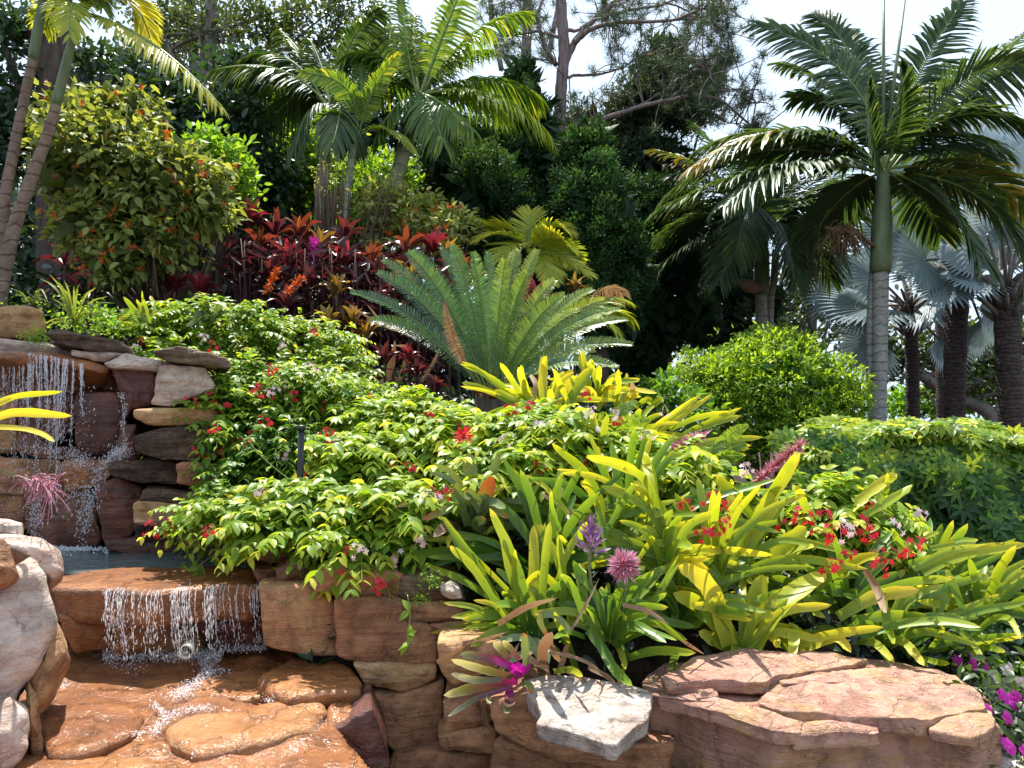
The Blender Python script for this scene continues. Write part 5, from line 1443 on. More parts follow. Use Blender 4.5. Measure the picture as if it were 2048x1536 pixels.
# ------------------------------------------------------------------ cordylines
def cordyline(label, u, v, D, rad, key, seed, n=15, stem=True, lw=.23, up=.5, tint=.45):
    r = np.random.default_rng(seed)
    c = at(u, v + rad * .55, D)
    gz = hz(c[0], c[1])
    base = np.array([c[0] + r.normal(0, .04), c[1] + r.normal(0, .03), min(gz, c[2] - .1)])
    t = thing('cordyline', base, label, 'cordyline', 'cordylines behind the creeper')
    if stem:
        G = Geo(); tube(G, curve([base - [0, 0, .05], (base + c) / 2 + r.normal(0, .02, 3), c], 10), np.linspace(.016, .012, 10), 6)
        part('stem', G, M['stem'], t)
    G = Geo()
    L0 = rad * D / F * 1.15
    for k in range(n):
        f = k / n
        az = k * 2.4 + r.normal(0, .2); el = 1.35 - 1.35 * f + r.normal(0, .12)
        d = np.array([math.cos(az) * math.cos(el), math.sin(az) * math.cos(el), math.sin(el)])
        L = L0 * r.uniform(.8, 1.15)
        p1 = c + d * L * .5 + [0, 0, .06 * L]; p2 = c + d * L + np.array([0, 0, -.28 * L * (f + .2)])
        strap2(G, [c + d * .01 - [0, 0, f * .05], p1, p2], L * lw * r.uniform(.85, 1.15), r, tint + .5 * (1 - f) - .25 + r.normal(0, .1))
    for k in range(int(n * .6)):   # older leaves lower down
        az = r.uniform(0, 6.28); d = np.array([math.cos(az), math.sin(az), r.uniform(-.5, .2)]); s0 = c - [0, 0, r.uniform(.06, .25)]
        strap2(G, [s0, s0 + d * L0 * .5, s0 + d * L0 * .9 - [0, 0, L0 * .3]], L0 * lw * .8, r, tint - .35)
    part('leaf_rosette', G, M[key], t)
    return t


def strap2(G, pts, wid, rng, tint, rows=7):
    P = curve(pts, rows)
    tan = nrm(np.gradient(P, axis=0))
    S = np.cross(tan, UP)
    if np.linalg.norm(S, axis=1).min() < .2:
        S = S + np.array([.3, .1, 0])
    S = nrm(S); N = np.cross(S, tan)
    a = rng.normal(0, .5); S, N = S * math.cos(a) + N * math.sin(a), N * math.cos(a) - S * math.sin(a)
    pr = np.array([.3, .62, .95, 1, .8, .45, .02]) * wid * .5
    X = np.stack([P - S * pr[:, None] + N * (pr * .45)[:, None], P, P + S * pr[:, None] + N * (pr * .45)[:, None]], 1)
    i = np.arange(rows - 1)[:, None] * 3; j = np.arange(2)[None]
    q = np.stack([i + j, i + j + 1, i + 4 + j, i + 3 + j], -1).reshape(-1, 4)
    tt = tint + .1 * np.array([-1, 0, .2, .3, .2, .5, 1.0])[:, None] + np.array([.12, 0, .12])[None]
    G.add(X.reshape(-1, 3), q, None, tt.ravel())


CORD = [
 (500, 420, 7.6, 52, 'cord_r', 'tallest crimson cordyline at the left end of the row'), (520, 470, 7.4, 48, 'cord_o', 'orange red cordyline just under the tallest crimson one'), (552, 440, 7.8, 50, 'cord_d', 'dark maroon cordyline second in the top row'),
 (600, 445, 7.6, 50, 'cord_o', 'bright orange topped cordyline in the middle of the top row'), (640, 470, 7.5, 46, 'cord_y', 'bronze gold cordyline right of the bright orange one'), (578, 500, 7.3, 46, 'cord_r', 'crimson cordyline below the bright orange one'),
 (690, 450, 7.7, 50, 'cord_d', 'spreading maroon cordyline at the right of the top row'), (690, 500, 7.4, 44, 'cord_r', 'red green cordyline with pink flower plume'), (742, 505, 7.5, 48, 'cord_o', 'golden orange cordyline standing alone by the firebush'),
 (545, 530, 7.2, 46, 'cord_d', 'dark purple cordyline low at the left of the row'), (620, 545, 7.1, 44, 'cord_d', 'maroon cordyline in the middle of the thicket'), (672, 560, 7.0, 44, 'cord_y', 'yellow green cordyline in the sunny middle of the thicket'),
 (480, 520, 7.5, 44, 'cord_d', 'shaded maroon cordyline at the far left of the thicket'), (655, 630, 6.8, 42, 'cord_y', 'yellow bronze cordyline low over the creeper edge'), (705, 625, 6.8, 38, 'cord_y', 'small bronze cordyline beside the cycad fronds'),
 (735, 650, 6.7, 34, 'cord_y', 'narrow bronze cordyline under the lowest cycad frond'), (575, 590, 6.9, 40, 'cord_d', 'dark cordyline behind the copper flower spikes'), (760, 590, 7.2, 40, 'cord_d', 'dark cordyline hidden behind the left cycad fronds'),
 (812, 475, 7.6, 46, 'cord_o', 'orange red cordyline left above the cycad'), (868, 475, 7.8, 46, 'cord_r', 'red cordyline above the middle of the cycad'), (825, 535, 7.2, 44, 'cord_y', 'gold and black cordyline between the cycad fronds'),
 (925, 520, 7.4, 42, 'cord_o', 'flame orange cordyline rising between the cycad fronds'), (895, 490, 7.7, 40, 'cord_y', 'bronze cordyline behind the flame orange one'), (1062, 575, 7.2, 46, 'cord_r', 'scarlet cordyline right of the cycad centre'),
 (955, 545, 7.2, 34, 'cord_y', 'small gold cordyline right of the flame orange one'), (1150, 560, 7.6, 30, 'cord_y', 'small yellow cordyline by the yellow palm'),
 (400, 560, 6.6, 44, 'cord_r', 'scarlet cordyline peeping over the highest creeper mound'), (350, 555, 6.6, 44, 'cord_r', 'glossy purple red cordyline left of the scarlet one'), (330, 600, 6.5, 40, 'cord_d', 'dark red cordyline leaning behind the highest creeper mound'),
 (770, 700, 6.3, 36, 'cord_d', 'small dark cordyline in the shade left of the cycad base'), (835, 730, 6.2, 34, 'cord_d', 'red tipped dark cordyline in front of the cycad base'), (815, 700, 6.3, 30, 'cord_r', 'little red cordyline under the left cycad fronds'),
 (440, 610, 6.3, 36, 'cord_d', 'small red brown cordyline inside the creeper crest'), (870, 760, 6.1, 30, 'cord_d', 'dark red cordyline seedling left of the yellow bromeliad'),
 (250, 470, 7.4, 46, 'cord_d', 'deep shaded red cordyline under the firebush'), (130, 500, 7.4, 46, 'cord_d', 'deep shaded red cordyline behind the leaning trunks'), (330, 500, 7.2, 40, 'cord_d', 'deep shaded red cordyline at the right foot of the firebush'),
 (190, 540, 7.0, 40, 'cord_d', 'deep shaded red cordyline behind the spider plant'),
]
for i_, (u, v, D, rad, key, lab) in enumerate(CORD):
    cordyline(lab, u, v, D, rad, key, 300 + i_, tint=.45 if key != 'cord_d' else .4)
# pink plume, copper spikes
rf = np.random.default_rng(77)
G = Geo(); c = at(628, 490, 7.2); d = nrm(rf.normal(0, 1, (160, 3)))
leaves(G, c + d * rf.random((160, 1)) * [.04, .03, .075], d, nrm(rf.normal(0, 1, (160, 3))), .03, .014, rf.random(160) * .5, ELL); tube(G, [c - [0, 0, .5], c], .006, 5)
solo('cordyline_flower', G, M['magenta'], c - [0, 0, .5], 'small pink flower plume among the cordylines', 'flower')
for lab, pts, D in [('left copper coloured flower spike above the creeper', [(530, 590), (545, 560), (555, 540)], 6.4), ('right copper coloured flower spike above the creeper', [(570, 590), (590, 570), (605, 555)], 6.4)]:
    G = Geo(); c_ = curve([at(*p_, D) for p_ in pts], 20); tube(G, c_, .004, 4); k = np.repeat(np.arange(2, 20), 5); d = nrm(rf.normal(0, 1, (len(k), 3)) + [0, 0, .5])
    leaves(G, c_[k], d, nrm(rf.normal(0, 1, (len(k), 3))), .05, .014, rf.random(len(k)), DIA); solo('flower_spike', G, M['orange'], c_[0], lab, 'flower')
# undergrowth in the thicket
G = Geo(); n = 2200
u = rf.uniform(440, 900, n); v = rf.uniform(480, 800, n) + (u > 700) * 30; D = rf.uniform(7.0, 8.6, n)
P = np.array([at(a, b_, c_) for a, b_, c_ in zip(u, v, D)]); ok = np.array([p_[2] > hz(p_[0], p_[1]) - .05 for p_ in P]); P = P[ok]; n = len(P)
leaves(G, P, nrm(rf.normal(0, 1, (n, 3)) + [0, 0, .2]), nrm(rf.normal(0, 1, (n, 3))), .13 + .1 * rf.random(n), .035, rf.random(n) * .55, STRAP, .2)
for _ in range(110):
    x, y = rf.uniform(-2.9, -.7), rf.uniform(7.0, 8.2); z0 = hz(x, y); tube(G, [[x, y, z0 - .05], [x + rf.normal(0, .06), y, z0 + rf.uniform(.5, 1.1)]], .009, 4, .4)
solo('undergrowth', G, M['cord_d'], (-1.8, 7.6, 2.0), kind='stuff')
G = Geo()
for pts, w_ in [([(745, 640), (700, 610)], .02), ([(810, 665), (770, 650), (735, 610)], .03), ([(770, 780), (785, 720), (790, 680)], .06), ([(800, 760), (815, 700), (790, 690)], .04), ([(840, 770), (870, 720), (880, 690)], .03)]:
    strap(G, [at(*p_, 6.45) for p_ in (pts if len(pts) > 2 else [pts[0], ((pts[0][0] + pts[1][0]) / 2, (pts[0][1] + pts[1][1]) / 2), pts[1]])], w_, rf, .4, .7, .3, blunt=False)
solo('dead_leaves', G, M['dry'], at(780, 760, 6.45), kind='stuff')

# ------------------------------------------------------------------ cycad
cc = at(985, 800, 6.2)
base = np.array([cc[0], cc[1], hz(cc[0], cc[1])])
t = thing('cycad', base, 'large blue green cycad with a fan of stiff feathery fronds', 'cycad')
G = Geo(); tube(G, curve([base - [0, 0, .1], base + [0, 0, .12], cc + [0, 0, .05]], 12), np.linspace(.2, .13, 12) * (1 + .08 * np.sin(np.arange(12) * 2.5)), 14)
part('trunk', G, M['bark'], t)
r = np.random.default_rng(9)
CY = [((700, 585), -.3), ((755, 545), -.1), ((765, 520), .1), ((815, 505), -.2), ((825, 500), .2), ((880, 495), .2), ((905, 490), -.1), ((945, 505), -.35), ((975, 505), .2), ((1010, 520), -.2), ((1035, 500), .3), ((1075, 500), .1), ((1055, 545), -.4),
      ((1110, 560), .1), ((1130, 590), -.3), ((1185, 580), .1), ((1160, 620), .3), ((1240, 620), -.1), ((1265, 690), -.2), ((1255, 640), .25), ((1235, 735), -.35), ((1210, 600), .4),
      ((740, 640), .1), ((1190, 700), .4), ((990, 560), .45)]
for i_, ((u, v), dd) in enumerate(CY):
    e = at(u, v, 6.2 + dd); b0 = cc + np.array([(e[0] - cc[0]) * .06, dd * .12, .05])
    hor = math.hypot(e[0] - cc[0], e[1] - cc[1])
    c = b0 * .45 + e * .55 + np.array([(e[0] - b0[0]) * -.10, -dd * .1, .12 + .12 * hor])
    G = Geo()
    frond(G, b0, c, e, 110, .108, .0068, r, roll=r.normal(0, .3) + .25 * np.sign(u - 985), lift=.4, droop=.03, start=.12, tint=(.2 if u < 985 else .55) + (.12 if dd > 0 else 0), tipt=.25, rr=.009, ang=(80, 55), T=STRAP, tj=.08,  # sunlit yellow-green of the right-hand fronds is put into their tint
          prof=lambda x: np.interp(x, [0, .12, .5, .85, 1], [.35, .8, 1, .7, .3]), side_ref=np.array([0, -1, .35]))
    part('frond', G, [M['cycad'], M['green_stem']], t)
G = Geo()
for k in range(60):
    a = r.uniform(0, 6.28); d = np.array([math.cos(a) * .5, math.sin(a) * .5 - .3, 1.0]); p_ = cc + np.array([math.cos(a) * .09, math.sin(a) * .09 - .03, .0]); tube(G, [p_, p_ + nrm(d) * r.uniform(.08, .16)], [.012, .002], 4, r.random())
part('leaf_bases', G, M['orange'], t)
G = Geo()
b0, e = at(895, 770, 5.75), at(890, 600, 5.6); frond(G, cc, at(905, 720, 5.6), e, 60, .07, .010, r, roll=.3, lift=.5, droop=.5, start=.45, tint=.5, rr=.006, side_ref=np.array([0, -1, .3]))
part('dead_frond', G, [M['dry'], M['dry']], t)

# ------------------------------------------------------------------ feather palms
def palm(name, label, trunk_pts, D, rads, crown, fronds, seed, leafm='palm', trunkm='palm_ring', shaft=None, ll=.5, lw=.05, nl=46, group='feather palms', down=True, droop=.3, roll_s=.25, tint=.45, stemr=.02, twin=None, ang=(70, 28), orange=0, lift=.25):
    """trunk_pts: pixel points bottom-up at depth D; fronds: (tip, ctrl, depth change[, opts])"""
    r = np.random.default_rng(seed)
    tr = [at(*p_, D) for p_ in trunk_pts]
    g = hz(tr[0][0], tr[0][1]) if tr[0][1] < 30 else .45
    base = np.array([tr[0][0], tr[0][1], min(g, tr[0][2])])
    t = thing(name, base, label, 'palm', group)
    pts = ([base - [0, 0, .15]] if tr[0][2] - base[2] > .1 else []) + tr
    P = curve(pts, 30)
    R = np.interp(np.linspace(0, 1, 30), np.linspace(0, 1, len(rads)), rads)
    G = Geo(); tube(G, P, R, 14); part('trunk', G, M[trunkm], t)
    top = P[-1]; cr_ = at(*crown, D)
    if shaft:
        S = curve([top, (top + cr_) / 2, cr_], 12)
        G = Geo(); tube(G, S, np.interp(np.linspace(0, 1, 12), [0, .1, .5, 1], [shaft * .95, shaft * 1.08, shaft, shaft * .55]), 14); part('crownshaft', G, M['shaft'], t)
    if twin:
        tp = [at(*p_, D + .1) for p_ in twin]; tp = [np.array([tp[0][0], tp[0][1], base[2] - .1])] + tp
        G = Geo(); tube(G, curve(tp, 26), rads[0] * .6, 12); part('trunk', G, M[trunkm], t)
    for f in fronds:
        tip, ctl, dd = f[:3]
        o = f[3] if len(f) > 3 else {}
        b0 = cr_ + np.array([0, 0, -.02]) + r.normal(0, .02, 3)
        e = at(*tip, D + dd)
        c_ = at(*ctl, D + dd * .5)
        # a quadratic bezier passing near the traced middle point
        ctrl = 2 * c_ - .5 * (b0 + e)
        G = Geo()
        frond(G, b0, ctrl, e, o.get('n', nl), o.get('ll', ll), o.get('lw', lw), r, roll=o.get('roll', r.normal(0, roll_s)), lift=o.get('lift', lift), droop=o.get('droop', droop), start=o.get('start', .16), tint=o.get('tint', tint), tipt=o.get('tipt', .12), rr=stemr,
              ang=ang, tj=.1, side_ref=o.get('ref'), prof=lambda x: np.interp(x, [0, .15, .45, .8, 1], [.55, .85, 1, .75, .4]), miss=.03)
        part('frond', G, [M[o.get('m', leafm)], M['green_stem']], t)
    return t, cr_


FR = np.array([0.0, -1.0, .25])
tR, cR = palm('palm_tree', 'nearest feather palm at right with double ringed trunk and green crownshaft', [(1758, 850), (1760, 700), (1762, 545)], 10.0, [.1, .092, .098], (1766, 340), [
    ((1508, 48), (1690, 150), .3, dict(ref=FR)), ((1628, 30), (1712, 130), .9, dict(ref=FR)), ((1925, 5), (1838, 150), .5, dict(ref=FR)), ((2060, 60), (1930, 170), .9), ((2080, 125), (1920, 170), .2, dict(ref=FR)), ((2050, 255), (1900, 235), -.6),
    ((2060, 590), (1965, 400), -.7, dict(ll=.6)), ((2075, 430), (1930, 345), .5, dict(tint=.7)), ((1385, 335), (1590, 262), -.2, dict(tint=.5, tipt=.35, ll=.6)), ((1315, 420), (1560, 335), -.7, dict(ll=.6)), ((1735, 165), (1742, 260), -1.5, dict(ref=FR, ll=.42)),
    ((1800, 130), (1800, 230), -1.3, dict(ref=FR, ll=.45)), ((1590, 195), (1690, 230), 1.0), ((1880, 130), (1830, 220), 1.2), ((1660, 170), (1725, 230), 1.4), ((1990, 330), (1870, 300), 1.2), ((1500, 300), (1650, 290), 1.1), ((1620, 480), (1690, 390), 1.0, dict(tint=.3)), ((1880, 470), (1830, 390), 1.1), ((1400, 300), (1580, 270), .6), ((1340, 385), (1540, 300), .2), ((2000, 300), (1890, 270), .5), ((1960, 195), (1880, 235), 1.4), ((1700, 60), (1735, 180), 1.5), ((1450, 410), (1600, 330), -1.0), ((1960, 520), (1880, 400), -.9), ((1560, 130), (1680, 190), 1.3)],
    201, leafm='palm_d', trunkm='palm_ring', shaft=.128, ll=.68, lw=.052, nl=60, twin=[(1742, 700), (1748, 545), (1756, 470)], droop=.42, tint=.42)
for a, b_ in [((1766, 300), (1768, -60)), ((1770, 300), (1815, -40))]:
    G = Geo(); tube(G, [at(*a, 10), at(*b_, 10.1)], [.03, .012], 6); part('spear_leaf', G, M['shaft'], tR)
G = Geo()
for k in range(90):
    a = at(1690 + rf.normal(0, 10), 455 + rf.normal(0, 6), 9.9); e = a + np.array([rf.normal(-.05, .16), rf.normal(0, .1), -rf.uniform(.1, .45)]); tube(G, [a, (a + e) / 2 + [rf.normal(0, .05), 0, .05], e], .006, 3, .4)
tube(G, [at(1760, 500, 9.95), at(1710, 465, 9.9), at(1650, 455, 9.9)], .025, 5, .4)
part('flower_stalk', G, M['dry'], tR)

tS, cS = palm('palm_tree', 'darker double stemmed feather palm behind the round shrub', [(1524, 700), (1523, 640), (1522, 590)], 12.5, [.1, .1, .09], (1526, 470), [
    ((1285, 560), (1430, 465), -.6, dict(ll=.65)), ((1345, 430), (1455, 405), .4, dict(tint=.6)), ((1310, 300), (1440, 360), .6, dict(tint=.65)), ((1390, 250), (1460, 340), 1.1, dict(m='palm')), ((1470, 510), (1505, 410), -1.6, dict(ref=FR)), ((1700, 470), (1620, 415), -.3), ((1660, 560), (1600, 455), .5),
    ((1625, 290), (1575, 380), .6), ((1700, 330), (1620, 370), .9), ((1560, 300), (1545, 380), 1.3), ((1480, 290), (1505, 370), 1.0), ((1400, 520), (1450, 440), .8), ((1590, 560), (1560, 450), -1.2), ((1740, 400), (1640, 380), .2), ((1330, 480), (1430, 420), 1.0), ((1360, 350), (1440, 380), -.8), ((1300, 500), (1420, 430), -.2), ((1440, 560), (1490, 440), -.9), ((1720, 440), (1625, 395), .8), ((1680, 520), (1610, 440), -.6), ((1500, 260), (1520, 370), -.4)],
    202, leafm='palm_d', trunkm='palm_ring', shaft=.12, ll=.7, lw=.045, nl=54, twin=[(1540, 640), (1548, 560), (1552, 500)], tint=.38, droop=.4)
G = Geo(); c_ = at(1495, 572, 12.3); tube(G, curve([at(1521, 580, 12.4), c_, at(1470, 560, 12.3)], 8), np.array([.03, .07, .1, .11, .1, .08, .05, .01]), 7, .5); part('spathe', G, M['dry'], tS)
G = Geo()
for k in range(80):
    a = at(1605 + rf.normal(0, 14), 515 + rf.normal(0, 6), 12.3); e = a + np.array([rf.normal(0, .15), rf.normal(0, .1), -rf.uniform(.15, .55)]); tube(G, [a, e], .009, 3, .4)
part('fruit_stalk', G, M['dry'], tS)

# centre palms
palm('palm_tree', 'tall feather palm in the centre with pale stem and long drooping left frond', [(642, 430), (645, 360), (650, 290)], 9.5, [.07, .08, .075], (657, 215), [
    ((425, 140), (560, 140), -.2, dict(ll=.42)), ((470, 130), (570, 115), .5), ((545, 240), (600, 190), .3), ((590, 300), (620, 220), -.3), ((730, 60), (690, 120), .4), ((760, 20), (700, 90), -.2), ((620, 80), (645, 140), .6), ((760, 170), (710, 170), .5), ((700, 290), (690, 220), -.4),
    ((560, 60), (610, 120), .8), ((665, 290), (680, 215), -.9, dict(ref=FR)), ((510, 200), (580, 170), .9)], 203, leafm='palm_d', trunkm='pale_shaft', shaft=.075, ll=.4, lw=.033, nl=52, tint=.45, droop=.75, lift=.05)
palm('palm_tree', 'short young feather palm with a slim stem in front of the tall one', [(694, 430), (700, 350), (706, 290)], 8.9, [.035, .04, .045], (712, 262), [
    ((602, 145), (690, 175), -.4, dict(tint=.5, ll=.2, ref=FR)), ((795, 110), (745, 185), -.3, dict(tint=.6, ll=.18, ref=FR)), ((828, 305), (775, 258), -.5, dict(tint=.45, m='palm_y', ll=.2)), ((640, 250), (680, 235), .2), ((720, 130), (722, 190), .3)], 204, leafm='palm', trunkm='pale_shaft', ll=.26, lw=.022, nl=46, stemr=.01, droop=.3)
palm('palm_tree', 'big feather palm right of centre with sunlit fronds hanging over the cedars', [(768, 470), (785, 390), (808, 300)], 9.2, [.085, .085, .09], (840, 190), [
    ((1098, 268), (985, 190), -.6, dict(m='palm_y', tint=.3, ll=.4)), ((1078, 195), (975, 160), .2, dict(tint=.5)), ((1055, 25), (945, 70), .3, dict(tint=.5)), ((940, -60), (890, 60), -.2, dict(m='palm', tint=.55, ref=FR)), ((800, -30), (810, 70), .2, dict(tint=.6)),  # sunlit look of these fronds is put into yellower leaf tints
    ((745, 60), (790, 90), .4, dict(tint=.6, ref=FR)), ((700, 110), (770, 120), .2), ((760, 262), (800, 205), -.4), ((945, 260), (880, 205), -.6, dict(ll=.36, tint=.5)), ((980, 100), (905, 120), .9), ((720, 190), (780, 165), .8), ((885, 285), (860, 210), -.7), ((830, 30), (830, 110), .8), ((905, 20), (870, 100), .6),
    ((1010, 230), (925, 185), .8)], 205, leafm='palm', trunkm='pale_shaft', shaft=.09, ll=.42, lw=.036, nl=54, tint=.42, droop=.7, lift=.05)
# leaning palms at the left
palm('palm_tree', 'leftmost leaning slender palm with a green upper stem', [(-5, 640), (8, 420), (28, 300), (48, 200), (66, 120)], 5.9, [.05, .045, .04, .035, .035], (92, -40), [
    ((-90, 40), (20, -60), .2), ((200, 10), (150, -50), -.2), ((60, -180), (80, -110), .3)], 206, leafm='palm', trunkm='palm_brown', shaft=.036, ll=.3, lw=.035, nl=36)
palm('palm_tree', 'leaning slender palm with a sunlit frond bending over the firebush', [(-2, 600), (25, 470), (58, 370), (95, 270), (112, 210)], 5.75, [.062, .055, .045, .04, .036], (158, 25), [
    ((443, 215), (300, 85), -.3, dict(tint=.75, ll=.2, lift=0, droop=.55)), ((300, 75), (245, -10), .3, dict(tint=.8, m='palm_y', ll=.24, ref=FR)), ((230, -70), (190, -30), -.2), ((90, 60), (120, 5), .4, dict(m='palm_y')), ((140, 70), (145, 10), -.4, dict(m='palm_y', n=26)), ((330, -50), (240, -40), .2)],
    207, leafm='palm_y', trunkm='palm_brown', shaft=.034, ll=.24, lw=.022, nl=46, tint=.5)
# yellow palm behind the cycad
palm('palm_tree', 'low yellow feather palm behind the right side of the cycad', [(1040, 640), (1050, 560), (1055, 520)], 8.3, [.04, .04, .04], (1060, 500), [
    ((1062, 425), (1058, 460), .1, dict(ref=FR, n=24)), ((990, 460), (1025, 462), .2), ((960, 480), (1010, 470), -.2), ((1135, 465), (1095, 455), -.2), ((1140, 495), (1100, 476), -.4), ((1150, 520), (1110, 500), .2, dict(tint=.3)), ((1175, 548), (1115, 515), -.3), ((1000, 520), (1030, 490), -.4),
    ((940, 440), (985, 455), .5), ((1100, 560), (1085, 515), -.5)], 208, leafm='palm_y', trunkm='pale_shaft', ll=.3, lw=.02, nl=42, tint=.6, stemr=.008, droop=.15)
palm('palm_tree', 'half hidden yellow green feather palm low right behind the cycad', [(1120, 760), (1125, 720), (1130, 700)], 7.6, [.03, .03, .03], (1135, 680), [
    ((1262, 640), (1205, 625), .1), ((1250, 600), (1200, 610), .3), ((1230, 660), (1190, 640), -.2), ((1245, 590), (1190, 590), .5, dict(m='dry')), ((1080, 600), (1105, 630), .3), ((1170, 575), (1155, 620), .4)], 209, leafm='palm_y', trunkm='pale_shaft', ll=.26, lw=.018, nl=38, tint=.45, stemr=.007, droop=.5)


# ------------------------------------------------------------------ silver fan palms
def fan_leaf(G, a, hub, tipdir, R, rng, tint=.5, seg=30, spread=2.5, cup=.25):
    tube(G, bez(a, (a + hub) / 2 + [0, 0, .05], hub, 8), np.linspace(.032, .022, 8), 5, .6, 1)
    f = nrm(tipdir); n0 = nrm(np.array([rng.normal(0, .3), -1.0, .5 + rng.normal(0, .3)])); s = nrm(np.cross(f, n0)); n0 = np.cross(s, f)
    th = np.linspace(-spread, spread, seg)
    w_ = 2 * spread / seg * R * .62
    d = f * np.cos(th)[:, None] + s * np.sin(th)[:, None]
    L = R * (1 - .28 * (np.abs(th) / spread) ** 2) * (1 + rng.normal(0, .04, seg))
    dd = nrm(d + n0 * (cup * np.abs(np.sin(th)))[:, None])
    T = (np.array([(.03, -.08, 0), (.03, .08, 0), (.62, -.5, .16), (.62, 0, -.05), (.62, .5, .16), (.85, -.2, .05), (.85, .2, .05), (1, 0, 0), (.03, 0, 0)], float),
         np.array([(0, 8, 3, 2), (8, 1, 4, 3), (2, 3, 3, 5)][:2]), np.array([(2, 3, 5), (3, 6, 5), (3, 4, 6), (5, 6, 7)]))
    leaves(G, np.repeat([hub], seg, 0), dd, np.cross(nrm(np.cross(dd, n0)), dd) * 1.0, L, w_ * 1.25, tint + rng.normal(0, .08, seg), T, .04, .10)


def fan_palm(label, trunk, D, rad, hubs, seed, crown=None):
    r = np.random.default_rng(seed)
    tr = [at(*p_, D) for p_ in trunk]; base = np.array([tr[0][0], tr[0][1], .45])
    t = thing('fan_palm', base, label, 'fan palm', 'silver fan palms')
    P = curve([base - [0, 0, .1]] + tr, 40); R = rad * (1 + .05 * np.sin(np.arange(40) * 1.9))
    G = Geo(); tube(G, P, R, 16); part('trunk', G, M['palm_dark'], t)
    top = P[-1]
    G = Geo()
    for k in range(34):      # old leaf bases
        a = k * 2.4; d = np.array([math.cos(a), math.sin(a), .9]); p_ = top + np.array([math.cos(a) * rad * .8, math.sin(a) * rad * .8, -.5 + .02 * k]); tube(G, [p_, p_ + nrm(d) * .35], [.06, .02], 5, .5)
    part('leaf_bases', G, M['grey_bark'], t)
    for h_ in hubs:
        u, v, dd, R_ = h_[:4]
        hub = at(u, v, D + dd); d = hub - top + np.array([0, 0, -.15]) + r.normal(0, .1, 3)
        G = Geo(); fan_leaf(G, top + r.normal(0, .05, 3) + [0, 0, .1], hub, d, R_, r, (h_[4] if len(h_) > 4 else .5), seg=34, spread=r.uniform(1.5, 2.2))
        part('leaf', G, [M['fan'], M['grey_bark']], t)
    return t


fan_palm('silver fan palm with the thick middle trunk', [(1908, 820), (1910, 720), (1915, 600), (1920, 540)], 14.0, .19, [
    (1880, 400, .2, 1.1, .65), (1840, 430, -.3, 1.0, .6), (1950, 350, .4, 1.1, .7), (1980, 420, -.2, 1.0, .5), (1930, 330, .8, 1.2, .75), (1850, 350, .6, 1.1, .6), (1905, 360, -.3, 1.1, .6), (1850, 520, -.4, .9, .4), (1990, 520, -.4, .9, .4), (1945, 555, -.7, .8, .5), (1890, 570, -.6, .8, .4), (1800, 470, .2, 1.0, .55),
    (1975, 590, .3, .8, .3), (1960, 640, .5, .8, .25), (2020, 470, .6, 1.0, .5)], 221)
fan_palm('silver fan palm with the slimmest trunk, left of the other two', [(1826, 830), (1825, 740), (1822, 670), (1820, 620)], 15.5, .13, [
    (1760, 560, -.3, 1.1, .4), (1745, 615, -.5, 1.1, .3), (1740, 680, -.3, 1.0, .25), (1790, 520, .3, 1.1, .5), (1850, 545, -.5, 1.0, .4), (1860, 600, -.4, 1.0, .35), (1700, 590, .2, 1.0, .3), (1880, 680, .2, .9, .25), (1820, 500, .5, 1.1, .5), (1870, 640, .4, .9, .25), (1780, 480, .8, 1.1, .55)], 222)
fan_palm('silver fan palm with the dark trunk at the right edge', [(2022, 830), (2018, 740), (2014, 640), (2010, 580)], 13.0, .2, [
    (2040, 400, .2, 1.2, .6), (1990, 360, .5, 1.2, .65), (2060, 500, -.3, 1.1, .4), (1975, 470, -.2, 1.0, .5), (2070, 350, .6, 1.2, .6), (2020, 340, .9, 1.2, .7), (1960, 520, .4, .9, .4), (2075, 600, .2, 1.0, .3), (2000, 440, -.7, 1.0, .5)], 223)
fan_palm('distant silver fan palm, only its pale crown showing above the others', [(1890, 820), (1888, 600), (1886, 420)], 19.0, .2, [
    (1900, 320, 0, 1.5, .75), (1860, 340, .2, 1.4, .7), (1940, 340, -.2, 1.4, .7), (1830, 380, 0, 1.3, .6), (1970, 380, 0, 1.3, .6), (1985, 300, .4, 1.4, .7), (2030, 310, .2, 1.5, .7)], 224)


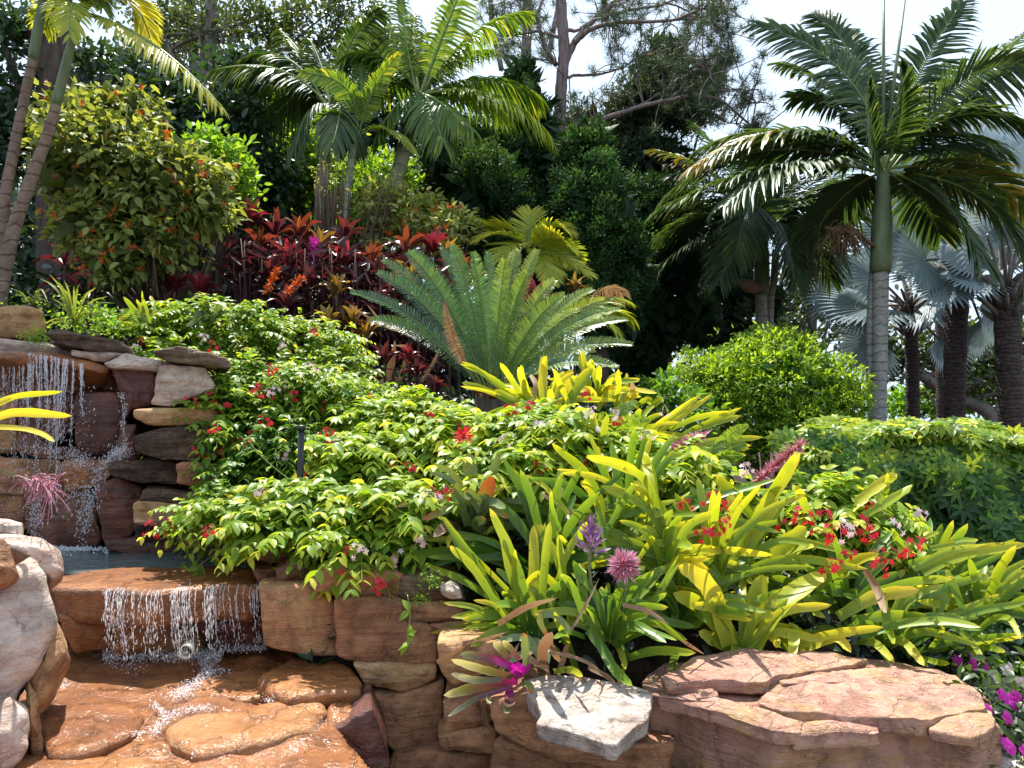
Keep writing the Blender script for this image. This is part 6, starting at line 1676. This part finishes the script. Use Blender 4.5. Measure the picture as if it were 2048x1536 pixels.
# ------------------------------------------------------------------ shrubs and hedge
def bush(name, label, cat, blobs, n, seed, m, size, T=ELL, aspect=.5, up=.45, tint=.5, flowers=None, twigs=40, base=None, group=None, shell=.5, clump=3, outw=.8, gapt=-.22, core=0):
    r = np.random.default_rng(seed)
    u, v, D = blobs[0][:3]
    if base is None:
        c = at(u, v, D); base = np.array([c[0], c[1], hz(c[0], c[1])])
    t = thing(name, base, label, cat, group)
    G, GB = Geo(), Geo()
    w_ = np.array([b_[3] * b_[4] for b_ in blobs], float); w_ /= w_.sum()
    allP = []
    for bi, (u, v, D, ru, rv, ry) in enumerate(blobs):
        c = at(u, v, D); R = np.array([ru * D / F, ry, rv * D / F])
        k = max(1, int(n * w_[bi] / clump))
        d = nrm(r.normal(0, 1, (k, 3))); rad = 1 - shell * r.random(k) ** 1.7
        bump = np.array([mnoise.noise(Vector(x * 2.6) + Vector((seed, bi * 3, 0))) + .5 * mnoise.noise(Vector(x * 6.1) + Vector((seed, bi * 3, 9))) for x in d])
        P = c + d * R * (rad * (.88 + .34 * bump))[:, None]
        P[:, 2] = np.maximum(P[:, 2], base[2] + .03)
        allP.append((P, d, rad))
        gap = np.array([mnoise.noise(Vector(p_) * (1.5 / max(.25, R.mean())) * 1.7 + Vector((0, seed, 0))) for p_ in P])
        keep = gap > gapt
        P, d, rad, bump = P[keep], d[keep], rad[keep], bump[keep]
        for q_ in range(clump):
            kk = len(P)
            dl = nrm(d * outw + r.normal(0, .75, (kk, 3)) + UP * up)
            nn = nrm(r.normal(0, .5, (kk, 3)) + UP * .9 + np.array([0, -.3, 0]))
            s_ = size * (.7 + .6 * r.random(kk))
            pp = P + r.normal(0, size * .5, (kk, 3))
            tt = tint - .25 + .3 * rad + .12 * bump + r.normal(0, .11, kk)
            leaves(G, pp, dl, nn, s_, s_ * aspect, tt, T, .15, .05)
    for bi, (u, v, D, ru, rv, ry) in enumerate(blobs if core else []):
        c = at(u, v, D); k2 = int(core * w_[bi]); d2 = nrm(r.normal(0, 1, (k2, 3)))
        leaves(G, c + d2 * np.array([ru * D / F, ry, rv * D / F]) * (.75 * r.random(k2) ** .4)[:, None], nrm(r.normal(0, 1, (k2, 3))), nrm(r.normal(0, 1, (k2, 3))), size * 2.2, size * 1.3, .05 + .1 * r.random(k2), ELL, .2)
    for _ in range(twigs):
        bi = r.integers(len(blobs)); P = allP[bi][0]
        e = P[r.integers(len(P))]; b0 = base + r.normal(0, .08, 3) * [1, 1, 0]
        tube(GB, bez(b0, (b0 * .4 + e * .6) * [1, 1, 0] + [0, 0, b0[2] * .6 + e[2] * .4], e, 8), np.linspace(.018, .004, 8), 4, .5)
    if twigs:
        part('branches', GB, M['stem'], t)
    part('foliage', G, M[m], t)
    if flowers:
        key, nf, fs = flowers
        for _ in range(nf):
            bi = r.integers(len(blobs)); P, d, rad = allP[bi]
            ok = np.where((rad > .8) & (d[:, 1] < .3))[0]; i_ = ok[r.integers(len(ok))]
            p_ = P[i_] + d[i_] * .05 + [0, -.03, 0]
            Gf = Geo(); k = 12; dv = nrm(r.normal(0, .6, (k, 3)) + [0, -.2, .9])
            leaves(Gf, p_ + r.normal(0, fs * .25, (k, 3)), dv, nrm(r.normal(0, 1, (k, 3))), fs * (.6 + .6 * r.random(k)), fs * .22, r.random(k), DIA)
            part('flower_cluster', Gf, M[key], t)
    return t


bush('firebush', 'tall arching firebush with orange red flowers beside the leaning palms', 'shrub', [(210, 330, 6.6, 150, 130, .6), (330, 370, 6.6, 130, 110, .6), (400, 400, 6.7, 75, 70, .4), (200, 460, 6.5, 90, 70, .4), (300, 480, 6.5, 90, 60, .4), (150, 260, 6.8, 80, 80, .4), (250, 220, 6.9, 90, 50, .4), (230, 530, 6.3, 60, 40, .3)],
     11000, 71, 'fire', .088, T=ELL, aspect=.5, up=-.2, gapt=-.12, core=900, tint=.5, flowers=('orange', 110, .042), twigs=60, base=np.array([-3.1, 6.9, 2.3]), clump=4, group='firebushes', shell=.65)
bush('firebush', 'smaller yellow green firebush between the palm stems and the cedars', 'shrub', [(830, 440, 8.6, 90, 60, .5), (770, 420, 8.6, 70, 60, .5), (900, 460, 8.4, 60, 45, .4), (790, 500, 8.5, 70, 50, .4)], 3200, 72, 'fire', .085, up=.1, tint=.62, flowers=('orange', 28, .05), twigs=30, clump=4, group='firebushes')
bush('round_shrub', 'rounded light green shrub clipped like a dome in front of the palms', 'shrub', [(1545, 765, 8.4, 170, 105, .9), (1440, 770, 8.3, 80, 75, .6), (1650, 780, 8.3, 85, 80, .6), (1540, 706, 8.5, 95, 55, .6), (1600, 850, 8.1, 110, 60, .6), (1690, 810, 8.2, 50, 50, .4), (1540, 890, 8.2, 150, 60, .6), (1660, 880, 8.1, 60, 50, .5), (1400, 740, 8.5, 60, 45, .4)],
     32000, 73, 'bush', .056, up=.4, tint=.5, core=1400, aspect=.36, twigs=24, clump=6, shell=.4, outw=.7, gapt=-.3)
bush('shrub', 'low dark shrub in the shade between the cycad and the round shrub', 'shrub', [(1330, 790, 7.6, 70, 40, .4), (1380, 840, 7.4, 60, 40, .3)], 900, 74, 'lime', .09, tint=.25, twigs=10)
bush('shrub', 'soft green ground shrub at the left above the high fall', 'shrub', [(190, 640, 5.3, 60, 30, .25), (240, 650, 5.2, 40, 30, .2)], 1300, 75, 'lime', .03, tint=.45, twigs=6)
bush('bare_shrub', 'thin grey twiggy shrub in front of the pale palm stems', 'shrub', [(660, 350, 8.4, 50, 50, .3), (780, 370, 8.4, 50, 40, .3)], 300, 76, 'fire', .04, tint=.6, twigs=110)

# schefflera hedge: whorls of leaflets
r = np.random.default_rng(81)
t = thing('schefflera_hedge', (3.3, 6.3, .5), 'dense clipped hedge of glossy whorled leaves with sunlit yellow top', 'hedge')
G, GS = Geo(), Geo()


def hedge_top(x, y):
    return 1.44 + .05 * math.sin(x * 2.3) +   .2 * mnoise.noise(Vector((x * 1.3, y * 1.3, 5))) + .1 * mnoise.noise(Vector((x * 4, y * 4, 5))) - .25 * max(0, 2.55 - x) ** 1


cl = []
for _ in range(3600):
    x, y = r.uniform(2.05, 5.6), r.uniform(5.5, 7.6); 
    if x < .372 * y - .05: continue
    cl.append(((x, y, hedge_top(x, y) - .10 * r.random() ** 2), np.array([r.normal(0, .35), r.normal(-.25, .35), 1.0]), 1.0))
for _ in range(3800):
    x = r.uniform(2.0, 4.9); z = r.uniform(.35, 1.42); y = 5.55 - .45 * math.sin((1.45 - z) / 1.1 * 1.6) * .9 + .25 * sstep(1.15, 1.45, z) + .34 * mnoise.noise(Vector((x * 1.8, z * 1.8, 1))) + r.uniform(0, .25)
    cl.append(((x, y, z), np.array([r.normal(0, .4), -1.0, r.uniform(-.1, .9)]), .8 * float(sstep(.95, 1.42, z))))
for _ in range(600):
    y = r.uniform(5.5, 7.4); z = r.uniform(.4, 1.4); x = .372 * y - .02 + .15 * mnoise.noise(Vector((y, z, 4))) + r.uniform(0, .2)
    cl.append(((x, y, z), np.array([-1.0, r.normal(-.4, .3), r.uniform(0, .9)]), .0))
for p_, ax, sunlit_top in cl:
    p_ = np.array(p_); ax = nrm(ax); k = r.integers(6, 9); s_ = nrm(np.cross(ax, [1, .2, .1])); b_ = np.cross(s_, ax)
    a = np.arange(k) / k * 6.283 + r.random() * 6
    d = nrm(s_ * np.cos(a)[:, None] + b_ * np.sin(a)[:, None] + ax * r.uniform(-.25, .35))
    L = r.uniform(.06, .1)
    leaves(G, p_ + d * .008, d, np.repeat([ax], k, 0), L * (.85 + .3 * r.random(k)), L * .4, .42 + .28 * sunlit_top + r.normal(0, .11) + r.normal(0, .05, k) - (.1 if not sunlit_top else 0), ELL, .18, .12)  # sunlit yellow of the hedge top is put into the leaf tint
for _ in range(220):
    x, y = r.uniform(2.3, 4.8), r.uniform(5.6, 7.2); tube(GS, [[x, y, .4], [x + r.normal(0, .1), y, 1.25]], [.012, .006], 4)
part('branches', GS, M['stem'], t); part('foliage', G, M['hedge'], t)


# ------------------------------------------------------------------ trees
def tree(label, cat, D, trunk, blobs, n, seed, m, size, T=ELL, aspect=.5, up=.2, tint=.5, rad=(.2, .08), limbs=10, bark='bark', group=None, clump=5, shell=.7, name='tree', gap=-.25, outw=.5, spread=1.0, nup=.5, plume=0, core=0):
    r = np.random.default_rng(seed)
    tr = [at(*p_, D) for p_ in trunk]
    g = hz(tr[0][0], tr[0][1]) if tr[0][1] < 12 else .5
    base = np.array([tr[0][0], tr[0][1], min(g, tr[0][2] - .05)])
    t = thing(name, base, label, cat, group)
    P = curve([base - [0, 0, .15]] + tr, 26)
    G = Geo(); R = np.linspace(rad[0], rad[1], 26); tube(G, P, R, 9)
    GL = Geo()
    w_ = np.array([b_[3] * b_[4] for b_ in blobs], float); w_ /= w_.sum()
    for bi, (u, v, dd, ru, rv) in enumerate(blobs):
        Db = D + dd; c = at(u, v, Db); R3 = np.array([ru, (ru + rv) * .5, rv]) * Db / F
        # limb
        for q_ in range(max(1, limbs // len(blobs))):
            i0 = int(r.uniform(.35, .95) * 25); e = c + nrm(r.normal(0, 1, 3)) * R3 * r.uniform(.2, .9)
            m_ = (P[i0] + e) / 2 + np.array([r.normal(0, .15), r.normal(0, .15), r.uniform(-.1, .3)])
            tube(G, bez(P[i0], m_, e, 9), np.linspace(R[i0] * .5, .012, 9), 5)
        k = int(n * w_[bi] / clump)
        d = nrm(r.normal(0, 1, (k, 3))); rr_ = 1 - shell * r.random(k) ** 1.5
        bump = np.array([mnoise.noise(Vector(x * 2.2) + Vector((seed, bi * 3, 0))) for x in d])
        Q = c + d * R3 * (rr_ * (.85 + .5 * bump))[:, None]
        f_ = 1.6 / R3.mean()
        gp = np.array([mnoise.noise(Vector(p_) * f_ + Vector((0, seed, 0))) + .6 * mnoise.noise(Vector(p_) * f_ * 2.7 + Vector((3, seed, 0))) for p_ in Q])
        keep = gp > gap; Q, d, rr_, gp = Q[keep], d[keep], rr_[keep], gp[keep]
        for _ in range(clump):
            kk = len(Q)
            s_ = size * (.7 + .6 * r.random(kk))
            if plume:      # little upswept plumes, their sunlit upper tips put into the tint
                lc = nrm(r.normal(0, 1, (kk, 3)) + d * .5 + UP * .35)
                a_ = r.random(kk) ** .5; of = lc * (a_ * plume)[:, None] * [1, 1, 1.15]
                dl = nrm(lc * .8 + r.normal(0, .45, (kk, 3)) + UP * .25)
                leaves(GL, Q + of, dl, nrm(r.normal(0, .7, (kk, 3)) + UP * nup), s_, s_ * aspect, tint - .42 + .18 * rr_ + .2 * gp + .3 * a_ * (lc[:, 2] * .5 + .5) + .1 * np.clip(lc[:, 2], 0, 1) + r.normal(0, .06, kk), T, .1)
                continue
            dl = nrm(d * outw + r.normal(0, .7, (kk, 3)) + UP * up)
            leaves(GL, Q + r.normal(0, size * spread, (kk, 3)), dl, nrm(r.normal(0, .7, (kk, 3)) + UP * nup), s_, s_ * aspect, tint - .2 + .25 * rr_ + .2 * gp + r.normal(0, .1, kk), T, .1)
        if plume or core:      # inner leaves, darker tint
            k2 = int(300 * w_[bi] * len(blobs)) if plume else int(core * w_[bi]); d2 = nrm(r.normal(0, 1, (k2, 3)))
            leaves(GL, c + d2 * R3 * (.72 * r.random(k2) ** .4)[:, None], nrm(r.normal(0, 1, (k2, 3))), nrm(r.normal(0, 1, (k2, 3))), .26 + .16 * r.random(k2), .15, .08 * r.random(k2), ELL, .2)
    part('trunk', G, M[bark], t)
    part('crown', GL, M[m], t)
    return t


CED = 'cedars behind the cycad'
# cedars: feathery clumps on a dark core
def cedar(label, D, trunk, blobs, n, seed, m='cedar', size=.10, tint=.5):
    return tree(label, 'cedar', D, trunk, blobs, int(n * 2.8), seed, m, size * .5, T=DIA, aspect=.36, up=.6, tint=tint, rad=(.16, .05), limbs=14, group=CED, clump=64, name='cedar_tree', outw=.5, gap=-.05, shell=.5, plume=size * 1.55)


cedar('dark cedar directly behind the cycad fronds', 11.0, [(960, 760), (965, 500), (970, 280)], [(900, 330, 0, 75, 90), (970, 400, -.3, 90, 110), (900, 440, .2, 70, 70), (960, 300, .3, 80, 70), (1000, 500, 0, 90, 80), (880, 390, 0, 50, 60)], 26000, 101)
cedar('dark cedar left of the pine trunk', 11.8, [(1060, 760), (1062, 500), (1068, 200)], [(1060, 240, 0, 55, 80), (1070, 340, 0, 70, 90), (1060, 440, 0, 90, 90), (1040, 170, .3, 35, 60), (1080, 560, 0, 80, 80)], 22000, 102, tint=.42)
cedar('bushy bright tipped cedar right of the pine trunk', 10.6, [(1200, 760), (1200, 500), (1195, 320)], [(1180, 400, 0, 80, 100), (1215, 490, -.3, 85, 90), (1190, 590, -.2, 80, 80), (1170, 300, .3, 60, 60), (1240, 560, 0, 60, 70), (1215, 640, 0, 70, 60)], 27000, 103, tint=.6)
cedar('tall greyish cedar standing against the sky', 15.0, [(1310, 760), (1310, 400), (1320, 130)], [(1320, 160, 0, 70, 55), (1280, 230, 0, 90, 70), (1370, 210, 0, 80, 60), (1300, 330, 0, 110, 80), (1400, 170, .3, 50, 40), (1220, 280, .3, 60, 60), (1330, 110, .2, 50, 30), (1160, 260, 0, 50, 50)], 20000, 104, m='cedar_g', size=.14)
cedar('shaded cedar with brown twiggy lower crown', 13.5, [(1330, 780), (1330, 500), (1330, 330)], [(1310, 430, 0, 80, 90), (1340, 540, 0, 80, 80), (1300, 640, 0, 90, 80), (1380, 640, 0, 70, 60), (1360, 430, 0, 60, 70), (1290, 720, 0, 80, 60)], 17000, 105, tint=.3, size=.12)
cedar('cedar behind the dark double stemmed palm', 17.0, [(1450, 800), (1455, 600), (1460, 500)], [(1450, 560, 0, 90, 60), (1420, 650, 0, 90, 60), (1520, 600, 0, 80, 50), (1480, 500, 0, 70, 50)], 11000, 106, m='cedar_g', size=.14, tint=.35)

# pine
r = np.random.default_rng(111)
DP = 12.5
base = at(1112, 430, DP); base[2] = hz(base[0], base[1])
t = thing('pine_tree', base, 'tall open pine with reddish grey trunk and long bare branches', 'pine')
tr = [base - [0, 0, .1]] + [at(*p_, DP) for p_ in [(1114, 430), (1118, 300), (1122, 180), (1128, 100), (1122, 0), (1124, -120)]]
G = Geo(); P = curve(tr, 50); tube(G, P, np.linspace(.115, .085, 50) * (1 + .06 * np.sin(np.arange(50) * 2.1)), 12); part('trunk', G, M['pine_bark'], t)
BR = [([(1126, 290), (1180, 250), (1260, 222), (1340, 200), (1420, 190), (1470, 215), (1520, 260)], .05, -.3), ([(1128, 130), (1150, 80), (1190, 40), (1235, 0), (1260, -40)], .07, .2), ([(1150, 85), (1180, 60), (1240, 48), (1340, 42), (1400, 20)], .05, -.3),
      ([(1112, 130), (1085, 80), (1070, 40), (1080, 0), (1100, -30)], .045, .2), ([(1130, 155), (1160, 150), (1210, 145), (1250, 130), (1290, 112)], .03, .3), ([(1118, 75), (1080, 65), (1040, 68), (1000, 76)], .03, .2), ([(1130, 60), (1160, 60), (1190, 30), (1210, 10)], .035, .4),
      ([(1340, 42), (1350, 60), (1360, 90), (1400, 120), (1415, 150)], .012, -.4), ([(1200, 35), (1250, 20), (1330, 5), (1400, -30)], .035, .5), ([(1400, 190), (1440, 180), (1490, 190), (1510, 215)], .02, -.4), ([(1340, 200), (1390, 150), (1440, 130), (1465, 110)], .025, .1), ([(1260, 222), (1330, 180), (1380, 150)], .02, .3),
      ([(1400, 195), (1440, 230), (1500, 250)], .02, .1), ([(1235, 0), (1300, -20), (1380, -30)], .03, .6), ([(1060, 30), (1030, 0), (1010, -30)], .025, .2), ([(1330, 5), (1400, 30), (1430, 60)], .018, .4), ([(1340, 42), (1420, 30), (1450, 10)], .018, -.2)]
BP = []
for pts, w_, dd in BR:
    G = Geo(); n_ = len(pts); c_ = curve([at(*p_, DP + dd * i_ / (n_ - 1) * 2) for i_, p_ in enumerate(pts)], 26)
    c_[2:] += np.cumsum(r.normal(0, .008, (24, 3)), 0); tube(G, c_, np.linspace(w_, w_ * .3, 26), 7); part('branch', G, M['pine_bark'], t); BP.append(c_)
G, GT = Geo(), Geo()
tuft = []
for c_ in BP:
    for k in list(range(14, 26, 2)) + [25, 25]:
        for _ in range(2):
            e = c_[min(k, 25)] + r.normal(0, .28, 3) + [0, 0, .05]; tuft.append(e); tube(GT, bez(c_[k], (c_[k] + e) / 2 + r.normal(0, .06, 3), e, 5), [.012, .01, .008, .007, .006], 4)
for u, v, sp, n_ in [(1210, 20, 30, 10), (1260, 30, 30, 8), (1340, 110, 40, 8), (1400, 40, 40, 16), (1440, 20, 25, 12), (1395, 90, 40, 12), (1430, 130, 25, 14), (1460, 115, 14, 12), (1440, 165, 30, 12), (1300, 120, 25, 8), (1250, 120, 25, 8), (1235, 70, 20, 6), (1270, 65, 16, 5), (1050, 60, 25, 8), (1020, 90, 22, 6), (1060, 20, 25, 8), (1000, 30, 25, 6),
                     (1490, 195, 10, 3), (1515, 240, 12, 4), (1160, 210, 30, 7), (1200, 205, 25, 6), (1080, 110, 16, 4), (1420, 210, 30, 8), (1380, 180, 30, 9), (1450, 60, 18, 8)]:
    for _ in range(n_):
        e = at(u + r.normal(0, sp), v + r.normal(0, sp * .7), DP + r.normal(0, .4)); tuft.append(e)
        allb = np.concatenate(BP); b0 = allb[np.argmin(((allb - e) ** 2).sum(1))]
        tube(GT, bez(b0, (b0 + e) / 2 + r.normal(0, .08, 3), e, 6), np.linspace(.012, .006, 6), 4)
for e in tuft:
    k = 46; d = nrm(r.normal(0, 1, (k, 3)) + [0, 0, .35]); leaves(G, np.repeat([e], k, 0) - d * .01 + r.normal(0, .03, (k, 3)), d, nrm(r.normal(0, 1, (k, 3))), .16 + .06 * r.random(k), .009, r.random(k), NEED)
part('twigs', GT, M['pine_bark'], t); part('needles', G, M['needle'], t)
# second, thinner pine behind
t = thing('pine_tree', at(1040, 430, 17), 'thinner pine farther back, left of the tall one', 'pine')
G = Geo(); tube(G, curve([np.array([at(1040, 400, 17)[0], 17, .5])] + [at(*p_, 17) for p_ in [(1046, 300), (1050, 150), (1055, 30), (1056, -80)]], 30), np.linspace(.14, .1, 30), 9); part('trunk', G, M['pine_bark'], t)
for pts in [[(1003, 140), (995, 100), (985, 60), (980, -20)], [(1095, 120), (1105, 70), (1115, 20)], [(1050, 180), (1020, 130), (1000, 100)]]:
    G = Geo(); tube(G, curve([at(*p_, 17) for p_ in pts], 14), .06, 7); part('branch', G, M['pine_bark'], t)
G = Geo()
for u, v in [(1010, 60), (1030, 40), (1000, 90), (1040, 90), (1075, 50), (1090, 90), (1020, 10), (1060, 130)] * 4:
    e = at(u + r.normal(0, 16), v + r.normal(0, 16), 17); k = 46; d = nrm(r.normal(0, 1, (k, 3))); leaves(G, np.repeat([e], k, 0), d, nrm(r.normal(0, 1, (k, 3))), .24, .012, r.random(k), NEED)
part('needles', G, M['needle'], t)

# broadleaf trees
LT_ = 'broadleaf trees on the left'
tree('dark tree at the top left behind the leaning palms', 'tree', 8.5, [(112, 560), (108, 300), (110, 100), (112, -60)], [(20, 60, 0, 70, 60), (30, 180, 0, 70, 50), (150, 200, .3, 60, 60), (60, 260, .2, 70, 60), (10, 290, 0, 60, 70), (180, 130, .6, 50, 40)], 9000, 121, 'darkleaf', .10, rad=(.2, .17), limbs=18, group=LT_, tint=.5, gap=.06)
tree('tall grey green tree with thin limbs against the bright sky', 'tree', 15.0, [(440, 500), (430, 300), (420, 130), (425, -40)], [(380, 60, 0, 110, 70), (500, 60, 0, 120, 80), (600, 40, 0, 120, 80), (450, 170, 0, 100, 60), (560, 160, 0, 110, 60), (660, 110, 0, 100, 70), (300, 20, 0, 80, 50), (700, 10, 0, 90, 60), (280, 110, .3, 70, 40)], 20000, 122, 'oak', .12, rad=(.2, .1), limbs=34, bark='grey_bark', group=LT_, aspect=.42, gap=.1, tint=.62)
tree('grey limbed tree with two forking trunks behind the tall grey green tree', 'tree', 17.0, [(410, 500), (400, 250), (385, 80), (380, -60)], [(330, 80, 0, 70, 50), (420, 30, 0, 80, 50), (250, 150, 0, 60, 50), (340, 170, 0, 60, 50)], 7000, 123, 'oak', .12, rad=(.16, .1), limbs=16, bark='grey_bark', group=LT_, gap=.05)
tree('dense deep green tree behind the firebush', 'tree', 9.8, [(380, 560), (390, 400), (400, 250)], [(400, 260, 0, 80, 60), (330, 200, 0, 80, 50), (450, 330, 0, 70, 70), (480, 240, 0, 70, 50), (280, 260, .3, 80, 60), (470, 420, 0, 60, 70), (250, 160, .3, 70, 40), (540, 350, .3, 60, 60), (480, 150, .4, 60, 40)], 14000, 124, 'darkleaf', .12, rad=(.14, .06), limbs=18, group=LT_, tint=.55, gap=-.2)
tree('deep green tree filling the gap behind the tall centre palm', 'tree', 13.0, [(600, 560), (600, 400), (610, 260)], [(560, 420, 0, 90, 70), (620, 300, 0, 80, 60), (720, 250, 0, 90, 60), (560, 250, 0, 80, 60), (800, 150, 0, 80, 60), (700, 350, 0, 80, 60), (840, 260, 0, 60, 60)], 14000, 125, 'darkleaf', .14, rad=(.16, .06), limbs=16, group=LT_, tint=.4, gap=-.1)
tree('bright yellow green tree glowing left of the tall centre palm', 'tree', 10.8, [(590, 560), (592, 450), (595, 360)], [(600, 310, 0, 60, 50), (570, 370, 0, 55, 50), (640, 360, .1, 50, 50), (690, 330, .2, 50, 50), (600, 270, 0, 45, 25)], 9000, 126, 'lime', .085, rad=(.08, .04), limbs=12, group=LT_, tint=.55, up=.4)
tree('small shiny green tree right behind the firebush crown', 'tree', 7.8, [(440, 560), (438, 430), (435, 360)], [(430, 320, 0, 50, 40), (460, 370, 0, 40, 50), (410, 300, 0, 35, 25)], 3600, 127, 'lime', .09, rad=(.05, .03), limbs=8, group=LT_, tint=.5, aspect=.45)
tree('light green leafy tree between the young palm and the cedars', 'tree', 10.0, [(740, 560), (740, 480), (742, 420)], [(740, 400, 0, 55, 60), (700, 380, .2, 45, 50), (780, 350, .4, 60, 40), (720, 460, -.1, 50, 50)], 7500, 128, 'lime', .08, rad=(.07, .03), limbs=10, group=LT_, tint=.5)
# right side, far
RT_ = 'distant trees on the right'
tree('spreading grey limbed tree far behind the fan palm trunks', 'tree', 22.0, [(1980, 830), (1900, 790), (1830, 740), (1790, 700)], [(1800, 720, 0, 80, 50), (1880, 690, 0, 90, 50), (1960, 710, 0, 90, 60), (2040, 690, 0, 80, 60), (1750, 680, 0, 60, 40), (2000, 780, 0, 80, 40), (1900, 790, .5, 60, 25)], 11000, 131, 'oak', .2, rad=(.22, .12), limbs=34, bark='grey_bark', group=RT_, gap=.08)
tree('slim grey tree behind the dark double stemmed palm', 'tree', 20.0, [(1625, 830), (1622, 650), (1615, 520)], [(1620, 540, 0, 60, 60), (1580, 620, 0, 60, 50), (1660, 600, 0, 60, 60), (1640, 480, 0, 60, 40), (1600, 690, 0, 60, 40)], 5500, 132, 'oak', .18, rad=(.14, .07), limbs=22, bark='grey_bark', group=RT_, gap=.1)
tree('pale green distant tree at the right edge', 'tree', 30.0, [(2000, 850), (2000, 800), (2000, 780)], [(1980, 770, 0, 90, 50), (2060, 760, 0, 80, 60), (1900, 800, 0, 70, 40), (1820, 810, 0, 60, 30)], 5500, 133, 'lime', .3, rad=(.2, .1), limbs=6, group=RT_, tint=.4)
tree('loose dark tree between the cedars and the palm, sky showing through', 'tree', 24.0, [(1480, 850), (1480, 760), (1480, 700)], [(1430, 660, 0, 80, 40), (1520, 690, 0, 70, 40), (1400, 590, 0, 60, 40), (1560, 640, 0, 60, 40), (1680, 650, 0, 60, 40), (1700, 560, 0, 70, 50)], 6500, 134, 'oak', .22, rad=(.15, .08), limbs=18, bark='grey_bark', group=RT_, gap=.05)
# far-off growth that closes the view behind the bed
G = Geo(); r = np.random.default_rng(141)
n = 21000
x = r.uniform(-14, 3.2, n); y = r.uniform(15, 19, n); z = .3 + 4.6 * r.random(n) * np.interp(x, [-14, -7, -2, 1, 3.2], [1.5, 1.35, 1.6, 1.6, .4])
gp = np.array([mnoise.noise(Vector((a * .5, b_ * .5, c_ * .5))) for a, b_, c_ in zip(x, y, z)]); k = gp > -.25; P = np.stack([x, y, z], 1)[k]; n = len(P)
leaves(G, P, nrm(r.normal(0, 1, (n, 3))), nrm(r.normal(0, .7, (n, 3)) + UP * .5), .26 + .16 * r.random(n), .15, r.random(n) * .6, ELL, .15)
solo('distant_foliage', G, M['darkleaf'], (-5, 17, .4), kind='stuff')
G = Geo(); r = np.random.default_rng(142); n = 5200
x = r.uniform(-5.2, 1.6, n); y = r.uniform(7.9, 9.4, n); z = h_arr(x, y) + 1.0 * r.random(n); P = np.stack([x, y, z], 1)
leaves(G, P, nrm(r.normal(0, 1, (n, 3))), nrm(r.normal(0, .7, (n, 3)) + UP * .5), .12 + .08 * r.random(n), .06, r.random(n) * .5, ELL, .15)
n = 6500; x = r.uniform(-7.5, -3.2, n); y = r.uniform(8.6, 11, n); z = 2.0 + 2.6 * r.random(n)
leaves(G, np.stack([x, y, z], 1), nrm(r.normal(0, 1, (n, 3))), nrm(r.normal(0, .7, (n, 3)) + UP * .5), .15 + .1 * r.random(n), .08, r.random(n) * .4, ELL, .15)
solo('ground_cover', G, M['darkleaf'], (-2, 8.6, 2.0), kind='stuff')
